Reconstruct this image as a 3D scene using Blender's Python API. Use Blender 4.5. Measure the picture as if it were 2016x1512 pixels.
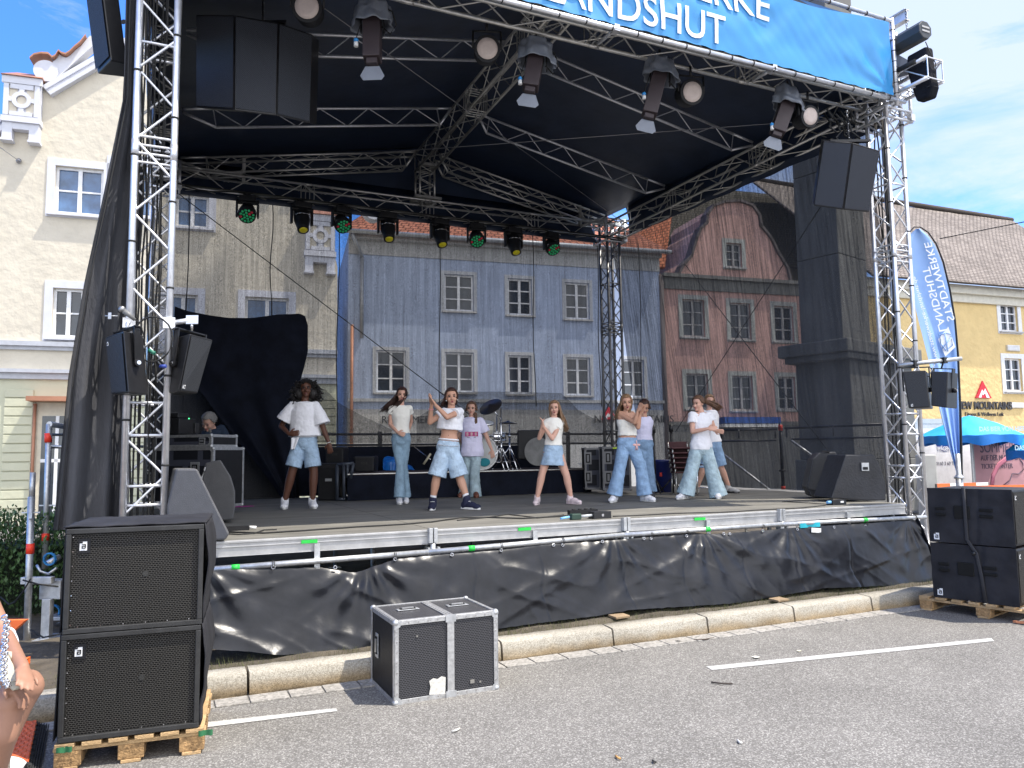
import bpy, bmesh, math, random
from mathutils import Vector as V, Matrix, noise as mnoise
random.seed(7)
PI=math.pi; R=math.radians
for o in list(bpy.data.objects): bpy.data.objects.remove(o)
S=bpy.context.scene; COL=S.collection
# ---------------------------------------------------------------- camera
FPX,PIT,ROL,YAW=1500.8,.093,.0138,.4251
DZ=1.0
CAM=V((-.1512,-6.5312,DZ+.6435))
_c,_s=math.cos(YAW),math.sin(YAW)
right=V((_c,-_s,0)); fh=V((_s,_c,0)); up=V((0,0,1))
fwd=fh*math.cos(PIT)+up*math.sin(PIT); upc=up*math.cos(PIT)-fh*math.sin(PIT)
ax=right*math.cos(ROL)-upc*math.sin(ROL); ay=right*math.sin(ROL)+upc*math.cos(ROL)
cd=bpy.data.cameras.new('camera'); cam=bpy.data.objects.new('camera',cd); COL.objects.link(cam)
cam.matrix_world=Matrix(((ax.x,ay.x,-fwd.x,CAM.x),(ax.y,ay.y,-fwd.y,CAM.y),(ax.z,ay.z,-fwd.z,CAM.z),(0,0,0,1)))
cd.sensor_width=36; cd.lens=36*FPX/2016; cd.clip_end=3000; cd.clip_start=.05
S.camera=cam
def ray(x,y):
    return ax*((x-1008)/FPX)-ay*((y-756)/FPX)+fwd
def W(x,y,F):            # point seen at photo pixel x,y at horizontal forward distance F
    r=ray(x,y); return CAM+r*(F/r.dot(fh))
def gz(x,y,z=0.): r=ray(x,y); return CAM+r*((z-CAM.z)/r.z)
def gv(x,y,v): r=ray(x,y); return CAM+r*((v-CAM.y)/r.y)
def gu(x,y,u): r=ray(x,y); return CAM+r*((u-CAM.x)/r.x)
def fdist(p): return (V(p)-CAM).dot(fh)
# ---------------------------------------------------------------- world, sun, exposure
sd=V((.226,-.137,.543)).normalized()          # towards the sun
el=math.asin(sd.z); az=math.atan2(sd.x,sd.y)
w=bpy.data.worlds.new('World'); S.world=w; w.use_nodes=True
nt=w.node_tree; N=nt.nodes; L=nt.links; N.clear()
wo=N.new('ShaderNodeOutputWorld'); bg=N.new('ShaderNodeBackground'); sky=N.new('ShaderNodeTexSky')
sky.sky_type='NISHITA'; sky.sun_disc=False; sky.sun_elevation=el; sky.sun_rotation=az; sky.altitude=400; sky.air_density=1.0; sky.dust_density=.6; sky.ozone_density=2.5
bg.inputs[1].default_value=.15
tc=N.new('ShaderNodeTexCoord'); mp=N.new('ShaderNodeMapping'); mp.inputs['Scale'].default_value=(1.2,1.2,3.4); mp.inputs['Rotation'].default_value=(.3,.25,.9)
n1=N.new('ShaderNodeTexNoise'); n1.inputs['Scale'].default_value=2.3; n1.inputs['Detail'].default_value=9; n1.inputs['Roughness'].default_value=.62; n1.inputs['Distortion'].default_value=.5
cr=N.new('ShaderNodeValToRGB'); cr.color_ramp.elements[0].position=.43; cr.color_ramp.elements[1].position=.64
# more cloud towards the right of the view
dt=N.new('ShaderNodeVectorMath'); dt.operation='DOT_PRODUCT'; dt.inputs[1].default_value=tuple((right*.9+fh*.2).normalized())
ma=N.new('ShaderNodeMath'); ma.operation='MULTIPLY_ADD'; ma.inputs[1].default_value=.3; ma.inputs[2].default_value=-.12
ad=N.new('ShaderNodeMath'); ad.operation='ADD'
mx=N.new('ShaderNodeMix'); mx.data_type='RGBA'; 
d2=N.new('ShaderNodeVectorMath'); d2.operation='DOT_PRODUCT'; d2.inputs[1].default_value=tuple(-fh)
m2=N.new('ShaderNodeMath'); m2.operation='MULTIPLY_ADD'; m2.use_clamp=True; m2.inputs[1].default_value=1.3; m2.inputs[2].default_value=.1      # brighter, denser cloud added out of view behind the camera as fill light
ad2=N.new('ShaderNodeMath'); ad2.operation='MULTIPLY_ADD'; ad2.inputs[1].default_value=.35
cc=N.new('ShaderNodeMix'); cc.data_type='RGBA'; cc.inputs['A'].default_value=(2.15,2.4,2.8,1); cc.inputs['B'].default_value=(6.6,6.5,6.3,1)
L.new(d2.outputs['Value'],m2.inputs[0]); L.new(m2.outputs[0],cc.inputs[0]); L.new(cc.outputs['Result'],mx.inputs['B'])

L.new(tc.outputs['Generated'],mp.inputs[0]); L.new(mp.outputs[0],n1.inputs[0]); L.new(tc.outputs['Generated'],dt.inputs[0]); L.new(tc.outputs['Generated'],d2.inputs[0])
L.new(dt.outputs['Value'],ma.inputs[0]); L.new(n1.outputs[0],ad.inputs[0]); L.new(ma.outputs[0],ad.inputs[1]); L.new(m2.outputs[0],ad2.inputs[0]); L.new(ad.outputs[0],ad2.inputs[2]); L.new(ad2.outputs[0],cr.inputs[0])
sc=N.new('ShaderNodeMath'); sc.operation='MULTIPLY'; sc.inputs[1].default_value=.85; L.new(cr.outputs[0],sc.inputs[0])
hs=N.new('ShaderNodeMix'); hs.data_type='RGBA'; hs.blend_type='MULTIPLY'; hs.inputs[0].default_value=1; hs.inputs['B'].default_value=(.31,.57,.98,1)
L.new(sky.outputs[0],hs.inputs['A'])
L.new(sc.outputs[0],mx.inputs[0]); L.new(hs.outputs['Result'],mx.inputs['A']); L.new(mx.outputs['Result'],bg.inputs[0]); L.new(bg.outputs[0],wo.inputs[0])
sl=bpy.data.lights.new('sun','SUN'); sl.energy=2.55; sl.angle=R(.53); sl.color=(1,.93,.82)
so=bpy.data.objects.new('sun',sl); COL.objects.link(so); so.rotation_mode='QUATERNION'; so.rotation_quaternion=sd.to_track_quat('Z','Y')
S.view_settings.view_transform='Standard'; S.view_settings.look='None'; S.view_settings.exposure=1.48; S.view_settings.gamma=1
S.render.engine='CYCLES'
S.cycles.max_bounces=7; S.cycles.diffuse_bounces=4; S.cycles.transparent_max_bounces=16; S.cycles.glossy_bounces=3
# ---------------------------------------------------------------- materials
MATS={}
def M(name,col,rough=.6,metal=0,var=.1,vs=6,bump=0,bs=60,spec=.5,stretch=(1,1,1),emit=0,det=4):
    if name in MATS: return MATS[name]
    m=bpy.data.materials.new(name); m.use_nodes=True; nt=m.node_tree; N=nt.nodes; L=nt.links
    p=N['Principled BSDF']; p.inputs['Roughness'].default_value=rough; p.inputs['Metallic'].default_value=metal
    p.inputs['Specular IOR Level'].default_value=spec
    tc=N.new('ShaderNodeTexCoord'); mp=N.new('ShaderNodeMapping'); mp.inputs['Scale'].default_value=stretch; L.new(tc.outputs['Object'],mp.inputs[0])
    n=N.new('ShaderNodeTexNoise'); n.inputs['Scale'].default_value=vs; n.inputs['Detail'].default_value=det; n.inputs['Roughness'].default_value=.6; L.new(mp.outputs[0],n.inputs[0])
    r=N.new('ShaderNodeMapRange'); r.inputs[1].default_value=.3; r.inputs[2].default_value=.7; r.inputs[3].default_value=1-var; r.inputs[4].default_value=1+var; L.new(n.outputs[0],r.inputs[0])
    x=N.new('ShaderNodeVectorMath'); x.operation='SCALE'; x.inputs[0].default_value=col[:3]; L.new(r.outputs[0],x.inputs['Scale']); L.new(x.outputs[0],p.inputs['Base Color'])
    if bump:
        b=N.new('ShaderNodeBump'); b.inputs['Strength'].default_value=bump; b.inputs['Distance'].default_value=.02
        n2=N.new('ShaderNodeTexNoise'); n2.inputs['Scale'].default_value=bs; n2.inputs['Detail'].default_value=5; L.new(mp.outputs[0],n2.inputs[0]); L.new(n2.outputs[0],b.inputs['Height']); L.new(b.outputs[0],p.inputs['Normal'])
    if emit: p.inputs['Emission Color'].default_value=(*col[:3],1); p.inputs['Emission Strength'].default_value=emit
    MATS[name]=m; return m
def cloth(name,col,dens,grain=.25,streak=.2,rough=.9,fine=170,ks=(1,1)):   # see-through woven scrim
    m=bpy.data.materials.new(name); m.use_nodes=True; nt=m.node_tree; N=nt.nodes; L=nt.links
    p=N['Principled BSDF']; p.inputs['Base Color'].default_value=(*col,1); p.inputs['Roughness'].default_value=rough; p.inputs['Specular IOR Level'].default_value=.15
    tr=N.new('ShaderNodeBsdfTransparent'); mix=N.new('ShaderNodeMixShader'); out=N['Material Output']
    tc=N.new('ShaderNodeTexCoord')
    def nz(scale,st,det=3):
        mp=N.new('ShaderNodeMapping'); mp.inputs['Scale'].default_value=st; L.new(tc.outputs['Object'],mp.inputs[0])
        if st!=(1,1,.5): mp.inputs['Scale'].default_value=(st[0]*ks[0],st[1]*ks[1],st[2])
        n=N.new('ShaderNodeTexNoise'); n.inputs['Scale'].default_value=scale; n.inputs['Detail'].default_value=det; L.new(mp.outputs[0],n.inputs[0]); return n
    a=nz(fine*.5,(1,1,.5),2); b=nz(7,(3.5,3.5,.12)); c=nz(38,(1,1,.04),2)
    def ma(src,k,base):
        x=N.new('ShaderNodeMath'); x.operation='MULTIPLY_ADD'; L.new(src,x.inputs[0]); x.inputs[1].default_value=k
        if isinstance(base,float): x.inputs[2].default_value=base
        else: L.new(base,x.inputs[2])
        return x.outputs[0]
    t=ma(a.outputs[0],grain*4,float(dens-grain*2-streak*2-streak)); t=ma(b.outputs[0],streak*3.6,t); t=ma(c.outputs[0],streak*2.4,t)
    cl=N.new('ShaderNodeClamp'); L.new(t,cl.inputs[0]); cl.inputs[1].default_value=.05
    L.new(cl.outputs[0],mix.inputs[0]); L.new(tr.outputs[0],mix.inputs[1]); L.new(p.outputs[0],mix.inputs[2]); L.new(mix.outputs[0],out.inputs[0])
    return m
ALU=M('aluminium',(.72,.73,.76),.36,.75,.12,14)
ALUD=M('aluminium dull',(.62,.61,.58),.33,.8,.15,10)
STEEL=M('galvanised steel',(.52,.53,.54),.45,.7,.2,22)
BLK=M('black plastic',(.013,.013,.015),.5,0,.2,20,.1,200,.3)
BLKM=M('black metal',(.02,.02,.022),.38,.2,.2,20)
BLKC=M('black cloth',(.014,.015,.02),.95,0,.3,3,.3,30,.2)
RUB=M('rubber',(.02,.02,.02),.8)
CHR=M('chrome',(.8,.8,.82),.15,1,.05)
WHT=M('white paint',(.8,.8,.79),.6)
# ---------------------------------------------------------------- mesh builder
def frame(d,hint=None):
    d=V(d).normalized(); h=V(hint) if hint is not None else (V((0,0,1)) if abs(d.z)<.95 else V((1,0,0)))
    x=h.cross(d); 
    if x.length<1e-6: x=V((1,0,0)).cross(d)
    x.normalize(); y=d.cross(x); return x,y,d
class B:
    def __init__(s): s.v=[]; s.f=[]; s.sm=[]
    def add(s,vs,fs,sm=False):
        k=len(s.v); s.v+=[V(a) for a in vs]; s.f+=[tuple(i+k for i in f) for f in fs]; s.sm+=[sm]*len(fs); return s
    def box(s,c,size,X=(1,0,0),Y=(0,1,0),Z=None):
        X=V(X).normalized();Y=V(Y).normalized();Z=V(Z).normalized() if Z is not None else X.cross(Y).normalized(); c=V(c); a,b,d=[q/2 for q in size]
        vs=[c+X*(a*i)+Y*(b*j)+Z*(d*k) for k in(-1,1) for j in(-1,1) for i in(-1,1)]
        return s.add(vs,[(0,2,3,1),(4,5,7,6),(0,1,5,4),(2,6,7,3),(0,4,6,2),(1,3,7,5)])
    def bx(s,a,b): a,b=V(a),V(b); return s.box((a+b)/2,[abs(q) for q in (b-a)])
    def tube(s,p0,p1,r,r1=None,n=10,cap=True):
        p0,p1=V(p0),V(p1); r1=r if r1 is None else r1
        if (p1-p0).length<1e-6: return s
        x,y,d=frame(p1-p0); vs=[]
        for p,q in((p0,r),(p1,r1)): vs+=[p+x*(q*math.cos(2*PI*i/n))+y*(q*math.sin(2*PI*i/n)) for i in range(n)]
        s.add(vs,[(i,(i+1)%n,n+(i+1)%n,n+i) for i in range(n)],True)
        if cap: k=len(s.v)-2*n; s.f+=[tuple(k+i for i in range(n))[::-1],tuple(k+n+i for i in range(n))]; s.sm+=[False]*2
        return s
    def path(s,pts,r,n=6,rr=None,flat=1.,hint=None):
        pts=[V(p) for p in pts]; k=len(s.v); m=len(pts)
        for j,p in enumerate(pts):
            d=pts[min(j+1,m-1)]-pts[max(j-1,0)]; x,y,_=frame(d,hint); q=rr[j] if rr else r
            s.v+=[p+x*(q*math.cos(2*PI*i/n))+y*(q*flat*math.sin(2*PI*i/n)) for i in range(n)]
        for j in range(m-1):
            for i in range(n): s.f.append((k+j*n+i,k+j*n+(i+1)%n,k+(j+1)*n+(i+1)%n,k+(j+1)*n+i)); s.sm.append(True)
        s.f+=[tuple(k+i for i in range(n))[::-1],tuple(k+(m-1)*n+i for i in range(n))]; s.sm+=[False]*2
        return s
    def ball(s,c,r,X=(1,0,0),Y=(0,1,0),Z=(0,0,1),n=12,m=8):
        c=V(c); r=(r,r,r) if not hasattr(r,'__len__') else r; X,Y,Z=V(X),V(Y),V(Z); k=len(s.v)
        vs=[c+Z*r[2]]
        for j in range(1,m):
            t=PI*j/m
            for i in range(n):
                a=2*PI*i/n; vs.append(c+X*(r[0]*math.sin(t)*math.cos(a))+Y*(r[1]*math.sin(t)*math.sin(a))+Z*(r[2]*math.cos(t)))
        vs.append(c-Z*r[2]); fs=[(0,1+i,1+(i+1)%n) for i in range(n)]
        for j in range(m-2):
            for i in range(n): a=1+j*n+i;b=1+j*n+(i+1)%n; fs.append((a,a+n,b+n,b))
        e=1+(m-2)*n; fs+=[(e+i,len(vs)-1,e+(i+1)%n) for i in range(n)]
        return s.add(vs,fs,True)
    def loft(s,rings,n=20,cap=True,sm=True):   # ring=(centre,X,Y,rx,ry)
        k=len(s.v)
        for c,X,Y,rx,ry in rings:
            c,X,Y=V(c),V(X),V(Y)
            s.v+=[c+X*(rx*math.cos(2*PI*i/n))+Y*(ry*math.sin(2*PI*i/n)) for i in range(n)]
        for j in range(len(rings)-1):
            for i in range(n): s.f.append((k+j*n+i,k+j*n+(i+1)%n,k+(j+1)*n+(i+1)%n,k+(j+1)*n+i)); s.sm.append(sm)
        if cap: e=k+(len(rings)-1)*n; s.f+=[tuple(k+i for i in range(n))[::-1],tuple(e+i for i in range(n))]; s.sm+=[False]*2
        return s
    def limb(s,p0,p1,r0,r1,n=12): s.tube(p0,p1,r0,r1,n); s.ball(p0,r0,n=n); s.ball(p1,r1,n=n); return s
    def prism(s,pts,d):          # planar outline pts (3D), extruded by vector d
        pts=[V(p) for p in pts]; d=V(d); n=len(pts)
        return s.add(pts+[p+d for p in pts],[tuple(range(n))[::-1],tuple(range(n,2*n))]+[(i,(i+1)%n,n+(i+1)%n,n+i) for i in range(n)])
    def sheet(s,fn,nu,nv,sm=True):
        vs=[fn(i/nu,j/nv) for j in range(nv+1) for i in range(nu+1)]
        return s.add(vs,[(j*(nu+1)+i,j*(nu+1)+i+1,(j+1)*(nu+1)+i+1,(j+1)*(nu+1)+i) for j in range(nv) for i in range(nu)],sm)
    def disc(s,c,X,Y,r,n=24,ry=None):
        c,X,Y=V(c),V(X).normalized(),V(Y).normalized(); ry=ry or r
        return s.add([c+X*(r*math.cos(2*PI*i/n))+Y*(ry*math.sin(2*PI*i/n)) for i in range(n)],[tuple(range(n))])
    def build(s,name,mat,parent=None,bev=0,th=0,sub=0,label=None):
        org=V((0,0,0)); q=parent
        while q is not None: org=org+q.location; q=q.parent
        me=bpy.data.meshes.new(name); me.from_pydata([tuple(a-org) for a in s.v],[],s.f); me.materials.append(mat)
        me.polygons.foreach_set('use_smooth',s.sm)
        me.validate()
        if th==0:
            b=bmesh.new(); b.from_mesh(me); bmesh.ops.recalc_face_normals(b,faces=b.faces); b.to_mesh(me); b.free()
        me.update()
        o=bpy.data.objects.new(name,me); COL.objects.link(o)
        if parent: o.parent=parent
        if bev:
            md=o.modifiers.new('bevel','BEVEL'); md.width=bev; md.segments=2; md.limit_method='ANGLE'; md.angle_limit=R(50)
        if th:
            md=o.modifiers.new('solid','SOLIDIFY'); md.thickness=th; md.offset=0
        if label: o['label']=label
        return o
def tag(o,label=None,cat=None,group=None,kind=None):
    if label:o['label']=label
    if cat:o['category']=cat
    if group:o['group']=group
    if kind:o['kind']=kind
    return o
def thing(name,label,cat,loc=(0,0,0),rz=0,group=None):
    o=bpy.data.objects.new(name,None); COL.objects.link(o); o.location=V(loc); o.rotation_euler=(0,0,rz); o.empty_display_size=.2
    return tag(o,label,cat,group)
def copy_tree(o,parent=None):
    c=o.copy(); COL.objects.link(c)
    if parent: c.parent=parent
    for ch in [x for x in bpy.data.objects if x.parent==o]: copy_tree(ch,c)
    return c
def dup(o,loc,label,rot=None,group=None):
    c=copy_tree(o); c.location=V(loc)
    if rot is not None: c.rotation_euler=rot
    c['label']=label
    if group: c['group']=group
    return c
def text_mesh(name,txt,mat,size,origin,X,Y,parent=None,depth=.01,align='LEFT',mirror=False,bold=0,fn=None,subd=0,sx=1.,label=None):
    cu=bpy.data.curves.new('t','FONT'); cu.body=txt; cu.size=size/.7; cu.extrude=depth/2; cu.align_x=align; cu.offset=bold; cu.resolution_u=4
    to=bpy.data.objects.new('t',cu); COL.objects.link(to); dg=bpy.context.evaluated_depsgraph_get(); me=bpy.data.meshes.new_from_object(to.evaluated_get(dg))
    bpy.data.objects.remove(to); bpy.data.curves.remove(cu)
    b=bmesh.new(); b.from_mesh(me)
    if subd: bmesh.ops.triangulate(b,faces=b.faces); bmesh.ops.subdivide_edges(b,edges=[e for e in b.edges if e.calc_length()>size*.12],cuts=subd,use_grid_fill=False); bmesh.ops.triangulate(b,faces=b.faces)
    X,Y=V(X).normalized(),V(Y).normalized(); Z=X.cross(Y).normalized()
    org=V((0,0,0)); q=parent
    while q is not None: org=org+q.location; q=q.parent
    for v_ in b.verts:
        p=V(origin)+X*(v_.co.x*sx*(-1 if mirror else 1))+Y*v_.co.y+Z*v_.co.z
        if fn: p=fn(p)
        v_.co=p-org
    bmesh.ops.recalc_face_normals(b,faces=b.faces); b.to_mesh(me); b.free(); me.materials.clear(); me.materials.append(mat); me.name=name
    o=bpy.data.objects.new(name,me); COL.objects.link(o)
    if parent: o.parent=parent
    if label:o['label']=label
    return o
def fuse(b,name,mat,parent,vox=.006,smooth=2,disp=0,dsize=.08,label=None):   # union of overlapping closed pieces -> one continuous surface
    o=b.build(name,mat,parent)
    md=o.modifiers.new('r','REMESH'); md.mode='VOXEL'; md.voxel_size=vox; md.use_smooth_shade=True
    if smooth: md=o.modifiers.new('s','SMOOTH'); md.factor=.5; md.iterations=smooth
    if disp:
        t=bpy.data.textures.get('folds%g'%dsize) or bpy.data.textures.new('folds%g'%dsize,'CLOUDS'); t.noise_scale=dsize; t.noise_depth=2
        md=o.modifiers.new('d','DISPLACE'); md.texture=t; md.strength=disp; md.mid_level=.5; md.texture_coords='GLOBAL'
    dg=bpy.context.evaluated_depsgraph_get(); me=bpy.data.meshes.new_from_object(o.evaluated_get(dg)); o.modifiers.clear(); old=o.data; o.data=me; bpy.data.meshes.remove(old)
    if label:o['label']=label
    return o
def fnoise(x,y=0,z=0): return mnoise.noise(V((x,y,z)))
# ================================================================ ground
def speckled(name,c0,c1,scale=260,big=.12,rough=.9,bump=.35,c2=0,stain=0):
    m=bpy.data.materials.new(name); m.use_nodes=True; nt=m.node_tree; N=nt.nodes; L=nt.links; p=N['Principled BSDF']; p.inputs['Roughness'].default_value=rough; p.inputs['Specular IOR Level'].default_value=.25
    tc=N.new('ShaderNodeTexCoord')
    vo=N.new('ShaderNodeTexVoronoi'); vo.inputs['Scale'].default_value=scale*.45; L.new(tc.outputs['Object'],vo.inputs[0])
    n=N.new('ShaderNodeTexNoise'); n.inputs['Scale'].default_value=scale*.5; n.inputs['Detail'].default_value=6; n.inputs['Roughness'].default_value=.8; L.new(tc.outputs['Object'],n.inputs[0])
    g=N.new('ShaderNodeTexNoise'); g.inputs['Scale'].default_value=1.1; g.inputs['Detail'].default_value=7; g.inputs['Roughness'].default_value=.65; L.new(tc.outputs['Object'],g.inputs[0])
    cr=N.new('ShaderNodeValToRGB'); e=cr.color_ramp.elements; e[0].position=.2; e[0].color=(*c0,1); e[1].position=.8; e[1].color=(*c1,1)
    if c2: k=e.new(.6); k.color=(*[c0[i]*.45+c1[i]*.55*.62 for i in range(3)],1)
    sep=N.new('ShaderNodeSeparateColor'); L.new(vo.outputs['Color'],sep.inputs[0])
    a=N.new('ShaderNodeMath'); a.operation='MULTIPLY_ADD'; a.inputs[1].default_value=.55; L.new(sep.outputs[0],a.inputs[0])
    b=N.new('ShaderNodeMath'); b.operation='MULTIPLY'; b.inputs[1].default_value=.5; L.new(n.outputs[0],b.inputs[0]); L.new(b.outputs[0],a.inputs[2]); L.new(a.outputs[0],cr.inputs[0])
    r=N.new('ShaderNodeMapRange'); r.inputs[1].default_value=.3; r.inputs[2].default_value=.7; r.inputs[3].default_value=1-big; r.inputs[4].default_value=1+big; L.new(g.outputs[0],r.inputs[0])
    x=N.new('ShaderNodeVectorMath'); x.operation='SCALE'; L.new(cr.outputs[0],x.inputs[0]); L.new(r.outputs[0],x.inputs['Scale']); L.new(x.outputs[0],p.inputs['Base Color'])
    if stain:      # rusty water stain on the lower face of the stones
        sp=N.new('ShaderNodeSeparateXYZ'); L.new(tc.outputs['Object'],sp.inputs[0]); sn=N.new('ShaderNodeTexNoise'); sn.inputs['Scale'].default_value=6; sn.inputs['Detail'].default_value=5; L.new(tc.outputs['Object'],sn.inputs[0])
        m1=N.new('ShaderNodeMath'); m1.operation='MULTIPLY_ADD'; m1.inputs[1].default_value=.10; L.new(sn.outputs[0],m1.inputs[0]); L.new(sp.outputs['Z'],m1.inputs[2])
        mr=N.new('ShaderNodeMapRange'); mr.inputs[1].default_value=.075; mr.inputs[2].default_value=.15; mr.inputs[3].default_value=.75; mr.inputs[4].default_value=0; L.new(m1.outputs[0],mr.inputs[0])
        mm=N.new('ShaderNodeMix'); mm.data_type='RGBA'; mm.blend_type='MULTIPLY'; mm.inputs['B'].default_value=(.78,.58,.33,1); L.new(mr.outputs[0],mm.inputs[0]); L.new(x.outputs[0],mm.inputs['A']); L.new(mm.outputs['Result'],p.inputs['Base Color'])
    bu=N.new('ShaderNodeBump'); bu.inputs['Strength'].default_value=bump; bu.inputs['Distance'].default_value=.006; L.new(a.outputs[0],bu.inputs['Height']); L.new(bu.outputs[0],p.inputs['Normal'])
    return m
ASPH=speckled('asphalt',(.115,.108,.10),(.35,.337,.315),290,.14,c2=1)
PAVE=speckled('gutter paving',(.2,.19,.175),(.38,.36,.33),120)
STONE=speckled('kerb granite',(.24,.22,.18),(.44,.41,.35),300,.25,.85,.5,stain=1)
b=B(); b.add([(-400,-400,0),(400,-400,0),(400,400,0),(-400,400,0)],[(0,1,2,3)]); tag(b.build('road',ASPH),kind='structure')
KV=-.77
# gutter row of small flat setts
b=B(); random.seed(3)
u=-3.
while u<12:
    l=random.uniform(.2,.3); b.box((u+l/2,KV-.1+random.uniform(-.004,.004),.004),(l-.012,.17,.012),(1,random.uniform(-.01,.01),0)); u+=l
tag(b.build('gutter',PAVE,bev=.003),kind='structure')
def kv(u): return KV-.02*math.sin((u-2)*.5)
joints=[-2.6,-1.6,-.6,.41,1.33,2.335,3.37,4.37,5.40,6.45,7.5,8.5,9.5,10.5]
names=['leftmost behind the subwoofers','partly behind the subwoofer stack','behind the left subwoofer stack','left of the flight case','behind the flight case','right beside the flight case','second stone right of the flight case','third stone right of the flight case','above the road line','fourth right of the flight case','beside the right pallet','behind the right pallet','right end']
for i in range(len(joints)-1):
    a,c=joints[i]+.009,joints[i+1]-.009; b=B(); n=10
    def fn(s,t,a=a,c=c,i=i):
        u=a+(c-a)*s; j=fnoise(u*9,t*5,i)*.008
        prof=[(0,0),(-.004,.02),(.012,.13),(.026,.149),(.18,.158),(.19,0)]
        q=t*5; k=min(int(q),4); f=q-k; v=prof[k][0]*(1-f)+prof[k+1][0]*f; z=prof[k][1]*(1-f)+prof[k+1][1]*f
        return V((u,kv(u)+v+j,z+j*.6))
    b.sheet(fn,14,10)
    for uu in(a,c):
        b.add([(uu,kv(uu)-.005,0),(uu,kv(uu)+.012,.13),(uu,kv(uu)+.026,.149),(uu,kv(uu)+.18,.156),(uu,kv(uu)+.19,0)],[(0,1,2,3,4)])
    o=b.build('kerb_stone',STONE); tag(o,'weathered granite kerb stone with rusty stain, '+names[i],'kerb stone','kerb stones along the road')
# traffic island under the stage
DIRT=M('dry soil',(.085,.07,.05),.95,0,.4,6,.8,30)
b=B(); b.sheet(lambda s,t:V((-3+14*s,KV+.17+11*t,.115+.03*fnoise(s*40,t*30)+(.02 if t>.01 else 0))),90,50); tag(b.build('island',DIRT),kind='structure')
GRASS=M('dry grass',(.1,.11,.04),.9,0,.5,4)
b=B(); random.seed(5)
for i in range(9000):
    u=random.uniform(-2,9); v=KV+.2+abs(random.gauss(0,.25)); z=.12; h=random.uniform(.02,.07); d=V((random.uniform(-1,1),random.uniform(-1,1),0))*.02; p=V((u,v,z))
    b.add([p-d*.12,p+V((-d.y,d.x,0))*.12,p+d+V((0,0,h))],[(0,1,2)])
tag(b.build('grass',GRASS),'dry short grass along the kerb','grass',kind='stuff')
# painted lines
LINE=M('road paint',(.46,.455,.44),.8,0,.22,45,.3,200)
for p in ([(1390,1312),(1402,1319),(1957,1262),(1952,1256)],[(395,1423),(396,1433),(664,1400),(662,1394)]):
    g=[gz(x,y,.004) for x,y in p]; b=B(); b.add(g,[(0,1,2,3)]); tag(b.build('road_marking',LINE),kind='structure')
# small litter on the road
LIT=M('litter paper',(.5,.5,.5),.9)
for (x,y,c,s,nm) in [(745,1230,0,0,''),(1335,1262,(.35,.5,.7),.05,'pale blue scrap of paper in the gutter'),(1488,1293,(.6,.58,.5),.05,'crumpled beige scrap on the asphalt'),(1573,1281,(.7,.65,.5),.03,'tiny yellowish scrap on the asphalt')]:
    if not nm: continue
    g=gz(x,y,.01); b=B(); b.sheet(lambda a,t:g+V((a-.5,t-.5,0))*s+V((0,0,.012*abs(fnoise(a*4,t*4,x)))),4,4); tag(b.build('scrap',M('litter %d'%x,c,.9)),nm,'litter',kind='thing')
for (x0,y0,x1,y1,c,lb) in((1400,1343,1442,1346,(.05,.04,.035),'thin dark twig below the right road line'),(1366,1260,1406,1256,(.06,.04,.03),'dark twig lying beside the gutter setts'),(1452,1457,1461,1463,(.7,.69,.66),'tiny white scrap in the middle of the asphalt'),(1212,1488,1222,1494,(.5,.28,.1),'tiny orange stick near the bottom edge'),(1285,1497,1291,1500,(.03,.03,.03),'small dark spot of litter near the bottom edge'),(890,1440,905,1434,(.6,.58,.52),'small pale scrap below the flight case')):
    b=B(); b.path([gz(x0,y0,.008),gz((x0+x1)/2,(y0+y1)/2+1,.012),gz(x1,y1,.007)],.006,5); tag(b.build('scrap' if 'scrap' in lb or 'spot' in lb else 'twig',M('litter %d'%x0,c,.9)),lb,'litter',kind='thing')
# ================================================================ stage platform
RAILM=M('anodised rail',(.42,.42,.42),.5,.4,.15,9)
DECK=M('birch deck film',(.155,.148,.13),.7,0,.3,1.6,.15,90,.5,(1,4,1))
st=thing('stage_platform','low stage platform with grey plywood deck and aluminium edge rails','stage',(0,0,0))
for i in range(4):
    for j in range(3):
        b=B(); b.bx((i*2+.004,j*2.1+.03+.004,DZ-.03),(i*2+1.996,j*2.1+2.126,DZ)); b.build('deck_panel',DECK,st,.002)
for (u0,u1,v0,v1) in((8.01,9.35,1.2,6.33),(-.75,-.01,1.0,6.33)):
    b=B(); b.bx((u0,v0,DZ-.03),(u1,v1,DZ-.002)); b.build('wing_deck',DECK,st)
for i in range(4):
    b=B(); u0,u1=i*2+.03,i*2+1.97
    b.bx((u0,-.02,DZ-.12),(u1,.028,DZ-.003)); b.bx((u0,-.028,DZ-.055),(u1,-.0205,DZ-.045)); b.bx((u0,-.035,DZ-.125),(u1,.0,DZ-.1205)); b.bx((u0,-.030,DZ-.022),(u1,-.0205,DZ-.006))
    b.build('edge_rail',RAILM,st,.002)
for v0,v1 in((0.05,6.33),):
    b=B(); b.bx((8.0,v0,DZ-.12),(8.03,v1,DZ-.004)); b.build('edge_rail',ALU,st)
for u in(2,4,6):
    b=B(); b.box((u-.022,-.045,DZ-.05),(.035,.05,.13)); b.box((u+.022,-.045,DZ-.05),(.035,.05,.13)); b.build('clamp',STEEL,st,.004)
    b=B(); b.tube((u,-.05,DZ-.12),(u,-.05,DZ-.26),.024); b.box((u-.045,-.06,DZ-.2),(.02,.05,.1)); b.box((u+.045,-.06,DZ-.2),(.02,.05,.1)); b.build('post_cup',STEEL,st)
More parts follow.
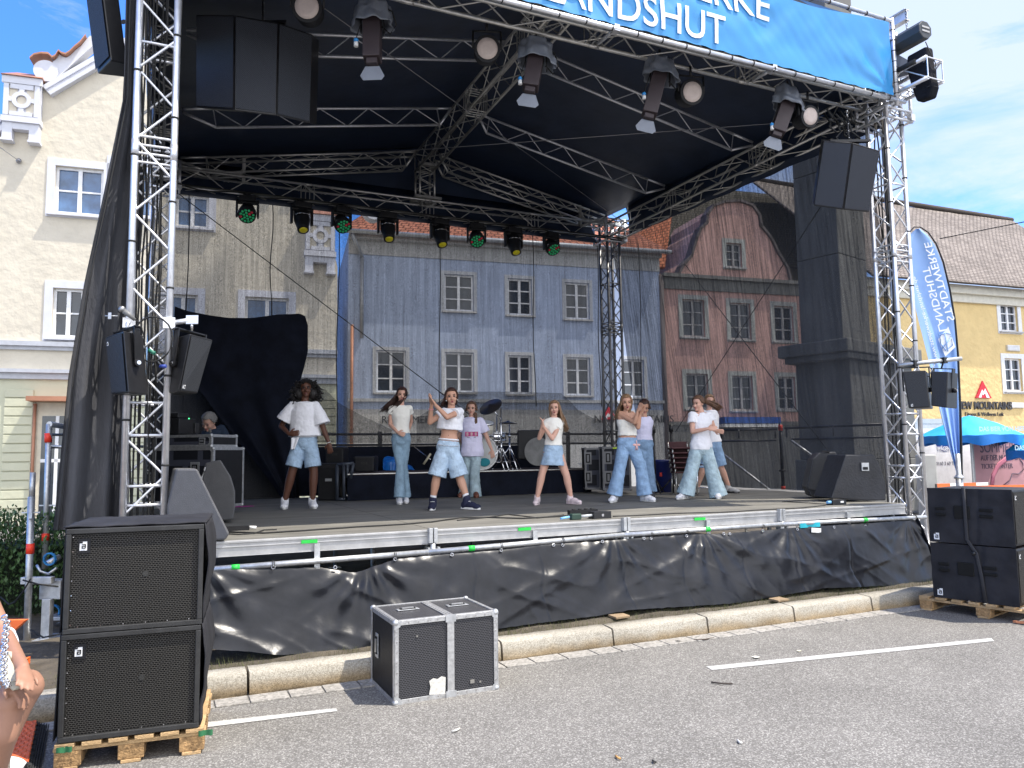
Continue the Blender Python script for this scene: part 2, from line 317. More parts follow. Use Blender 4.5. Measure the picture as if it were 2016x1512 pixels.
for u in(1,3,5,7):
    b=B(); b.box((u,-.05,DZ-.16),(.045,.008,.2)); b.box((u,-.03,DZ-.0655),(.03,.04,.008)); b.box((u,-.07,DZ-.256),(.03,.05,.008)); b.build('hook_bracket',STEEL,st)
pts=[gv(x,y,-.08) for x,y in [(405,1122),(843,1087),(1228,1053),(1540,1032),(1822,1018)]]
b=B(); 
for k in range(4): b.tube(pts[k],pts[k+1],.024)
b.build('skirt_rail',STEEL,st)
for u in(.05,2,4,6,7.95,9.2):
    for v in(.15,2.1,4.2,6.2):
        b=B(); b.tube((u,v,.13),(u,v,DZ-.13),.024); b.box((u,v,.135),(.15,.15,.01)); b.build('leg',STEEL,st)
GRN=M('green tape',(.02,.5,.06),.5)
for u,z,w_ in [(.94,DZ-.03,.13),(2.9,DZ-.03,.13),(4.91,DZ-.03,.14)]:
    b=B(); b.box((u,-.0325,z-.012),(w_,.004,.028)); b.build('tape_label',GRN,st)
GRNW=M('green tape print',(.01,.2,.02),.6)
for p,q,t in((0,1,.12),(1,2,.2),(2,3,.5),(3,4,.55)):
    a=pts[p].lerp(pts[q],t); b=B(); b.tube(a-V((.03,0,0)),a+V((.03,0,0)),.0255); b.build('tape_band',GRN,st)
# dark wooden crossbeams below the deck
b=B()
for v in(1,3,5): b.bx((0,v,DZ-.14),(8,v+.06,DZ-.032))
b.build('cross_beam',ALUD,st)
# wooden packing blocks under the legs
for i,(x,y) in enumerate([(1228,1216),(1545,1183)]):
    g=gz(x,y,.155); b=B(); b.box(g+V((0,.08,0)),(.16,.14,.022),(1,.1,0)); tag(b.build('wooden_block',M('raw wood',(.28,.2,.12),.8,0,.25,8),bev=.004),'flat wooden packing block on the kerb '+('below the middle of the skirt' if i==0 else 'with lighter wood further right'),'wooden block','packing blocks under the stage')
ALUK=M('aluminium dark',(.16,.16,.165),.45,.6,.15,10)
# ================================================================ truss
def lattice(l,P0,P1,A,Bv,bay,r,ends=True):   # zigzag between chord line P0..P1 offset A and offset B
    P0,P1=V(P0),V(P1); Lg=(P1-P0).length; n=max(2,int(round(Lg/bay))); 
    for i in range(n):
        a=P0.lerp(P1,i/n); c=P0.lerp(P1,(i+1)/n)
        if i%2: l.tube(a+A,c+Bv,r,n=6,cap=False)
        else: l.tube(a+Bv,c+A,r,n=6,cap=False)
    if ends:
        for t in(0,1): p=P0.lerp(P1,t); l.tube(p+A,p+Bv,r,n=6,cap=False)
def truss_parts(p0,p1,X,w_,h_,bay=.35,rc=.025,rl=.0085,parent=None,name='truss',mc=None,kinds=None,nseg=0):
    p0,p1=V(p0),V(p1); d=(p1-p0).normalized(); X=V(X); X=(X-d*X.dot(d)).normalized(); Y=d.cross(X).normalized()
    if w_: offs=[X*(i*w_/2)+Y*(j*h_/2) for i,j in((-1,-1),(1,-1),(1,1),(-1,1))]
    else: offs=[Y*(-h_/2),Y*(h_/2)]
    mc=mc or ALU; root=None
    if name:
        bb=B()
        for o_ in offs:
            bb.tube(p0+o_,p1+o_,rc,n=10)
        root=bb.build(name,mc,parent)
        host=root
    else:
        for o_ in offs: B().tube(p0+o_,p1+o_,rc,n=12).build('chord',mc,parent)
        host=parent
    l=B(); k=len(offs)
    for i in range(k if k>2 else 1): lattice(l,p0,p1,offs[i],offs[(i+1)%k],bay,rl)
    if nseg:                                   # doubled rungs and couplers where sections meet
        for s_ in nseg:
            for t in(-.11,-.035,.035,.11):
                p=p0+d*(s_+t)
                for i in range(k): l.tube(p+offs[i],p+offs[(i+1)%k],rl,n=6,cap=False)
            for o_ in offs: l.tube(p0+d*(s_-.07)+o_,p0+d*(s_+.07)+o_,rc*1.1,n=10)
    l.build('lattice',mc,host)
    return host,offs
TW=.29; TA=(-.45,-.16); TB=(8.32,8.61); TF=(.2,.49); TR=(6.5,6.79); TBR=(7.92,8.21); TZ=6.5
def tower(u,v,label,top=TZ,mc=None):
    t=thing('truss_tower',label,'truss tower',(u[0]+TW/2,v[0]+TW/2,0),group='four corner towers of the stage roof')
    c=V(t.location); 
    truss_parts(c+V((0,0,.3)),c+V((0,0,top)),(1,0,0),TW,TW,.30,.028,.011,t,None,mc,nseg=[3.88])
    h=TW/2
    for z in(1.29,1.44,1.84,2.1,5.1):
        b=B()
        for i,j,i2,j2 in((-1,-1,1,-1),(1,-1,1,1),(1,1,-1,1),(-1,1,-1,-1)): b.tube(c+V((i*h,j*h,z)),c+V((i2*h,j2*h,z)),.012,n=8)
        b.build('rung',mc or ALU,t)
    b=B(); b.box(c+V((0,0,.27)),(.5,.5,.05)); b.box(c+V((0,0,.2)),(.7,.09,.09)); b.box(c+V((0,0,.2)),(.09,.7,.089)); b.build('base_frame',ALU,t)
    for i,j in((-1,-1),(1,-1),(1,1),(-1,1)): b=B(); b.tube(c+V((i*.3,j*.3,.13)),c+V((i*.3,j*.3,.26)),.02); b.disc(c+V((i*.3,j*.3,.131)),(1,0,0),(0,1,0),.08); b.build('foot',STEEL,t)
    return t
twl=tower(TA,TF,'bright aluminium truss tower at the front left, between the curtain and stage',7.6)
twr=tower(TB,TF,'bright aluminium truss tower at the front right, beside the blue flag',7.2)
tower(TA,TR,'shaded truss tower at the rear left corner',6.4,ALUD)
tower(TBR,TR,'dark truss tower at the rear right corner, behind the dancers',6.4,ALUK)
# cable runs inside the front left tower
b=B(); random.seed(2)
for i in range(9):
    u=random.uniform(-.42,-.24); v=random.uniform(.3,.5); b.path([(u+random.uniform(-.015,.015),v+random.uniform(-.015,.015),z*.4+.5) for z in range(18)],.008,5)
tag(b.build('cable_bundle',RUB),'bundle of black cables running up inside the left tower','cable')
b=B()
for i in range(6):
    u=random.uniform(8.42,8.62); v=random.uniform(.3,.5); b.path([(u+random.uniform(-.015,.015),v+random.uniform(-.015,.015),z*.4+.5) for z in range(15)],.01,5)
tag(b.build('cable_bundle',RUB),'bundle of black cables running up inside the right tower','cable')
# black velcro/zip ties around the tower chords
for T_,vv in((TA,TF),(TB,TF)):
    host=twl if T_ is TA else twr
    for k in range(14):
        b=B(); z=1.6+k*.36; p=V((T_[0] if k%2 else T_[1],vv[0],z)); b.tube(p-V((0,0,.008)),p+V((0,0,.008)),.032); b.build('cable_tie',RUB,host)
# ================================================================ roof
roof=thing('stage_roof','black gabled stage roof on aluminium trusses above the stage','stage roof',(4.1,3.5,6.2))
NAVY=M('roof tarpaulin',(.018,.030,.062),.42,0,.25,2,.25,5,.5)
RZ,EZ,UC=7.5,6.56,4.1
def canopy(s,t):
    v=-.1+7.1*t; u=-.45+(9.1-.42*t)*s; k=abs(u-UC)/4.55; z=RZ-(RZ-EZ)*k+.02*math.sin(t*PI*6)*min(1,3*k*(1-k)*1.3)*-1
    return V((u,v,z))
b=B(); b.sheet(canopy,60,60); b.build('canopy',NAVY,roof,th=.004)
for v in(-.1,6.98):
    b=B(); er=8.65-(.42 if v>0 else 0); b.add([(-.45,v,EZ+.02),(UC,v,RZ+.02),(er,v,RZ-(RZ-EZ)*(er-UC)/4.55+.03),(er,v,EZ-.1 if v>0 else EZ-.05),(-.45,v,EZ-.1 if v>0 else EZ-.05)],[(0,1,2,3,4)]); b.build('gable_cloth',NAVY,roof,th=.004)
b=B(); b.sheet(lambda s,t:V((-.4+8.15*s,6.62+.36*t,5.93+.72*t)),20,3); b.build('rear_valance',NAVY,roof,th=.004)
for uu,sg in((-.42,-1),(8.62,1)):
    b=B(); b.sheet(lambda s,t:V((uu+.02*math.sin(s*40)-(.38*s if sg>0 else 0),.5+(5.7 if sg>0 else 6.5)*s,6.68-.66*t)),60,4); b.build('side_valance',NAVY,roof,th=.004)
zt=6.17
truss_parts((TA[1],.365,6.36),(TB[0],.365,6.36),(0,1,0),.32,.3,.40,.025,.0095,roof,'front_truss',ALUD,nseg=[2.1,4.26,6.4])
truss_parts((TA[1],6.645,zt),(TBR[0],6.645,zt),(0,1,0),.32,.3,.40,.022,.009,roof,'rear_truss',ALUD,nseg=[2.1,4.26,6.4])
for u,u2 in((TA,TA),(TB,TBR)): truss_parts(((u[0]+u[1])/2,TF[1],6.33),((u2[0]+u2[1])/2,TR[0],zt),(1,0,0),.32,.3,.40,.022,.009,roof,'side_truss',ALUD,nseg=[2,4])
truss_parts((UC,.1,7.12),(UC,6.8,7.12),(1,0,0),.3,.34,.37,.022,.009,roof,'ridge_truss',ALUD,nseg=[2,4])
def rafter(v,w_,h_,mc):
    for sg in(-1,1):
        a=V((UC+sg*.2,v,7.1-.02)); c=V((UC+sg*(4.15-(.4*v/6.6 if sg>0 else 0)),v,6.36)); d=(c-a).normalized()
        host,_=truss_parts(a.lerp(c,.06),a.lerp(c,.9),(0,1,0),w_,h_,.36,.02,.008,roof,'rafter',mc)
        Y=d.cross(V((0,1,0))).normalized()
        if Y.z<0:Y=-Y
        b=B()
        for o_ in ([V((0,w_/2,0)),V((0,-w_/2,0))] if w_ else [V((0,0,0))]):
            b.tube(a.lerp(c,.9)+Y*h_/2+o_,c+o_+Y*h_/2,.02); b.tube(a.lerp(c,.9)-Y*h_/2+o_,c+o_+Y*h_*.3,.02); b.tube(a+Y*h_/2+o_,a.lerp(c,.06)+Y*h_/2+o_,.02); b.tube(a+Y*h_/2+o_,a.lerp(c,.06)-Y*h_/2+o_,.02)
        b.build('rafter_end',mc,roof)
rafter(2.45,0,.27,ALU); rafter(4.6,0,.27,ALU); rafter(6.62,.26,.26,ALUD)
# king post and feet plates
truss_parts((UC,6.665,6.38),(UC,6.665,6.98),(1,0,0),.28,.28,.12,.02,.007,roof,'king_post',ALUD)
b=B(); b.box((UC,6.5,6.37),(.5,.12,.05)); b.box((UC,6.8,6.37),(.5,.12,.05)); b.box((UC,6.5,7.0),(.34,.1,.05)); b.build('king_post_plate',ALUD,roof)
for sg in(-1,1):
    b=B(); u=UC+sg*3.2; b.box((u,6.5,6.42),(.05,.05,.42)); b.box((u+sg*.55,6.5,6.33),(1.15,.05,.07)); b.build('gable_foot',ALUD,roof)
# corner sleeve blocks
for u,v,mc in((TA,TF,ALU),(TB,TF,ALU),(TA,TR,ALU),(TBR,TR,ALU)):
    cu,cv=(u[0]+u[1])/2,(v[0]+v[1])/2; b=B(); k=.23
    for i,j in((-1,-1),(1,-1),(1,1),(-1,1)): b.tube((cu+i*k,cv+j*k,5.93),(cu+i*k,cv+j*k,6.42),.024)
    for z in(5.95,6.08,6.28,6.41):
        for i,j,i2,j2 in((-1,-1,1,-1),(1,-1,1,1),(1,1,-1,1),(-1,1,-1,-1)): b.tube((cu+i*k,cv+j*k,z),(cu+i2*k,cv+j2*k,z),.017)
    for z0,z1 in((5.95,6.4),(6.4,5.95)):
        for i,j,i2,j2 in((-1,-1,1,-1),(1,-1,1,1)): b.tube((cu+i*k,cv+j*k,z0),(cu+i2*k,cv+j2*k,z1),.011)
    b.box((cu+k,cv-k,6.0),(.07,.07,.09)); b.box((cu-k,cv-k,6.36),(.07,.07,.09)); b.build('corner_sleeve',mc,roof)
# diagonal guy wires below the roof and behind the scrim
WIRE=M('steel wire',(.3,.3,.32),.4,.8)
for nm,a,c,r in (('long guy wire crossing under the roof from upper left to rear right tower',(8.4,6.5,6.35),(-.2,.7,6.75),.006),('long guy wire crossing under the roof from rear left to front right',(.0,6.5,6.35),(8.3,.6,6.15),.006),
   ('thin cable running diagonally down across the rear scrim from the left',gv(352,382,6.6),gv(985,862,6.6),.008),('thin cable crossing the right side scrim downwards',gv(1348,520,6.4),W(1690,965,11.5),.008),('thin cable crossing the right side scrim upwards',gv(1330,850,6.4),W(1620,400,11),.007)):
    b=B(); b.tube(a,c,r,n=6); tag(b.build('guy_wire',WIRE if 'roof' in nm else RUB),nm,'wire')
# ================================================================ banner
ban=thing('stage_banner','large blue banner with white lettering hung across the roof front','banner',(4,-.15,6.5))
BLUE=M('blue vinyl',(.04,.265,.59),.38,0,.06,1.5,.1,6,.5)
BZ0,BZ1,BU0,BU1=6.06,7.02,-.4,8.02
def bd(u,z):
    k=min(1,(z-BZ0)/.3)*min(1,(BZ1-z)/.3)
    f=.035*fnoise(u*.9+z*1.4,z*1.2)+.018*fnoise(u*3.1-z*2.2,z*2.4,4)+.01*fnoise((u+z*.9)*7,z*.8,9)
    c=max(0,1-((u-7.6)**2+(z-6.2)**2)**.5/.8); f+=.02*c*math.sin((math.atan2(z-6.1,7.95-u))*9)
    return -.15-.02+f*(.35+.65*k)
def sag(u): return -.1*math.sin(min(1,max(0,(u-4.9)/3.1))*PI)**1.5 if u>4.9 else 0
b=B()
def bfn(s,t):
    u=BU0+(BU1-BU0)*s; z=BZ0+(BZ1+sag(u)-BZ0)*t+.006*math.sin(u*25)*(1-t); return V((u,bd(u,z),z))
b.sheet(bfn,260,36); b.build('banner_cloth',BLUE,ban)
BD=M('blue vinyl hem',(.012,.12,.36),.5)
b=B(); b.sheet(lambda s,t:V((4.7+3.3*s,-.10,BZ1-.26*t*math.sin(s*PI)-.0)),30,4); b.build('rear_hem',BD,ban)
LW=M('white print',(.82,.84,.88),.45)
fnp=lambda p:V((p.x,bd(p.x,p.z)+(p.y+.15)-.012,p.z))
for tx,z in(('LANDSHUT',6.128),('STADTWERKE',6.575)):
    text_mesh('lettering',tx,LW,.335,(3.10 if tx[0]=='L' else 3.0,-.15,z),(1,0,0),(0,0,1),ban,.004,bold=.003,fn=fnp,subd=3,sx=.92 if tx[0]=='L' else 1.0)
def pipe(b,pts,r): 
    for i in range(len(pts)-1): b.tube(pts[i],pts[i+1],r,n=12)
b=B(); pipe(b,[(-.5,-.15,6.02),(8.25,-.15,6.02)],.026); b.build('bottom_pipe',ALU,ban)
b=B(); pipe(b,[(-.5,-.15,7.06),(8.10,-.15,7.06)],.024); b.build('top_pipe',ALU,ban)
b=B(); pipe(b,[(8.10,-.15,5.95),(8.10,-.15,7.1)],.026); b.build('side_pipe',ALU,ban)
for k in range(26):
    u=.2+k*.31; b=B(); b.tube((u,-.15,6.02),(u+.012,-.15,6.02),.031); b.build('cable_tie',RUB,ban)
    if k>13: b=B(); b.tube((u,-.15,7.06),(u+.012,-.15,7.06),.029); b.build('cable_tie',RUB,ban)
for k in range(7): b=B(); b.tube((8.10,-.15,6.1+k*.14),(8.10,-.15,6.108+k*.14),.03); b.build('cable_tie',RUB,ban)
for u in(1.7,3.98,6.1,8.1): b=B(); b.box((u,-.12,6.03),(.06,.1,.07)); b.tube((u,-.12,6.03),(u,.2,6.05),.02); b.build('pipe_clamp',ALU,ban)
# ================================================================ skirt tarpaulin
TARP=M('skirt tarpaulin',(.012,.013,.017),.3,0,.35,5,.12,11,.32)
skt=thing('stage_skirt','shiny black tarpaulin skirt hanging along the front of the stage','tarpaulin',(4,-.2,.5))
top=[gv(x,y,-.09) for x,y in[(400,1122),(440,1117),(530,1120),(630,1117),(700,1128),(780,1100),(850,1092),(985,1082),(1075,1070),(1180,1065),(1265,1058),(1355,1052),(1430,1050),(1500,1044),(1600,1036),(1700,1030),(1828,1022)]]
bot=[(400,1282),(560,1293),(700,1286),(960,1246),(1190,1216),(1250,1204),(1480,1187),(1560,1173),(1640,1160),(1836,1152)]
bot=[gv(x,y,-.42) for x,y in bot]
def at(pl,u):
    for a,c in zip(pl,pl[1:]):
        if u<=c.x or c is pl[-1]:
            t=(u-a.x)/(c.x-a.x); t=max(-.3,min(1.3,t)); return a.z+(c.z-a.z)*t
stars=[(.1,.88,1.2),(1.4,.83,1.1),(3.85,.9,.8),(4.9,.88,.9),(6.1,.9,.7),(7.9,.86,1.0)]
def tfn(s,t):
    u=-.15+8.2*s; zt_=at(top,u); zb=at(bot,u); z=zt_+(zb-zt_)*t
    v=-.09-.24*t**.8
    e=math.sin(min(1,t*4)*PI/2)
    w_=.075*fnoise(u*.6+.6*t,t*1.1,1)+.022*fnoise(u*1.9-1.7*t,t*1.1,5)+.008*fnoise(u*3.2+3.5*t,t*2.2,9)+.004*fnoise(u*5.5-5*t,t*3,2)
    for (su,sz,r) in stars:
        dx,dz=u-su,z-sz; d=math.hypot(dx,dz)
        if d<r: w_+=.018*(1-d/r)*math.sin(math.atan2(dz,dx)*13+su*3)*min(1,d*5)
    for a_,b_,c_,k_ in((1.3,-1.0,1.0,.016),(1.0,1.6,1.3,.012),(2.6,-2.2,2.0,.005)):
        nn=abs(fnoise(u*a_+b_*t,t*c_,11+a_)); w_+=k_*max(0,1-nn*4.5)**1.6
    for hu in(2.35,3.0,3.9,4.55,5.3,6.0,6.8): w_+=-.010*math.exp(-((u-hu-.03*math.sin(z*12))/.012)**2)
    u2=u+.02*fnoise(u*3,t*3,7)
    return V((u2,v-w_*e*1.0,z+.006*fnoise(u*14,t*2,3)))
b=B(); b.sheet(tfn,520,48); b.build('tarpaulin',TARP,skt)
b=B(); b.sheet(lambda s,t:V((8.05+.06*t,-.1-.24*t**.8+(1.6)*s,.86-.72*t+.0*s)),24,12); b.build('side_flap',TARP,skt)
for x,y in[(538,1117),(660,1117),(778,1101),(890,1092),(987,1083),(1090,1073),(1108,1073),(1186,1066),(1268,1060),(1282,1060),(1352,1055),(1425,1051),(1437,1051),(1502,1045),(1570,1042),(1642,1038),(1704,1036),(1800,1022)]:
    g=gv(x,y,-.115); b=B(); n=12
    for i in range(n):
        a0,a1=2*PI*i/n,2*PI*(i+1)/n; b.tube(g+V((.013*math.cos(a0),0,.013*math.sin(a0))),g+V((.013*math.cos(a1),0,.013*math.sin(a1))),.004,n=5)
    b.build('eyelet',CHR,skt)
for x,y in[(538,1110),(778,1094),(987,1076),(1108,1064),(1282,1052),(1352,1047),(1502,1037),(1570,1034),(1704,1028)]:
    g=gv(x,y,-.09); b=B()
    for k in(-.008,.006): b.path([g+V((k,-.028,-.03)),g+V((k,-.03,0)),g+V((k,-.005,.028)),g+V((k,.02,0)),g+V((k,.0,-.03))],.003,5)
    b.build('cable_tie',RUB,skt)
g=gv(1590,1035,-.1); b=B(); b.sheet(lambda s,t:g+V((-.12+.3*s,-.01*math.sin(s*9),.03-.05*t)),8,3); tag(b.build('cloth_strip',M('turquoise cloth',(.02,.4,.5),.7)),'turquoise strip of cloth hanging under the stage edge at right','cloth')
g=gv(1607,1044,-.13); b=B(); b.box(g,(.14,.004,.05),(1,0,-.1)); tag(b.build('paper_tag',WHT),'small white paper tag taped on the skirt, right part','tag')
# ================================================================ scrims and curtains
SCR=cloth('rear scrim',(.055,.055,.06),.67,.25,.085,ks=(1,.05),fine=340)
SCS=cloth('side scrim',(.05,.053,.062),.78,.2,.11,ks=(.03,1),fine=340)
SCD=M('left curtain gauze',(.075,.077,.086),.95,0,.25,2.5,.4,60,.15,(1,1,.3))
SCN=cloth('rail netting',(.04,.04,.042),.50,.2,.05)
b=B(); b.sheet(lambda s,t:V((-.45+8.7*s,6.9+.03*math.sin(s*55+2*math.sin(t*3))*t,6.1-5.1*t)),120,30); tag(b.build('rear_scrim',SCR),'see-through black scrim across the whole rear of the stage','scrim')
def sfn(s,t):
    v=.75+6.1*s; u=8.62-.38*s+ (.45+.25*s)*t+.06*math.sin(s*17+t*1.5)*t+.035*math.sin(s*41+3*t)*t+.02*math.sin(s*83)*t; return V((u,v,6.15-5.12*t))
b=B(); b.sheet(sfn,200,34); tag(b.build('side_scrim',SCS),'darker see-through scrim with vertical folds on the right side','scrim')
Lp=[gv(x,y,.25) for x,y in[(249,-60),(243,190),(200,400),(165,560),(135,740),(105,1045)]]
def Lf(t):
    q=t*(len(Lp)-1); k=min(int(q),len(Lp)-2); return Lp[k].lerp(Lp[k+1],q-k)
def cfn(s,t):
    a=Lf(t); c=V((-.46,.62,a.z)); p=a.lerp(c,s); f=.05*math.sin(s*15+t*3+1)*(.25+.75*t)+.03*fnoise(s*5,t*4)*(1+t)-.03*math.exp(-((s-.1)/.02)**2)
    return p+V((.3,-1,0)).normalized()*f*(1 if 0<s<1 else .3)
b=B(); b.sheet(cfn,110,70); cu=b.build('side_curtain',SCD); tag(cu,'black gauze curtain flaring outwards left of the front tower','curtain')
b=B(); b.path([Lf(k/30)+V((.035,-.03,0)) for k in range(31)],.006,5); b.build('seam',RUB,cu)
b=B(); b.sheet(lambda s,t:Lf(t)+V((-.25*s*t,5.7*s+.3*s,0))+V((.05*math.sin(s*23)*t,0,0)),60,24); b.build('curtain_side',SCD,cu)
# folded dark drape
out=[(344,603),(372,612),(410,621),(450,626),(500,625),(545,620),(590,617),(601,622),(607,640),(607,690),(600,720),(594,742),(588,760),(584,820),(585,900),(590,988)]
lef=[(340,700),(370,735),(395,770),(430,818),(480,880),(530,945),(560,988)]
DRP=M('dark blue drape',(.006,.008,.016),.9,0,.4,4,.3,25,.2)
def px_on(pl,t):
    Ls=[math.dist(a,c) for a,c in zip(pl,pl[1:])]; q=t*sum(Ls)
    for (a,c),l_ in zip(zip(pl,pl[1:]),Ls):
        if q<=l_ or c==pl[-1]: k=min(1,q/l_); return (a[0]+(c[0]-a[0])*k,a[1]+(c[1]-a[1])*k)
        q-=l_
top_=out[:8]; rgt=out[7:]
def dfn(s,t):
    # Coons style patch in the stage plane v=6.2
    T=px_on(top_,s); Bt=(560+30*s,988); Lq=px_on([(344,603)]+lef,t); Rq=px_on(rgt,t)
    c=lambda i:((1-t)*T[i]+t*Bt[i])+((1-s)*Lq[i]+s*Rq[i])-((1-s)*(1-t)*344*(i==0)+(1-s)*(1-t)*603*(i==1)+s*(1-t)*(601,622)[i]+(1-s)*t*(560,988)[i]+s*t*(590,988)[i])
    p=gv(c(0),c(1),6.3); p.y+=.06*math.sin(s*14+t*2)*(.3+t)+.04*fnoise(s*6,t*5); return p
b=B(); b.sheet(dfn,70,60); tag(b.build('folded_drape',DRP),'dark blue-black drape gathered to a point behind the tallest dancer','drape')
# netting on the rear guard rail
for pl,lb in(([(560,770),(600,765),(640,766),(667,793),(708,816),(770,845),(828,858),(828,872),(560,872)],'grey safety netting with sagging edge on the rear rail, left'),([(820,823),(841,810),(870,786),(902,771),(1000,771),(1105,774),(1122,790),(1137,806),(1165,822),(1190,831),(1205,836),(1205,872),(820,872)],'grey safety netting with arched edge behind the drum kit')):
    g=[gv(x,y,6.96) for x,y in pl]; b=B(); b.add(g,[tuple(range(len(g)))]); tag(b.build('safety_net',SCN),lb,'netting')
    
# tent wall behind the technician
TENT=M('tent wall',(.10,.095,.085),.8,0,.15,3,.4,6,.3,(3,3,.3))
b=B(); b.sheet(lambda s,t:V((-.45+2.2*s,7.25+.05*math.sin(s*12),3.3-2.7*t)),40,12); tag(b.build('tent_wall',TENT),'grey creased tent wall behind the bearded man','tent wall')
# ================================================================ buildings behind the stage
class Fac:           # facade plane: through photo pixel column x0 at forward distance F0, horizontal direction towards vanishing column vp
    def __init__(s,x0,F0,vp):
        s.o=W(x0,900,F0); s.o.z=0; k=(vp-1008)/FPX; s.e=(right*k+fh).normalized(); s.n=V((s.e.y,-s.e.x,0)); 
        if s.n.dot(CAM-s.o)<0: s.n=-s.n
    def sz(s,x,y,off=0):
        r=ray(x,y); o=s.o+s.n*off; t=(o-CAM).dot(s.n)/r.dot(s.n); p=CAM+r*t; return (p-s.o).dot(s.e),p.z
    def P(s,a,z,off=0): return s.o+s.e*a+V((0,0,z))+s.n*off
    def poly(s,b,pts,o0,o1): b.prism([s.P(a,z,o0) for a,z in pts],s.n*(o1-o0)); return b
    def rect(s,b,a0,a1,z0,z1,o0,o1): return s.poly(b,[(a0,z0),(a1,z0),(a1,z1),(a0,z1)],o0,o1)
    def R(s,x0,y0,x1,y1):     # pixel rectangle -> plane rectangle
        xm,ym=(x0+x1)/2,(y0+y1)/2; return s.sz(x0,ym)[0],s.sz(x1,ym)[0],s.sz(xm,y1)[1],s.sz(xm,y0)[1]
def plaster(name,col,var=.08,bump=.4,bs=3.5):
    m=M(name,col,.9,0,var,1.5,bump,bs,.2)
    for n in m.node_tree.nodes:
        if n.type=='BUMP': n.inputs['Distance'].default_value=.09
    return m
GLASS=M('window glass',(.02,.03,.045),.06,0,.3,1.5,0,1,.8)
GLASSB=M('window glass blue sky reflection',(.05,.12,.25),.08,0,.4,2.5,0,1,.8)  # blue of the reflected sky put into the pane colour
WF=M('window frame white',(.75,.76,.78),.5)
WFG=M('window frame grey',(.42,.42,.42),.6)
COP=M('copper sheet',(.42,.2,.12),.55,.3,.15,3)
GREYC=M('grey moulding',(.46,.48,.52),.7)
def cut(o,boxes):
    cb=B()
    for f,a0,a1,z0,z1 in boxes: f.rect(cb,a0,a1,z0,z1,-.24,.3)
    c=cb.build('cutter',WHT); md=o.modifiers.new('b','BOOLEAN'); md.object=c; md.operation='DIFFERENCE'; md.solver='EXACT'
    dg=bpy.context.evaluated_depsgraph_get(); me=bpy.data.meshes.new_from_object(o.evaluated_get(dg)); o.modifiers.clear(); o.data=me; bpy.data.objects.remove(c)
def window(f,par,a0,a1,z0,z1,cols=2,rows=2,glass=None,fr=None,sur=None,sw=.16,sill=None,bay=.055,name='window',frames=None):
    fr=fr or WF; b=B(); t=.07; o0,o1=-.16,-.09
    f.rect(b,a0,a0+t,z0,z1,o0,o1); f.rect(b,a1-t,a1,z0,z1,o0,o1); f.rect(b,a0+t,a1-t,z0,z0+t,o0,o1); f.rect(b,a0+t,a1-t,z1-t,z1,o0,o1)
    for c in range(1,cols): m=a0+(a1-a0)*c/cols; f.rect(b,m-.05,m+.05,z0+t,z1-t,o0,o1+.01)
    for c in range(cols):
        l=a0+(a1-a0)*c/cols+.05; r=a0+(a1-a0)*(c+1)/cols-.05
        for k in range(1,rows): z=z0+(z1-z0)*k/rows; f.rect(b,l,r,z-.022,z+.022,o0+.01,o1-.01)
    w=b.build(name,fr,par)
    g=B(); f.rect(g,a0+.02,a1-.02,z0+.02,z1-.02,-.22,-.15); g.build('pane',glass or GLASS,w)
    if sur:
        s_=B(); e=.004
        f.rect(s_,a0-sw,a0-e,z0-sw*.6,z1+sw,-.02,.03); f.rect(s_,a1+e,a1+sw,z0-sw*.6,z1+sw,-.02,.03); f.rect(s_,a0-e,a1+e,z1+e,z1+sw,-.02,.03); f.rect(s_,a0-e,a1+e,z0-sw*.6,z0-e,-.02,.03); s_.build('surround',sur,w)
    if sill:
        s_=B(); f.rect(s_,a0-sw*.8,a1+sw*.8,z0-.09,z0-.03,.032,.15); s_.build('sill',sill,w)
    return w
# ---- cream gabled house, left
F=Fac(150,20.5,5500); cream=thing('gabled_house','cream plastered house with stepped gable and white turrets, at the left','house',F.P(0,0))
CRM=plaster('cream plaster',(.62,.57,.47),.06,.32,4.5); WST=M('white stucco',(.62,.63,.68),.8,0,.05,4); GRS=plaster('pale green plaster',(.56,.56,.42),.05,.2,4)
def q(x,y): return F.sz(x,y)
# half gable outline measured on the left, mirrored about the centre axis
Lt=[(-90,330),(-60,285),(-30,245),(0,205),(12,196)]
ti=(q(12,200)[0]+q(84,200)[0])/2; tw2=(q(84,200)[0]-q(12,200)[0])/2; zi=q(48,161)[1]; hT=zi-q(48,238)[1]
tr_=(q(600,470)[0]+q(659,470)[0])/2; zo=q(630,428)[1]; sl=.86
ax0=ti+tw2+3.1; tl_=2*ax0-tr_; sl2=max(.3,(zi-hT*.8-zo)/max(.5,ti-tl_-2*tw2)); tlR=tl_; tl_=-4.5; sl2=(zi-hT*.9-zo)/(ti-tl_-2*tw2)
outl=[(tl_-tw2-.1,0),(tl_-tw2-.1,zo-hT-.4),(tl_-tw2,zo-hT),(tl_-tw2,zo),(tl_+tw2,zo),(ti-tw2,zo+(ti-tw2-tl_-tw2)*sl2),(ti-tw2,zi),(ti+tw2,zi),(ax0-1,zi-.1+(ax0-1-ti-tw2)*sl),(ax0-.9,zi+1.2+(ax0-1-ti-tw2)*sl)]
aR=tr_+tw2+.1; outl=outl+[(2*ax0-a,z) for a,z in reversed(outl[5:])]+[(tr_-tw2,zo),(tr_+tw2,zo),(tr_+tw2,zo-hT),(aR,zo-hT-.4),(aR,0)]
le=tl_-tw2-.1
b=B(); F.poly(b,outl,-6,-.0); wall=b.build('wall',CRM,cream)
wins=[F.R(108,330,203,422),F.R(103,568,163,664),F.R(482,586,568,690),F.R(346,384,411,447),F.R(330,580,388,688),F.R(225,325,300,425)]
cut(wall,[(F,)+r for r in wins])
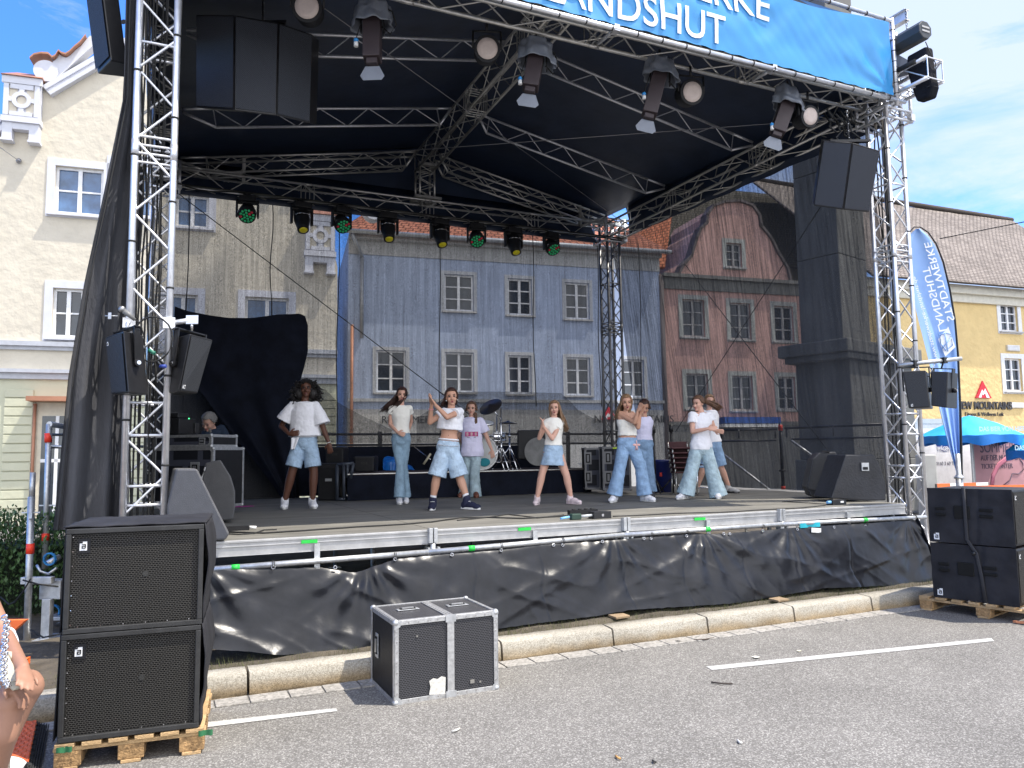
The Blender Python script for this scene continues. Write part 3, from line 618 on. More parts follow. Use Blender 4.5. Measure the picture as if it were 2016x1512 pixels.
for i,r in enumerate(wins): window(F,cream,*r,cols=2,rows=2,glass=GLASSB if i!=1 else GLASS,sur=WST,sw=.2,sill=WST)
def strip(b,p0,p1,th_,o0,o1,off=0):
    d=V((p1[0]-p0[0],p1[1]-p0[1])).normalized(); n=V((d.y,-d.x)); 
    pts=[(p0[0]+n.x*off,p0[1]+n.y*off),(p1[0]+n.x*off,p1[1]+n.y*off),(p1[0]+n.x*(off+th_),p1[1]+n.y*(off+th_)),(p0[0]+n.x*(off+th_),p0[1]+n.y*(off+th_))]; F.poly(b,pts,o0,o1)
def rake(par,a0,z0,a1,z1,mp_):
    b=B(); d=V((a1-a0,z1-z0)).normalized(); n=V((d.y,-d.x))
    for th_,o1,off in((.12,.16,.02),(.1,.1,.142),(.1,.2,.244)):
        pts=[(a0+n.x*off,z0+n.y*off),(a1+n.x*off,z1+n.y*off),(a1+n.x*(off+th_),z1+n.y*(off+th_)),(a0+n.x*(off+th_),z0+n.y*(off+th_))]; F.poly(b,[(mp_(a),z) for a,z in pts],.002,o1)
    b.build('raking_moulding',WST,par)
def turret(par,am,zt_):
    b=B(); a0,a1=am-tw2,am+tw2; zb=zt_-hT; h_=hT; wd=a1-a0
    F.rect(b,a0,a1,zb,zt_,.0,.22); F.rect(b,a0-.04,a1+.04,zt_-.2,zt_,.222,.3); F.rect(b,a0-.03,a1+.03,zb-.16,zb-.003,.0,.3)
    zc=zb-.62; F.rect(b,a0,a0+wd*.27,zc,zb-.163,0,.24); F.rect(b,a1-wd*.27,a1,zc,zb-.163,0,.24); F.rect(b,a0+wd*.27+.002,a1-wd*.27-.002,zb-.34,zb-.164,0,.238)
    F.rect(b,a0-.03,a0+wd*.27+.02,zc-.06,zc-.002,0,.28); F.rect(b,a1-wd*.27-.02,a1+.03,zc-.06,zc-.002,0,.28)
    tu=b.build('turret',WST,par)
    b=B(); cz=zb+h_*.42; rr=wd*.27
    for k in range(24):
        t0,t1=2*PI*k/24,2*PI*(k+1)/24
        F.poly(b,[(am+rr*.55*math.cos(t0),cz+rr*.55*math.sin(t0)),(am+rr*math.cos(t0),cz+rr*math.sin(t0)),(am+rr*math.cos(t1),cz+rr*math.sin(t1)),(am+rr*.55*math.cos(t1),cz+rr*.55*math.sin(t1))],.226,.29)
    for sx in(-1,1):
        F.rect(b,am+sx*rr*1.0-(.0 if sx>0 else wd*.14),am+sx*rr+(wd*.14 if sx>0 else 0),cz-.06,cz+.06,.226,.283)
        F.rect(b,am-.06,am+.06,cz+(rr if sx>0 else -rr-wd*.14),cz+(rr+wd*.14 if sx>0 else -rr),.226,.283)
        F.rect(b,am+sx*wd*.42-.06,am+sx*wd*.42+.06,zb+.02,zt_-.21,.226,.287)
    F.rect(b,a0+.16,a1-.16,zb+.02,zb+.13,.226,.284); F.rect(b,a0+.16,a1-.16,zt_-.34,zt_-.21,.226,.284); b.build('tracery',WST,tu)
    b=B()
    for sx in(-1,1):
        for sz_ in(-1,1): F.rect(b,am+sx*wd*.25-wd*.12,am+sx*wd*.25+wd*.12,cz+sz_*rr*.95-.16,cz+sz_*rr*.95+.16,.223,.236)
    b.disc(F.P(am,cz,.238),F.e,(0,0,1),rr*.5); b.build('panel',CRM,tu)
    b=B(); ztop=zt_+.38; b.add([F.P(a0-.06,zt_+.003,.36),F.P(a1+.06,zt_+.003,.36),F.P(a1-.1,ztop,-.3),F.P(a0+.14,ztop,-.3),F.P(a0-.06,zt_+.003,-.8),F.P(a1+.06,zt_+.003,-.8)],[(0,1,2,3),(3,2,5,4),(0,3,4),(1,5,2),(0,4,5,1)]); b.build('copper_cap',COP,tu)
for am,zt_ in((tl_,zo),(tr_,zo),(ti,zi),(2*ax0-ti,zi)): turret(cream,am,zt_)
for mp_ in((lambda a:a),(lambda a:2*ax0-a)):
    rake(cream,tl_+tw2,zo,ti-tw2,zo+(ti-tl_-2*tw2)*sl2,mp_) if mp_(1)==1 else None; rake(cream,ti+tw2,zi-.1,ax0-1,zi-.1+(ax0-1-ti-tw2)*sl,mp_)
    for da,dz in((0,0),(tl_-ti,zo-zi)):
        b=B(); cx,cz=q(92,143); r=.30
        b.prism([F.P(mp_(cx+da+r*math.cos(2*PI*k/28)),cz+dz+r*math.sin(2*PI*k/28),-.3) for k in range(28)],F.n*.42)
        pr=[(100,132),(106,122),(112,118),(118,108),(124,113),(132,115),(140,110),(150,100),(160,92),(172,78),(178,72),(186,74),(192,84),(110,158)]
        if da: pr=pr[:5]+[(124,146),(110,158)]
        F.poly(b,[(mp_(q(x,y)[0]+da),q(x,y)[1]+dz) for x,y in pr],-.3,.05); sc_=b.build('scroll',WST,cream)
        b=B(); ps=[(62,122),(70,115),(84,112),(98,113),(106,120),(112,117),(118,107),(124,112),(132,114),(140,109),(150,99),(160,91),(171,77)]
        if da: ps=ps[:7]
        for k in range(len(ps)-1):
            a,c=q(*ps[k]),q(*ps[k+1]); F.poly(b,[(mp_(a[0]+da),a[1]+dz),(mp_(c[0]+da),c[1]+dz),(mp_(c[0]+da),c[1]+dz+.05),(mp_(a[0]+da),a[1]+dz+.05)],-.33,.2)
        b.build('coping',COP,sc_)
# ledges between the floors and the rusticated ground floor
b=B(); zz=[q(70,y)[1] for y in(673,682,728,735,747)]
al,ar=le,aR
F.rect(b,al,ar,zz[1],zz[0],0,.16); F.rect(b,al,ar,zz[1]-.1,zz[1]-.002,0,.08); F.rect(b,al,ar,zz[3],zz[2],0,.22); F.rect(b,al,ar,zz[4],zz[3]-.002,0,.13); b.build('ledge',GREYC,cream)
b=B(); rows=14; z=0; 
F.rect(b,al,ar,0,zz[4]-.003,0,.04); gf=b.build('ground_floor',GRS,cream)
hh=(zz[4]-.2)/rows
for (x0,x1) in((5,62),(240,330),(345,470),(600,660)):
    b=B(); a0,a1=q(x0,900)[0],q(x1,900)[0]
    for k in range(rows-1): F.rect(b,a0,a1,.45+k*hh*.93,.45+(k+1)*hh*.93-.035,.042,.08)
    b.build('rustication',GRS,gf,bev=.01)
dr=F.R(72,812,150,1030); b=B(); F.rect(b,dr[0]-.15,dr[1]+.2,0,dr[3]+.25,.042,.06); F.rect(b,dr[0]-.0,dr[1],0,dr[3],.061,.07); dfr=b.build('door_frame',M('cream render',(.6,.55,.44),.8),cream)
b=B(); F.rect(b,dr[0]+.1,dr[1]-.1,.1,dr[3]-.1,.072,.078); b.build('shop_glass',GLASS,dfr)
b=B(); a,z=dr[0],dr[3]; F.rect(b,a+.1,dr[1]-.1,z*.55,z*.58,.079,.1); F.rect(b,(a+dr[1])/2-.04,(a+dr[1])/2+.04,.1,z-.1,.079,.1); b.build('mullion',WF,dfr)
ch=q(70,790); b=B(); F.rect(b,q(62,790)[0],q(160,790)[0],ch[1]-.02,ch[1]+.1,.0,.55); b.build('copper_canopy',COP,cream)
b=B(); b.tube(F.P(q(67,900)[0],0,.12),F.P(q(67,900)[0],q(67,795)[1],.12),.04); b.build('downpipe',COP,cream)
b=B(); hk=q(38,318); b.ball(F.P(hk[0],hk[1],.06),.07); b.tube(F.P(hk[0],hk[1],.1),W(-40,262,13),.012); b.build('anchored_wire',WIRE,cream)
b=B(); F.rect(b,le+.5,aR-.5,0,8,-9,-6.01); b.build('rear_wing',CRM,cream)
# ---- blue house
F=Fac(690,28.5,6200); BLU=plaster('blue plaster',(.38,.45,.60),.07,.15,4); 
blue=thing('blue_house','long pale blue house with red tiled roof seen through the rear scrim','house',F.P(0,0))
TILE=None
def tiles(name,c0,c1,sc):
    m=bpy.data.materials.new(name); m.use_nodes=True; nt=m.node_tree; N=nt.nodes; L=nt.links; p=N['Principled BSDF']; p.inputs['Roughness'].default_value=.85; p.inputs['Specular IOR Level'].default_value=.2
    tc=N.new('ShaderNodeTexCoord'); br=N.new('ShaderNodeTexBrick'); mp=N.new('ShaderNodeMapping'); mp.inputs['Rotation'].default_value=(PI/2,0,0) ; L.new(tc.outputs['UV'],br.inputs[0])
    br.inputs['Scale'].default_value=1; br.inputs['Brick Width'].default_value=.24*sc; br.inputs['Row Height'].default_value=.19*sc; br.inputs['Mortar Size'].default_value=.022*sc; br.inputs['Color1'].default_value=(*c0,1); br.inputs['Color2'].default_value=(*c1,1); br.inputs['Mortar'].default_value=(c0[0]*.35,c0[1]*.35,c0[2]*.35,1)
    n=N.new('ShaderNodeTexNoise'); n.inputs['Scale'].default_value=.9; L.new(tc.outputs['Object'],n.inputs[0]); r=N.new('ShaderNodeMapRange'); r.inputs[3].default_value=.7; r.inputs[4].default_value=1.25; L.new(n.outputs[0],r.inputs[0])
    x=N.new('ShaderNodeVectorMath'); x.operation='SCALE'; L.new(br.outputs[0],x.inputs[0]); L.new(r.outputs[0],x.inputs['Scale']); L.new(x.outputs[0],p.inputs['Base Color'])
    bu=N.new('ShaderNodeBump'); bu.inputs['Strength'].default_value=.7; bu.inputs['Distance'].default_value=.04; L.new(br.outputs['Fac'],bu.inputs['Height']); bu.invert=True; L.new(bu.outputs[0],p.inputs['Normal'])
    return m
def roofplane(name,mat,par,p0,p1,p2,p3,nx=40,ny=20,sagv=0):      # p0,p1 eave, p2,p3 ridge
    p0,p1,p2,p3=map(V,(p0,p1,p2,p3)); b=B(); b.sheet(lambda s,t:(p0.lerp(p1,s)).lerp(p3.lerp(p2,s),t)+V((0,0,-sagv*math.sin(s*PI)*t+.02*fnoise(s*20,t*9))),nx,ny); o=b.build(name,mat,par,th=.08)
    uv=o.data.uv_layers.new(name='UVMap'); wd=(p1-p0).length; hg=(p3-p0).length
    k=0
    for j in range(ny):
        for i in range(nx):
            pass
    for lp in o.data.loops:
        vi=lp.vertex_index; i,j=vi%(nx+1),vi//(nx+1); uv.data[lp.index].uv=(i/nx*wd,j/ny*hg)
    return o
RED=tiles('red roof tiles',(.34,.13,.085),(.46,.19,.12),1.3); GRYT=tiles('grey brown roof tiles',(.20,.17,.15),(.30,.26,.23),1.0); DRED=tiles('orange red tiles',(.5,.17,.09),(.58,.22,.12),1.2)  # last one: brighter, more orange tiles of the rose house
al=F.sz(685,700)[0]; ar=F.sz(1303,700)[0]; ze=F.sz(940,478)[1]
b=B(); F.rect(b,al,ar,0,ze,-8,0); wall=b.build('wall',BLU,blue)
wins=[]
for (x0,x1,y0,y1) in[(875,932,541,612),(1000,1047,549,620),(1113,1160,557,628),(741,799,690,772),(876,933,694,772),(1001,1046,700,775),(1115,1162,704,778),(1228,1268,708,782)]: wins.append(F.R(x0,y0,x1,y1))
cut(wall,[(F,)+r for r in wins])
for r in wins: window(F,blue,*r,cols=2,rows=3,glass=GLASS,fr=WF,sur=M('pale surround',(.5,.52,.55),.8),sw=.14,sill=WFG)
b=B(); z1=F.sz(900,786)[1]; F.rect(b,al,ar,z1-.12,z1,0,.12); F.rect(b,al,ar,ze-.75,ze-.04,0,.05); F.rect(b,al,ar,ze-.2,ze,.051,.3); b.build('cornice',M('pale grey render',(.42,.43,.44),.8),blue)
b=B(); F.rect(b,al,ar,0,z1-.4,0,.03); b.build('plinth',M('grey white render',(.5,.5,.49),.85),blue)
zr=ze+4.2; p=[F.P(al-.4,ze-.05,.5),F.P(ar+.4,ze-.05,.5),F.P(ar-3,zr,-4.5),F.P(al+3.5,zr,-4.5)]; roofplane('roof',RED,blue,*p)
b=B(); b.tube(F.P(al-.4,ze-.02,.56),F.P(ar+.3,ze-.02,.56),.09); b.tube(F.P(al+.1,ze-.1,.5),F.P(al+.5,ze-.9,.1),.07); b.tube(F.P(al+.5,ze-.9,.1),F.P(al+.5,ze-4,.1),.07); b.build('gutter_pipe',M('zinc',(.35,.37,.4),.5,.5),blue)
b=B(); a=F.sz(693,600)[0]; b.tube(F.P(a,0,.1),F.P(a,F.sz(690,640)[1],.1),.06); b.build('downpipe',COP,blue)
INK=M('dark lettering',(.05,.05,.055),.6); REDP=M('red sign',(.6,.02,.04),.5)
a,z=F.sz(750,833); text_mesh('lettering','REFORMER PILATES',INK,.27,F.P(a,z,.07),F.e,(0,0,1),blue,.03)
a,z=F.sz(1168,832); text_mesh('lettering','NEW MOUNTAINS',INK,.30,F.P(a,z,.07),F.e,(0,0,1),blue,.03)
def mountain(f,par,xc,y0,y1,off=.1):
    ac,zb=f.sz(xc,y1); zt_=f.sz(xc,y0)[1]; h=zt_-zb; b=B(); f.poly(b,[(ac-h*.62,zb),(ac+h*.62,zb),(ac,zt_)],off,off+.05); s_=b.build('sign_triangle',REDP,par)
    b=B(); f.poly(b,[(ac-h*.42,zb+.02),(ac-h*.1,zb+h*.5),(ac+.0*h,zb+h*.36),(ac+h*.13,zb+h*.56),(ac+h*.44,zb+.02),(ac+h*.2,zb+.02),(ac+h*.1,zb+h*.28),(ac-h*.06,zb+h*.16),(ac-h*.14,zb+h*.24),(ac-h*.2,zb+.02)][::-1],off+.052,off+.06); b.build('sign_peak',WHT,s_)
mountain(F,blue,1197,800,826)
# ---- rose house
FBL=F; FB=None
_r=ray(1307,700); _t=(FBL.o-CAM).dot(FBL.n)/_r.dot(FBL.n); FB=(_r*_t).dot(fh)
F=Fac(1307,FB+.1,5900); ROSE=plaster('rose plaster',(.58,.37,.33),.08,.15,4)
rose=thing('rose_house','rose pink gabled house seen through the dark side scrim','house',F.P(0,0))
al=F.sz(1310,700)[0]; ar=F.sz(1580,700)[0]; zc=F.sz(1445,552)[1]
gp=[(1337,541),(1345,525),(1362,505),(1372,470),(1380,452),(1392,440),(1393,425),(1404,408),(1425,400),(1455,398),(1480,407),(1492,425),(1495,445),(1515,470),(1530,500),(1548,530),(1554,557)]
gpl=[F.sz(x,y) for x,y in gp]
b=B(); F.poly(b,[(al,0),(ar,0),(ar,zc),(gpl[-1][0],zc)]+[g for g in reversed(gpl)]+[(al,zc)],-7,0); wall=b.build('wall',ROSE,rose)
wins=[F.R(*r) for r in[(1344,590,1387,663),(1438,597,1478,668),(1525,603,1562,672),(1352,736,1394,804),(1442,740,1482,808),(1533,742,1566,806),(1430,479,1460,526)]]
cut(wall,[(F,)+r for r in wins])
for r in wins: window(F,rose,*r,cols=2,rows=3,glass=GLASS,fr=WFG,sur=M('green grey surround',(.42,.44,.42),.8),sw=.2,sill=WFG)
b=B(); F.rect(b,al,ar,zc-.55,zc-.05,0,.08); F.rect(b,al-.1,ar+.1,zc-.049,zc+.1,0,.25); z1=F.sz(1440,830)[1]; F.rect(b,al,ar,z1-.15,z1,0,.1); F.rect(b,al,ar,0,z1-.152,0,.04); b.build('cornice',M('dark grey render',(.2,.2,.19),.85),rose)
b=B()
for g0,g1 in zip(gpl,gpl[1:]):
    d_=V((g1[0]-g0[0],g1[1]-g0[1])).normalized()*.06; F.poly(b,[(g0[0]-d_.x,g0[1]-d_.y),(g1[0]+d_.x,g1[1]+d_.y),(g1[0]+d_.x-d_.y*1.8,g1[1]+d_.y+d_.x*1.8),(g0[0]-d_.x-d_.y*1.8,g0[1]-d_.y+d_.x*1.8)],-.4,.12)
b.build('gable_coping',M('dark coping',(.14,.12,.12),.8),rose)
b=B(); x0=al; b.tube(F.P(al-.15,0,.1),F.P(al-.15,zc,.1),.12); b.build('downpipe',M('dark coping',(.1,.09,.09),.8),rose)
zr=zc+4.6; roofplane('roof',DRED,rose,F.P(al-2.0,zc+.2,-.35),F.P(al+.3,zc+.45,-.35),F.P(al+1.9,zc+3.6,-2.4),F.P(al+.1,zc+2.9,-2.4),30,16)
a0,a1,z0,zz_=F.R(1404,823,1512,835); b=B(); F.rect(b,a0,a1,z0,zz_,.1,.9); b.build('awning',M('blue awning',(.03,.11,.42),.6),rose)
a0,a1,z0,zz_=F.R(1404,836,1512,842); b=B(); F.rect(b,a0,a1,z0,zz_,.1,.88); b.build('awning_valance',WHT,rose)
a,z=F.sz(1516,840); text_mesh('house_number','7',WHT,.28,F.P(a,z,.06),F.e,(0,0,1),rose,.02)
F2=Fac(1450,37,5900); rh_=thing('rear_house','brown roofed house rising behind the rose gabled house','house',F2.P(0,0)); a0,a1=F2.sz(1262,500)[0],F2.sz(1610,500)[0]; ze2=F2.sz(1450,520)[1]; zr2=F2.sz(1450,352)[1]
b=B(); F2.rect(b,a0,a1,0,ze2,-6,0); b.build('wall',M('ochre brown render',(.2,.18,.13),.9,0,.15,2),rh_); roofplane('roof',tiles('brown roof tiles',(.09,.085,.07),(.13,.12,.10),.8),rh_,F2.P(a0-.3,ze2-.1,.4),F2.P(a1+.3,ze2-.1,.4),F2.P(a1+.3,zr2,-1.6),F2.P(a0-.3,zr2,-1.6),30,14)
# connecting wall between blue and rose
b=B(); F.rect(b,al-.8,al-.2,0,zc-1.0,-5,-.8); b.build('side_wall',M('brown render',(.1,.07,.06),.85),rose)
# ---- yellow house
F=Fac(1940,34,5300); YEL=plaster('yellow plaster',(.70,.53,.26),.07,.6,4)
yel=thing('yellow_house','yellow house with large grey tiled roof at the right','house',F.P(0,0))
al=F.sz(1700,700)[0]; ar=F.sz(2200,700)[0]; ze=F.sz(1940,568)[1]
b=B(); F.rect(b,al,ar,0,ze,-10,0); wall=b.build('wall',YEL,yel)
wins=[F.R(*r) for r in[(1970,600,2003,652),(1979,706,2012,770)]]; cut(wall,[(F,)+r for r in wins])
for r in wins: window(F,yel,*r,cols=2,rows=3,glass=GLASS,sur=WF,sw=.22,sill=WFG)
b=B(); z1=F.sz(1940,578)[1]; F.rect(b,al,ar,z1-.15,ze,0,.35); F.rect(b,al,ar,z1-.5,z1-.152,0,.15); b.build('cornice',M('cream cornice',(.62,.6,.52),.8),yel)
ez=F.P(al,ze,.7); zr_=[F.sz(x,y) for x,y in((1785,395),(1980,432))]
rg=[F.sz(1700,382,-7),F.sz(1985,434,-7)]
roofplane('roof',GRYT,yel,F.P(al,ze-.05,.75),F.P(ar,ze-.05,.75),F.P(rg[1][0]+.3,rg[1][1],-7),F.P(al,rg[0][1],-7),90,40,.15)
b=B(); b.tube(F.P(al,rg[0][1]+.05,-7),F.P(rg[1][0]+.3,rg[1][1]+.05,-7),.14); b.build('ridge_cap',GRYT,yel)
b=B(); p1=F.P(ar,ze-.05,.75); b.add([F.P(rg[1][0]+.3,rg[1][1],-7),p1,F.P(ar+9,ze,-7)],[(0,1,2)]); b.build('hip_roof',GRYT,yel,th=.08)
b=B(); 
for k in range(40):
    a=al+(ar-al)*k/40; z=ze+1.2; b.tube(F.P(a,z-.35,-.85),F.P(a,z,-.85),.012,n=4)
for dz in(0,-.12,-.24): b.tube(F.P(al,ze+1.2+dz,-.85),F.P(ar,ze+1.2+dz,-.85),.014,n=4)
b.build('snow_guard',WIRE,yel)
a,z=F.sz(1880,530,-1.6); b=B(); b.add([F.P(a-.1,z-.1,-1.3),F.P(a+1.3,z-.1,-1.3),F.P(a+1.0,z+.55,-1.8),F.P(a-.4,z+.55,-1.8)],[(0,1,2,3)]); b.build('skylight',M('zinc light',(.5,.54,.56),.4,.3),yel,th=.06)
for (x0,y0,x1,y1) in((1980,680,2006,692),(1988,793,2014,804)):
    a0,a1,z0,z1=F.R(x0,y0,x1,y1); b=B(); F.rect(b,a0,a1,z0,z1,.0,.05); v_=b.build('vent_frame',M('beige metal',(.55,.48,.35),.6),yel); b=B()
    for k in range(4): F.rect(b,a0+.05,a1-.05,z0+.04+k*(z1-z0)/4.4,z0+.09+k*(z1-z0)/4.4,.051,.08)
    b.build('louvre',WF,v_)
a,z=F.sz(1886,805); text_mesh('lettering','NEW MOUNTAINS',INK,.33,F.P(a-.12,z,.04),F.e,(0,0,1),yel,.05,bold=.012,sx=.84)
a,z=F.sz(1902,817); text_mesh('lettering','Fitness & Wellness Loft',INK,.17,F.P(a-.1,z-.04,.04),F.e,(0,0,1),yel,.03,sx=1.0)
mountain(F,yel,1934,750,784,.03)
# ---- grey stone monument pier behind the side scrim
STN=M('grey monument stone',(.13,.13,.125),.85,0,.12,1.2,.3,14)
mon=thing('stone_monument','tall grey stone pier with corniced pedestal behind the right side scrim','monument',W(1690,900,19))
ef=(right*math.cos(R(-38))+fh*math.sin(R(38))).normalized(); 
def block(b,Fd,xl,xc,xr,y0,y1,ref):   # corner edge at column xc, faces spreading to xl and xr
    c=W(xc,ref,Fd); z0=W(xc,y1,Fd).z; z1=W(xc,y0,Fd).z
    dl=(-right*.62+fh*.78).normalized(); dr_=(right*.78+fh*.62).normalized()
    def reach(d,x):
        k=(x-1008)/FPX; X=(c-CAM).dot(right); Y=(c-CAM).dot(fh); return (k*Y-X)/(d.dot(right)-k*d.dot(fh))
    l,r=reach(dl,xl),reach(dr_,xr); c=V((c.x,c.y,0)); pts=[c,c+dr_*r,c+dr_*r+dl*l,c+dl*l]
    b.prism([V((p.x,p.y,z0)) for p in pts],V((0,0,z1-z0)))
b=B()
yy=668
for k in range(9):
    block(b,18,1583,1662,1722,yy-170,yy-.7,700) if k<8 else block(b,18,1583,1662,1722,-1900,yy-.7,700); yy-=170
b.build('shaft',STN,mon,bev=.02)
b=B(); block(b,17.6,1535,1670,1822,664,690,700); block(b,17.7,1548,1670,1812,690.5,704,700); b.build('cornice',STN,mon,bev=.03)
b=B(); block(b,18,1570,1672,1800,704.5,905,700); b.build('pedestal',STN,mon,bev=.02)
b=B(); block(b,17.7,1560,1672,1815,905.5,1020,700); b.build('plinth',STN,mon,bev=.02)
# ================================================================ things right of the stage, in the square
# toilet trailer
F=Fac(1860,22,5300); tr=thing('toilet_trailer','white toilet trailer with round dark blue badge behind the flag','trailer',F.P(0,0))
r_=F.R(1800,826,1926,962); b=B(); F.rect(b,r_[0],r_[1],.45,r_[3],-2.2,0); b.build('body',WHT,tr,bev=.03)
b=B(); F.rect(b,r_[0]-.05,r_[1]+.05,r_[3]-.12,r_[3]+.02,-2.25,.03); b.build('roof_rim',M('zinc light',(.5,.54,.56),.4,.3),tr)
b=B(); a,z=F.sz(1858,867); 
b.prism([F.P(a+.32*math.cos(2*PI*k/32),z+.32*math.sin(2*PI*k/32),.002) for k in range(32)],F.n*.006); b.build('round_badge',M('dark blue print',(.015,.04,.24),.5),tr)
for t_,y in(('TOILETTEN',876),('WÄGEN',887)):
    a,z=F.sz(1846,y); text_mesh('lettering',t_,WHT,.11,F.P(a-.02,z,.01),F.e,(0,0,1),tr,.004,bold=.006,sx=.8)
a,z=F.sz(1843,916); text_mesh('lettering','0160 3 60 70 8',M('grey lettering',(.2,.2,.22),.6),.10,F.P(a,z,.004),F.e,(0,0,1),tr,.004,sx=.95)
b=B(); 
for dx in(.6,1.3): 
    for off in(.02,): b.tube(F.P(r_[0]+dx,.3,off-.2),F.P(r_[0]+dx,.3,off),.3,n=18)
b.build('wheel',RUB,tr)
# poster wall
F=Fac(1960,20.5,5300); po=thing('event_poster','large dusky pink summer event poster panel beside the trailer','poster',F.P(0,0))
r_=F.R(1918,858,2120,966); b=B(); F.rect(b,r_[0],r_[1],.3,r_[3],-.05,0); b.build('panel',M('dusky pink print',(.48,.25,.27),.7,0,.1,2),po)
b=B(); F.rect(b,r_[0]-.04,r_[0]-.002,.2,r_[3],-.06,.02); b.build('frame',WFG,po)
TX=M('grey violet lettering',(.12,.09,.13),.7); PK=M('pink drawing',(.62,.2,.28),.7)
for t_,x,y,s_,sx in(('SOMMERGARTEN',1929,891,.28,.8),('AUF DER MÜHLENINSEL',1931,907,.15,.72),('TICKETS UNTER',1932,923,.13,.85)):
    a,z=F.sz(x,y); text_mesh('lettering',t_,TX,s_,F.P(a,z,.006),F.e,(0,0,1),po,.004,sx=sx)
b=B(); pl=[(1953,955),(1955,935),(1966,915),(1985,900),(1992,893),(2005,888),(2030,886)]; b.path([F.P(*F.sz(x,y),.008) for x,y in pl],.07,6,flat=.1,hint=F.n); b.build('pink_swirl',PK,po)
b=B(); pl=[(1975,955),(1988,945),(1992,932),(2004,933),(2014,925),(2013,912),(2008,905)]; b.path([F.P(*F.sz(x,y),.012) for x,y in pl],.012,6); b.build('line_drawing',TX,po)
# blue parasols
SKYB=M('light blue canvas',(.02,.38,.72),.6,0,.06,4,.3,12); SKYD=M('valance blue canvas',(.01,.19,.6),.6)
def parasol(cx,F_,ytop,yedge,rx,label,txts):
    c=W(cx,ytop,F_); c2=W(cx,yedge,F_); t=thing('parasol',label,'parasol',(c.x,c.y,0),group='blue parasols'); R_=rx*F_/FPX; b=B(); n=8
    top=c; vs=[top]; K=8
    def pt(s,a): # s 0..1
        seg=2*PI/n; k=(a%seg)/seg; droop=.10*math.sin(k*PI); r=R_*s*(1-.06*math.sin(k*PI)*s); z=top.z-(top.z-c2.z)*(s**1.25)-0*droop; return V((top.x+r*math.cos(a),top.y+r*math.sin(a),z+.04*fnoise(a*3,s*3)*s))
    b.sheet(lambda s,q_:pt(max(.01,s),q_*2*PI),10,64); b.build('canopy',SKYB,t)
    b=B(); b.sheet(lambda s,q_:pt(1.0,q_*2*PI)+V((0,0,-.22*s*(1+.18*math.sin(q_*2*PI*8+1))))+V((math.cos(q_*2*PI),math.sin(q_*2*PI),0))*.03*s*math.sin(q_*50),4,128); b.build('valance',SKYD,t)
    b=B(); b.tube((c.x,c.y,0),(c.x,c.y,c.z),.025); b.build('pole',WHT,t)
    b=B(); b.tube((c.x,c.y,0),(c.x,c.y,.1),.3,.25); b.build('base',M('concrete',(.35,.34,.32),.9),t)
    b=B()
    for k in range(n): b.tube((c.x,c.y,c.z-.06),pt(.97,k*2*PI/n)-V((0,0,.03)),.01,n=5)
    b.build('rib',STEEL,t)
    for tx_,x,y in txts:
        p=W(x,y,F_-R_*.93); text_mesh('lettering',tx_,M('pale blue print',(.6,.75,.85),.6),.11,p,right,(0,0,1),t,.004,sx=.82,bold=.003)
parasol(1908,20,818,858,92,'light blue parasol in front of the trailer and poster',[('DAS BIER VON HIER',1928,849)])
parasol(2062,19,840,886,74,'light blue parasol cut by the right edge of the photo',[('DAS BIER',1998,886)])
# orange barrier boards
ORG=M('orange plastic',(.85,.16,.03),.5); 
for i,(x0,x1,y,lb) in enumerate([(1843,1945,953,'red and white barrier board in front of the trailer'),(1905,2060,957,'orange barrier board in front of the poster')]):
    p0,p1=W(x0,y,14),W(x1,y-3,15); t=thing('barrier_board',lb,'barrier',(p0.x,p0.y,0),group='barrier boards in the square'); d=(p1-p0).normalized(); n=4
    for k in range(n):
        a,c=p0.lerp(p1,k/n),p0.lerp(p1,(k+1)/n); b=B(); b.box((a+c)/2-V((0,0,.03)),((c-a).length,.03,.07),d,fh); b.build('board',ORG if (k%2==0 or i) else WHT,t)
    for q_ in(p0,p1): b=B(); b.tube((q_.x,q_.y,0),(q_.x,q_.y,q_.z),.02); b.box((q_.x,q_.y,.05),(.4,.25,.1)); b.build('stand',RUB,t)
# light wall block right of the tower
g=W(1826,960,15); t=B(); t.box((g.x,g.y,.77),(.26,.3,1.54),right,fh); tag(t.build('concrete_block',M('pale concrete',(.45,.45,.42),.85,0,.1,4),bev=.02),'pale concrete pillar behind the front right tower','pillar')
# wire over the roof at right
b=B(); b.tube(W(1850,470,30),W(2100,420,26),.02,n=5); tag(b.build('overhead_wire',RUB),'thin overhead wire crossing the grey tiled roof','wire')
# ================================================================ feather flag
FL=thing('feather_flag','tall blue feather flag with mirrored white lettering beside the right tower','flag',(0,0,0))
Fd=11.0; base=W(1893,1117,Fd); FL.location=(base.x,base.y,0)
def fp(x,y,d=0): return W(x,y,Fd-d)
pole=[(1893,1117),(1893,960),(1892,880),(1890,800),(1886,700),(1880,630),(1870,570),(1857,515),(1843,480),(1828,458),(1812,447),(1800,447),(1792,455),(1786,470)]
b=B(); b.path([fp(*p) for p in pole],.02,8,rr=[.024,.022,.02,.018,.016,.014,.013,.012,.011,.01,.01,.009,.009,.008]); b.build('pole',BLK,FL)
rt=[(1889,948),(1889,880),(1888,800),(1884,700),(1878,630),(1868,570),(1855,517),(1841,483),(1826,462),(1811,450)]
lf=[(1888,948),(1868,880),(1848,800),(1826,700),(1808,630),(1794,570),(1787,517),(1786,483),(1791,462),(1803,451)]
FBL=M('sky blue flag cloth',(.30,.48,.82),.6,0,.04,3)
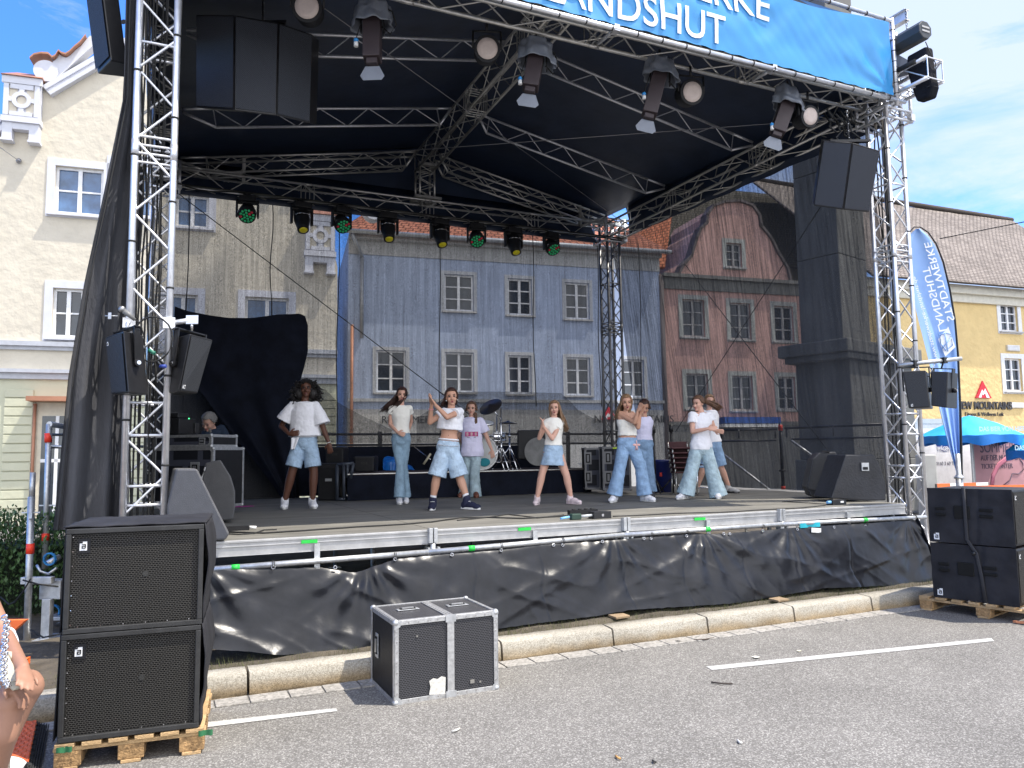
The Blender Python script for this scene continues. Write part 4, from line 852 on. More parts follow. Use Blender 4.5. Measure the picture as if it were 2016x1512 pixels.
def flag(s,t):
    a=px_on(rt,t*.9999); i=min(int(t*9),8); f=t*9-i; a=(rt[i][0]*(1-f)+rt[i+1][0]*f,rt[i][1]*(1-f)+rt[i+1][1]*f); c=(lf[i][0]*(1-f)+lf[i+1][0]*f,lf[i][1]*(1-f)+lf[i+1][1]*f)
    x,y=c[0]*(1-s)+a[0]*s,c[1]*(1-s)+a[1]*s; return fp(x,y,.03*math.sin(s*20+t*5)*max(0,(1-t*2.2))*1.5+.03*math.sin(s*5+t*4))
b=B(); b.sheet(flag,40,70); b.build('cloth',FBL,FL)
def onflag(x0,y0,dx,dy,txt,size,**k):
    o=fp(x0,y0,.09); X=(fp(x0+dx,y0+dy,.09)-o).normalized(); nrm=-fh; Y=(-X.cross(nrm)).normalized(); 
    if k.get('fy'): Y=-Y
    text_mesh('lettering',txt,LW,size,o,X,Y,FL,.003,bold=k.get('bold',0),sx=k.get('sx',1.))
# text reads bottom->top along the flag, seen from the back (mirrored): X runs up the flag, Y points to the left
onflag(1866,634,-52,-172,'STADTWERKE',.11,sx=1.2,bold=.001,fy=True)
onflag(1850,655,-45,-165,'LANDSHUT',.11,sx=1.2,bold=.001,fy=True)
onflag(1843,715,-52,-190,'www.stadtwerke-landshut.de',.06,sx=1.28,fy=True)
b=B(); c=[(1847,668),(1867,643),(1881,683),(1861,702)]; b.add([fp(x,y,.08) for x,y in c],[(0,1,2,3)]); lg=b.build('emblem',LW,FL)
b=B(); 
for ps in([(1852,676),(1850,660),(1862,655),(1872,658)],[(1852,676),(1862,690),(1875,680),(1872,658)],[(1855,686),(1873,665)],[(1860,655),(1866,692)]): b.path([fp(x,y,.1) for x,y in ps],.009,5)
b.build('emblem_lines',FBL,lg)
b=B(); b.tube(V((base.x,base.y,0)),V((base.x,base.y,.25)),.05); b.box((base.x,base.y,.03),(.5,.5,.06)); b.build('base_plate',STEEL,FL)
# scaffold stand pipe behind right subs
p0=W(1899,1100,10.2); p=thing('stand_pipe','grey scaffold pipe standing behind the right subwoofers','pipe',(p0.x,p0.y,0)); zt_=W(1899,893,10.2).z
b=B(); b.tube((p0.x,p0.y,0),(p0.x,p0.y,zt_),.03); b.build('pipe',STEEL,p); b=B(); b.tube((p0.x,p0.y,zt_-.33),(p0.x,p0.y,zt_-.3),.06); b.tube((p0.x,p0.y,0),(p0.x,p0.y,zt_-.28),.042); b.build('collar',STEEL,p)
# ================================================================ audio
def grille_mat(name,c0,c1,sc,brk=True,rough=.6):
    m=bpy.data.materials.new(name); m.use_nodes=True; nt=m.node_tree; N=nt.nodes; L=nt.links; p=N['Principled BSDF']; p.inputs['Roughness'].default_value=rough; p.inputs['Specular IOR Level'].default_value=.2
    uv=N.new('ShaderNodeTexCoord'); br=N.new('ShaderNodeTexBrick'); br.offset=.5; br.inputs['Scale'].default_value=1; br.inputs['Brick Width'].default_value=sc; br.inputs['Row Height'].default_value=sc*.62; br.inputs['Mortar Size'].default_value=sc*.10; br.inputs['Mortar Smooth'].default_value=.2
    br.inputs['Color1'].default_value=(*c0,1); br.inputs['Color2'].default_value=(*c0,1); br.inputs['Mortar'].default_value=(*c1,1); L.new(uv.outputs['UV'],br.inputs[0]); L.new(br.outputs[0],p.inputs['Base Color'])
    b=N.new('ShaderNodeBump'); b.inputs['Strength'].default_value=.6; b.inputs['Distance'].default_value=.004; L.new(br.outputs['Fac'],b.inputs['Height']); L.new(b.outputs[0],p.inputs['Normal'])
    return m
GRL=grille_mat('hexagon grille',(.001,.001,.001),(.06,.057,.052),.017)
GRA=grille_mat('array grille',(.02,.023,.03),(.11,.12,.145),.016)
GRF=grille_mat('fine speaker grille',(.016,.018,.022),(.07,.075,.085),.014)
def uvquad(o,w_,h_):     # planar uv in metres for a single quad mesh (verts 0..3 = bl,br,tr,tl)
    uv=o.data.uv_layers.new(name='UVMap'); k=[(0,0),(w_,0),(w_,h_),(0,h_)]
    for lp in o.data.loops: uv.data[lp.index].uv=k[lp.vertex_index%4]
def quad(name,pts,mat,par):
    pts=[V(p) for p in pts]; b=B(); b.add(pts,[(0,1,2,3)]); o=b.build(name,mat,par); uvquad(o,(pts[1]-pts[0]).length,(pts[3]-pts[0]).length); return o
def emblem(c,X,Z,n,s,par):      # small white emblem plate with an a-shaped cutout look
    c,X,Z,n=V(c),V(X),V(Z),V(n); b=B(); b.box(c,(s,s*1.35,.003),X,Z,n); e=b.build('emblem',WHT,par)
    b=B(); c2=c+n*.003; q_=s*.16
    for (x,z,w_,h_) in((.08,.22,.5,.14),(.28,-.05,.14,.55),(.0,-.02,.45,.12),(-.14,-.2,.14,.35),(.05,-.33,.45,.12),(-.3,.55,.4,.25)): b.box(c2+X*(x*s)+Z*(z*s),(w_*s,h_*s,.002),X,Z,n)
    b.build('emblem_cutout',BLK,e)
def cab_array(name,label,front_top,front_bot,back,par=None):
    t=thing('hung_loudspeaker',label,'loudspeaker',sum(front_top,V())/len(front_top),group='curved loudspeaker arrays hanging from the roof')
    n=len(front_top)-1; bk=V(back)
    for i in range(n):
        a,c=front_top[i],front_top[i+1]; d,e=front_bot[i],front_bot[i+1]; m=(c-a)*.006; sh=(c-a)*.10
        ft=[a+m,c-m,e-m,d+m]; bt=[a+sh+bk,c-sh+bk,e-sh+bk,d+sh+bk]; b=B(); b.add(ft+bt,[(0,1,2,3),(7,6,5,4),(0,4,5,1),(1,5,6,2),(2,6,7,3),(3,7,4,0)]); cb=b.build('cabinet',BLKM,t,bev=.006)
        nn=(c-a).cross(d-a).normalized(); nn=nn if nn.dot(bk)<0 else -nn; f=lambda p:p+nn*.008; v_=(a-d).normalized()*.02; h_=(c-a).normalized()*.012
        quad('grille',[f(d+v_+h_),f(e+v_-h_),f(c-v_-h_),f(a-v_+h_)],GRA,cb)
    b=B(); cc=sum(front_top,V())/(n+1)+bk*.5
    b.box(cc+V((0,0,.03)),(.5,.06,.03),right); b.tube(cc,cc+V((0,0,.35)),.012); b.build('fly_frame',BLKM,t); 
    b=B()
    for k in range(9): 
        z=.03+k*.045; b.tube(cc+V((.012*(k%2),.012*((k+1)%2),z)),cc+V((-.012*(k%2),-.012*((k+1)%2),z+.05)),.005,n=5)
    b.build('chain',CHR,t); return t
Ft=[7.62,7.45,7.6,7.95]
cab_array('','three-part curved loudspeaker array hanging at the upper left',[W(x,y,f) for (x,y),f in zip([(386,29),(462,30),(548,45),(615,68)],Ft)],[W(x,y,f) for (x,y),f in zip([(386,212),(461,217),(544,227),(610,243)],[f+.05 for f in Ft])],fh*.42+V((0,0,.17)))
cab_array('','two-part curved loudspeaker array hanging tilted at the upper right tower',[W(x,y,f) for (x,y),f in zip([(1621,277),(1678,281),(1733,297)],[9.0,8.85,8.95])],[W(x,y,f) for (x,y),f in zip([(1602,405),(1660,413),(1711,418)],[9.3,9.15,9.25])],fh*.42+right*.12+V((0,0,.2)))
b=B(); P_=[W(192,146,6.44),W(218,119,6.2),W(250,126,6.3),W(250,153,6.55)]; dz=V((0,0,1.15))
t=thing('side_fill_loudspeaker','black loudspeaker cut by the top edge, hanging left of the left tower','loudspeaker',P_[0])
sk=W(181,60,6.4)-W(192,146,6.44); sk=sk/ sk.z*1.15
b.add(P_+[p+sk for p in P_],[(0,3,2,1),(0,1,5,4),(1,2,6,5),(2,3,7,6),(3,0,4,7),(4,5,6,7)]); cb=b.build('cabinet',BLKM,t,bev=.012)
n_=(P_[1]-P_[0]).cross(sk).normalized(); n_=n_ if n_.dot(P_[0]-CAM)<0 else -n_; quad('grille',[P_[0]+n_*.012+sk*.03,P_[1]+n_*.012+sk*.03,P_[1]+n_*.012+sk*.97,P_[0]+n_*.012+sk*.97],GRF,cb)
b=B(); b.disc(W(243,43,6.1),right,up,.022); b.build('knob',BLK,t); b=B(); b.tube(P_[1]+V((0.1,.1,1.1)),V((-.4,.4,6.6)),.01); b.build('hanger',STEEL,t)
def boxspk(label,fr,F_l,F_r,bx_,Fb,yoke,logo=None):
    TL,TR_,BR,BL=[W(x,y,f) for (x,y),f in zip(fr,(F_l,F_r,F_r,F_l))]; ref=TR_ if bx_[0]>fr[1][0]-1 else TL; refp=fr[1] if ref is TR_ else fr[0]
    bk=W(bx_[0],bx_[1],Fb)-ref; bk.z=(ref-ref).z
    t=thing('small_loudspeaker',label,'loudspeaker',(TL+BR)/2,group='small loudspeakers clamped to the front towers'); sh=(TR_-TL)*.12
    f=[TL,TR_,BR,BL]; bb=[TL+sh+bk,TR_-sh*0+bk,BR+bk,BL+sh+bk] if ref is TR_ else [TL+bk,TR_-sh+bk,BR-sh+bk,BL+bk]
    b=B(); b.add(f+bb,[(0,1,2,3),(7,6,5,4),(0,4,5,1),(1,5,6,2),(2,6,7,3),(3,7,4,0)]); cb=b.build('cabinet',BLKM,t,bev=.008)
    n=(TR_-TL).cross(BL-TL).normalized(); n=n if n.dot(bk)<0 else -n; u_=(TL-BL)*.03; h=(TR_-TL)*.05
    quad('grille',[BL+u_+h+n*.009,BR+u_-h+n*.009,TR_-u_-h+n*.009,TL-u_+h+n*.009],GRF,cb)
    mid=(ref+(BR if ref is TR_ else BL))/2+bk*.5; sd_=(TR_-TL).normalized()*(1 if ref is TR_ else -1); hh=(TL-BL).length
    b=B(); b.tube(mid,mid+sd_*.045,.028,n=16); b.build('tilt_knob',BLK,t); b=B(); b.tube(mid+sd_*.046,mid+sd_*.05,.016,n=12); b.build('knob_centre',CHR,t)
    b=B(); tp=mid+V((0,0,hh*.62)); o_=-sd_*((TR_-TL).length+.03); bd_=bk.normalized(); b.box((mid+tp)/2+sd_*.012,(.012,.075,hh*.64),sd_,bd_); b.box(tp+o_/2+sd_*.01,((TR_-TL).length+.06,.075,.01),sd_,bd_); b.box((mid+tp)/2+o_,(.012,.075,hh*.64),sd_,bd_); b.build('yoke',BLKM,t)
    if logo is not None: emblem(BL.lerp(TL,logo)+h*3+n*.012,(TR_-TL).normalized(),(TL-BL).normalized(),n,.022,t)
    return tp+o_/2
s1=boxspk('small black loudspeaker facing left on the left tower',[(208,663),(243,651),(253,773),(220,777)],5.9,5.72,(282,655),5.95,0,.86)
s2=boxspk('small black loudspeaker facing right on the left tower',[(374,657),(419,669),(389,775),(351,771)],6.0,6.2,(343,651),6.2,0,.1)
s3=boxspk('small black loudspeaker facing front on the right tower',[(1776,731),(1822,729),(1831,802),(1789,804)],8.95,8.9,(1828,730),9.25,0,.08)
s4=boxspk('small black loudspeaker hanging in front of the blue flag',[(1833,731),(1866,732),(1864,803),(1833,799)],9.0,8.9,(1886,731),9.1,0)
t=thing('speaker_arm','silver clamp arm holding the right-facing small speaker','clamp arm',(-.1,.2,3)); a=V((TA[1],TF[0],W(326,636,6.1).z)); e=W(378,630,6.15)
b=B(); b.tube(a,e,.022); b.box(a,(.09,.09,.09)); b.box(e,(.1,.05,.07),right); b.build('arm',ALU,t); b=B(); b.tube(e,V((e.x,e.y,s2.z)),.012); b.build('bolt',CHR,t)
t=thing('speaker_arm','small clamp holding the left-facing small speaker','clamp arm',(-.5,.2,3)); a=V((TA[0],TF[0],W(262,632,5.9).z)); b=B(); b.box(a,(.09,.09,.08)); b.tube(a,V((s1.x,s1.y,a.z)),.018); b.tube(V((s1.x,s1.y,a.z)),s1,.012); b.build('arm',ALU,t)
t=thing('speaker_arm','long horizontal pipe carrying the two right small speakers','clamp arm',(8.5,.2,3)); a,e=W(1768,719,9.05),W(1893,706,9.0); b=B(); b.tube(a,e,.024,n=12); b.build('arm',STEEL,t)
b=B(); 
for s_,x in((s3,1800),(s4,1858)): q_=a.lerp(e,(x-1768)/125); b.tube(q_,s_,.01); b.box(q_,(.06,.06,.07))
b.build('hook_clamp',BLKM,t); b=B(); q0=a.lerp(e,.3); b.path([q0,q0+V((.05,0,-.12)),q0+V((.12,0,-.2)),q0+V((.2,0,-.14)),a.lerp(e,.6)],.005,5); b.build('safety_cable',CHR,t)
# microphone parked on the left tower
t=thing('microphone','grey microphone clipped to the left tower above a speaker','microphone',W(240,609,5.85)); m0=W(240,609,5.85); m1=W(266,630,5.9)
b=B(); b.ball(m0,.027); b.build('mic_head',M('mic mesh',(.3,.3,.3),.4,.8),t); b=B(); b.tube(m0.lerp(m1,.12),m1,.022,.013,n=12); b.build('handle',M('mic body',(.16,.16,.16),.5),t); b=B(); b.path([m1,m1+V((.04,0,-.02)),m1+V((.07,.05,-.15)),m1+V((.1,.1,-.5)),m1+V((.12,.12,-1))],.005,6); b.build('cable',RUB,t)
t=thing('stand_clip','small grey boom clip sticking out left of the microphone','clip',W(215,622,5.85)); b=B(); b.tube(W(207,622,5.85),W(232,622,5.85),.005); b.box(W(216,622,5.83),(.025,.02,.05),right); b.build('clip',STEEL,t)
# cable loop at the tower
b=B(); c=W(300,668,5.95); b.path([c+right*(.16*math.cos(a_))+V((0,0,.18*math.sin(a_))) for a_ in [k*PI/9 for k in range(-6,11)]],.007,6); tag(b.build('cable_loop',RUB),'loop of black cable hanging between the two left small speakers','cable')
b=B(); c=W(293,689,5.95); b.tube(c,c+right*.05-V((0,0,.03)),.015); tag(b.build('connector',M('green plastic',(.03,.18,.12),.5)),'green cable connector on the left tower','connector')
b=B(); c=W(322,721,5.98); b.tube(c-right*.03,c+right*.02,.014); tag(b.build('connector',M('blue plastic',(.03,.06,.3),.5)),'small blue cable connector on the left tower','connector')
# ---- subwoofers
WOOD=M('pallet wood',(.46,.31,.16),.85,0,.35,5,.5,60,.3,(1,1,4)); WOODE=M('pallet end grain',(.36,.22,.10),.9,0,.5,30,.6,90)
def pallet(label,o,X,Y,w_,d_,nb):
    o,X,Y=V(o),V(X),V(Y); t=thing('pallet',label,'pallet',o,group='wooden pallets under the subwoofers')
    for k in range(3):
        for j in range(3):
            b=B(); b.box(o+X*(.07+(w_-.14)*k/2)+Y*(.06+(d_-.12)*j/2)+V((0,0,.058)),(.13,.11,.078),X,Y); b.build('block',WOODE,t,bev=.004)
    for k in range(3): b=B(); b.box(o+X*(.07+(w_-.14)*k/2)+Y*d_/2+V((0,0,.0095)),(.1,d_,.018),X,Y); b.build('base_board',WOOD,t,bev=.003)
    for j in range(3): b=B(); b.box(o+X*w_/2+Y*(.06+(d_-.12)*j/2)+V((0,0,.108)),(w_,.11,.02),X,Y); b.build('bearer',WOOD,t,bev=.003)
    for k in range(nb): b=B(); b.box(o+X*(.055+(w_-.11)*k/(nb-1))+Y*d_/2+V((0,0,.130)),(.095,d_+.01,.022),X,Y); b.build('deck_board',WOOD,t,bev=.003)
    return t
COVER=M('padded black cover',(.024,.024,.028),.85,0,.3,5,.35,9,.25)
def sub(label,o,X,Y,w_,d_,h_,lg):
    o,X,Y=V(o),V(X).normalized(),V(Y).normalized(); Z=V((0,0,1)); t=thing('subwoofer',label,'subwoofer',o,group='stacked subwoofers on pallets')
    b=B(); b.box(o+X*w_/2+Y*(d_/2+.01)+Z*h_/2,(w_,d_,h_),X,Y); cb=b.build('cabinet',BLK,t,bev=.008)
    b=B(); r=.028; n=-Y
    for c_,s_ in((o+X*w_/2+Z*r/2,(w_,.03,r)),(o+X*w_/2+Z*(h_-r/2),(w_,.03,r)),(o+X*r/2+Z*h_/2,(r,.0295,h_-2*r)),(o+X*(w_-r/2)+Z*h_/2,(r,.0295,h_-2*r))): b.box(c_,s_,X,Y)
    b.build('front_frame',M('scuffed frame',(.03,.03,.03),.5,.1,.3,12),t,bev=.004)
    e=.03; quad('grille',[o+X*e+Z*e-Y*.002+Y*.004,o+X*(w_-e)+Z*e+Y*.002,o+X*(w_-e)+Z*(h_-e)+Y*.002,o+X*e+Z*(h_-e)+Y*.002],GRL,cb)
    if lg: emblem(o+X*.085+Z*(h_-.095)-Y*.002,X,Z,n,.036,t); b=B(); b.box(o+X*.09+Z*(h_-.095)+Y*.0,(.06,.005,.08),X,Y); b.build('emblem_plate',BLK,t)
    b=B(); c=o+X*w_*.57+Z*h_*.53-Y*.001; b.disc(c,X,Z,.012,16); b.disc(c+Y*.0015,X,Z,.016,16); b.build('centre_bolt',M('grille bolt',(.05,.05,.048),.4,.5),cb)
    b=B()
    for k in range(7): b.disc(o+X*.034+Z*(h_*(.08+.14*k))-Y*.0005,X,Z,.003,8)
    for k in range(6): b.disc(o+X*(w_*(.1+.16*k))+Z*.033-Y*.0005,X,Z,.003,8)
    b.build('screws',CHR,cb)
    return t
X=V((.7365*math.cos(R(-5.55)),.7365*math.sin(R(-5.55)),0)).normalized(); Y=V((-X.y,X.x,0)); o=V((-.664,-1.678,0))
pL=pallet('worn wooden pallet under the left subwoofer stack',o,X,Y,.755,.76,6)
for k in(0,1): c=o+X*(.02+k*.7)+Y*(-.004)+V((0,0,.13)); b=B(); b.sheet(lambda s,t_:c+X*(.075*s)+V((0,0,-.03+.03*t_+.008*fnoise(s*3,t_*3,k)))-Y*(.008+.008*math.sin(s*9)),6,4); b.build('green_film',M('green film',(.03,.17,.07),.5),pL)
oo=o+X*.02+Y*.01
for k,(z,lb) in enumerate(((.146,'lower left subwoofer with hexagon grille standing on the pallet'),(.711,'upper left subwoofer with hexagon grille, topmost of its stack'))):
    ob=oo+V((0,0,z))+X*(.0 if k==0 else .004); sb=sub(lb,ob,X,Y,.70,.72,.562,True)
    def flap(s,t_,ob=ob,k=k):
        z=.562*t_; bulge=.035*math.sin(min(1,(1-t_)*1.3)*PI)*(.6+.4*s)+.01*fnoise(s*3,t_*4,k); return ob+X*(.705+bulge)+Y*(.0+.72*s-.02*(1-s)*math.sin(t_*PI))+V((0,0,z+.006))
    b=B(); b.sheet(flap,16,16); b.build('cover_flap',COVER,sb,th=.006)
    def flapl(s,t_,ob=ob,k=k): return ob+X*(-.008-.04*(1-t_)*(1 if k==0 else .6)*(.4+.6*s))+Y*(.02+.72*s)+V((0,0,.562*t_+.004))
    b=B(); b.sheet(flapl,12,12); b.build('cover_flap',COVER,sb,th=.006)
b=B(); ot=oo+V((0,0,1.276)); b.sheet(lambda s,t_:ot+X*(-.012+.73*s)+Y*(.0+.74*t_)+V((0,0,.006+.012*math.sin(s*PI)*math.sin(t_*PI)+.006*fnoise(s*6,t_*4))),30,24); tc_=b.build('cover_sheet',COVER,None,th=.006); tag(tc_,'black padded cover folded back over the left subwoofer stack','cover')
# right stack, seen from its side
G0=V((7.04,-1.035,0)); G1=V((7.228,-1.79,0)); Xs=(G1-G0).normalized(); Ys=V((-Xs.y,Xs.x,0)); Ys=Ys if Ys.x>0 else -Ys
t=pallet('wooden pallet under the covered right subwoofer stack',G0-Xs*.14-Ys*.03,Xs,Ys,1.2,.8,8)
for k,(z,lb) in enumerate(((.146,'lower right subwoofer in black padded cover standing on the pallet'),(.702,'upper right subwoofer in black padded cover, topmost of its stack'))):
    t=thing('subwoofer',lb,'subwoofer',G0+V((0,0,z)),group='stacked subwoofers on pallets'); L_=(G1-G0).length; o=G0+V((0,0,z)); h_=.545
    b=B(); 
    def side(s,t_,o=o,k=k): return o+Xs*(L_*s)-Ys*(.004+.012*fnoise(s*5,t_*4,k*3)+.008*math.sin(s*PI)*math.sin(t_*PI)+.01*math.exp(-((s-.56-.06*t_)/.03)**2)*-1)+V((0,0,h_*t_))
    b.sheet(side,50,30); b.build('cover',COVER,t)
    b=B(); b.box(o+Xs*L_/2+Ys*(.36)+V((0,0,h_/2)),(L_-.004,.70,h_-.006),Xs,Ys); cb=b.build('cabinet',BLK,t,bev=.02)
    quad('grille',[o+Xs*(L_+.002)+Ys*.03+V((0,0,.03)),o+Xs*(L_+.002)+Ys*.69+V((0,0,.03)),o+Xs*(L_+.002)+Ys*.69+V((0,0,h_-.03)),o+Xs*(L_+.002)+Ys*.03+V((0,0,h_-.03))],GRL,cb)
    n=-Ys; emblem(o+Xs*.075+V((0,0,.06))+n*.022,Xs,V((0,0,1)),n,.05,t); emblem(o+Xs*(L_+.004)+Ys*.07+V((0,0,h_-.08)),Ys,V((0,0,1)),Xs,.03,t)
    for sx,wd in((.16,.1),(.42,.15),(.70,.12)):
        b=B(); c=o+Xs*L_*sx+n*.016+V((0,0,h_*.57)); 
        if wd<.13:
            for dz in(.03,-.03): b.box(c+V((0,0,dz)),(wd,.02,.032),Xs,Ys)
        else: b.box(c,(wd,.02,.13),Xs,Ys)
        b.build('handle_recess',M('deep black',(.002,.002,.002),.9),t,bev=.008)
st_=thing('lashing_strap','black lashing strap with hook around the right subwoofer stack','strap',G0); b=B(); n=-Ys
b.path([G0+Xs*(.36+.0*k)+n*.03+V((0,0,z)) for k,z in enumerate((1.26,1.0,.75))]+[G0+Xs*(.44)+n*.035+V((0,0,.62)),G0+Xs*.47+n*.03+V((0,0,.4)),G0+Xs*.49+n*.03+V((0,0,.15))],.018,6,flat=.15,hint=n); b.build('webbing',M('strap webbing',(.03,.03,.034),.8),st_); b=B(); b.ball(G0+Xs*.42+n*.04+V((0,0,.62)),.02); b.build('hook',BLKM,st_)
b=B(); b.box(G0+Xs*.8-Ys*.05+V((0,0,.02)),(.12,.03,.02),Xs.lerp(Ys,.3)); tag(b.build('wood_splinter',M('orange wood',(.5,.2,.1),.8)),'reddish wood splinter lying beside the right pallet','splinter')
# ---- flight case on the road
LAM=M('ribbed black laminate',(.02,.02,.022),.45,0,.25,6,.0); 
def rib_mat(name,col,rough,sc):
    m=grille_mat(name,col,tuple(c*4 for c in col),sc,rough=rough); return m
RIB=rib_mat('ribbed laminate',(.022,.022,.024),.4,.019)
EDGE0=M('scratched aluminium edge',(.55,.55,.55),.42,.75,.2,30,.1,60)
def flightcase(label,o,X,Y,w_,d_,h_,split=None,lid=None,handles=(),grp=None,side_handle=False,panels=RIB,EDGE=None):
    EDGE=EDGE or EDGE0
    o,X,Y=V(o),V(X).normalized(),V(Y).normalized(); Z=V((0,0,1)); t=thing('flight_case',label,'flight case',o,group=grp); C_=o+X*w_/2+Y*d_/2+Z*h_/2
    b=B(); b.box(C_,(w_-.012,d_-.012,h_-.012),X,Y); bd_=b.build('body',BLK,t); e=.030
    quad('front_panel',[o+X*e-Y*-.004+Z*e,o+X*(w_-e)+Y*.004+Z*e,o+X*(w_-e)+Y*.004+Z*(h_-e),o+X*e+Y*.004+Z*(h_-e)],panels,bd_)
    quad('top_panel',[o+X*e+Y*e+Z*(h_-.003),o+X*(w_-e)+Y*e+Z*(h_-.003),o+X*(w_-e)+Y*(d_-e)+Z*(h_-.003),o+X*e+Y*(d_-e)+Z*(h_-.003)],panels,bd_)
    def edge(a,c,n1,n2):
        a,c=V(a),V(c); d=(c-a).normalized(); b=B(); m=(a+c)/2; l=(c-a).length
        b.box(m-n2*e/2+n1*.0,(l,.006,e),d,n1,n2); b.box(m-n1*(e/2+.003),(l,e-.004,.006),d,n1,n2); b.build('edge_profile',EDGE,t,bev=.0015)
    P=lambda i,j,k:o+X*(w_*i)+Y*(d_*j)+Z*(h_*k)
    for j in(0,1):
        for k in(0,1): edge(P(0,j,k),P(1,j,k),Y*(2*j-1),Z*(2*k-1))
    for i in(0,1):
        for k in(0,1): edge(P(i,0,k),P(i,1,k),X*(2*i-1),Z*(2*k-1))
        for j in(0,1): edge(P(i,j,0),P(i,j,1),X*(2*i-1),Y*(2*j-1))
    for i in(0,1):
        for j in(0,1):
            for k in(0,1):
                c=P(i,j,k); b=B(); b.ball(c-(X*(2*i-1)+Y*(2*j-1)+Z*(2*k-1))*.012,.024,n=12); q_=.05
                if j==0: b.add([c-Y*.005+X*0,c-Y*.005-X*(2*i-1)*q_*1.1,c-Y*.005-X*(2*i-1)*q_*.8-Z*(2*k-1)*q_*.8,c-Y*.005-Z*(2*k-1)*q_*1.1],[(0,1,2,3)])
                b.build('ball_corner',EDGE if EDGE is ALUK else STEEL,t)
    if split is not None:
        b=B(); b.box(o+X*w_*split-Y*.003+Z*h_/2,(.05,.006,h_),X,Y); b.box(o+X*w_*split+Y*d_/2+Z*(h_+.001),(.06,d_-.07,.004),X,Y); b.build('centre_seam',EDGE,t)
        b=B(); 
        for k in range(12):
            for s_ in(-1,1): b.disc(o+X*(w_*split+s_*.014)+Y*(.06+k*(d_-.12)/11)+Z*(h_+.0035),X,Y,.006,8)
        b.build('rivets',BLK,t)
        for kz in(.03,.97): b=B(); b.box(o+X*w_*split-Y*.0075+Z*h_*kz,(.075,.003,.05),X,Y); b.build('joint_plate',STEEL,t)
    def handle(c,A,Bv,n,lw,lh,name='recessed_handle'):
        b=B(); b.box(c+n*.002,(lw,lh,.005),A,Bv,n); hd=b.build(name,EDGE if EDGE is ALUK else STEEL,t,bev=.002); b=B(); b.box(c+n*.0065,(lw*.72,lh*.6,.003),A,Bv,n); b.build('recess',M('deep black',(.002,.002,.002),.9),hd); b=B(); b.box(c+n*.012,(lw*.55,lh*.3,.008),A,Bv,n); b.build('grip',EDGE if EDGE is ALUK else M('bright steel',(.7,.7,.7),.3,.9),hd)
    for h in handles:
        kind,a_,b_=h[:3]
        if kind=='top': handle(o+X*w_*a_+Y*d_*b_+Z*h_,X,Y,Z,.16,.065)
        if kind=='left': handle(o+Y*d_*a_+Z*h_*b_,Z,-Y,-X,.17,.07)
        if kind=='front': handle(o+X*w_*a_+Z*h_*b_,Z,X,-Y,.2,.12)
        if kind=='lock': handle(o+X*w_*a_+Z*h_*b_,X,Z,-Y,.08,.08,'butterfly_lock')
    return t
A=V((1.268,-1.429,0)); Bp=V((2.025,-1.418,0)); fx=(Bp-A).normalized(); fy=V((-fx.y,fx.x,0))
fc=flightcase('black two-door flight case with aluminium edges standing on the road',A,fx,fy,.757,.595,.543,.53,None,[('top',.27,.6),('top',.76,.55),('left',.72,.55)])
b=B(); c=A+fx*(.757*.40)-fy*.002+V((0,0,.085)); pts=[(-.06,-.05),(.055,-.06),(.06,.05),(.03,.06),(.0,.045),(-.03,.055),(-.058,.04),(-.05,.0)]; b.prism([c+fx*x+V((0,0,z)) for x,z in pts],-fy*.002); b.build('torn_sticker',M('torn white sticker',(.62,.6,.55),.8,0,.2,40),fc)
for (x,z,s_) in((.56,.08,.03),(.62,.07,.014),(.16,.43,.012)): b=B(); b.box(A+fx*x-fy*.0+V((0,0,z)),(s_,.004,s_*.8),fx,fy); b.build('sticker_remains',M('sticker remains',(.22,.21,.19),.9),fc)
b=B()
for k in range(11):
    for z in(.018,.525): b.disc(A+fx*(.03+k*.0697)-fy*.0045+V((0,0,z)),fx,V((0,0,1)),.0055,8)
for k in range(7):
    for x in(.018,.739): b.disc(A+fx*x-fy*.0045+V((0,0,.07+k*.067)),fx,V((0,0,1)),.0055,8)
b.build('rivets',CHR,fc)
# ================================================================ equipment on the stage, left side
cp=gz(417,1000,DZ); 
o=W(300,990,9.0); o.z=DZ+.08; e=W(418,990,8.8); Xc=(e-o); Xc.z=0; wd=Xc.length; Xc.normalize(); Yc=V((-Xc.y,Xc.x,0)); ztop=W(400,881,8.8).z; zt2=W(400,855,8.8).z
PLN=rib_mat('smooth laminate',(.014,.015,.02),.5,.4)
flightcase('tall black flight case on stage left with mixing gear on top',o,Xc,Yc,wd,.6,ztop-o.z,None,None,[('front',.70,.62)],None,panels=PLN)
o2=o+V((0,0,ztop-o.z+.004)); flightcase('flat aluminium-edged case lying on the tall flight case at stage left',o2,Xc,Yc,wd-.03,.5,zt2-ztop-.006,None,None,[('lock',.84,.5),('front',.0,.5)][:1],None,panels=PLN)
b=B(); q_=W(350,855,9.1); q_.z=o2.z+(zt2-ztop); b.box(q_+V((0,0,.10)),(.26,.3,.19),Xc,Yc); b.box(q_+V((-.02,0,.23)),(.2,.2,.06),Xc,Yc); tag(b.build('rack_unit',BLKM,bev=.01),'black amplifier rack unit on top of the stage left cases','amplifier')
b=B(); b.ball(W(372,824,8.75),.006); tag(b.build('status_light',M('green lamp',(.05,.9,.2),.4,emit=2)),'tiny green status light on the amplifier','light')
b=B(); b.box(W(386,843,8.9),(.04,.1,.12),right,fh); tag(b.build('control_screen',BLKM,bev=.01),'dark control screen beside the bearded man','screen')
MON=M('grey monitor paint',(.10,.10,.105),.6,0,.08,18,.25,160)
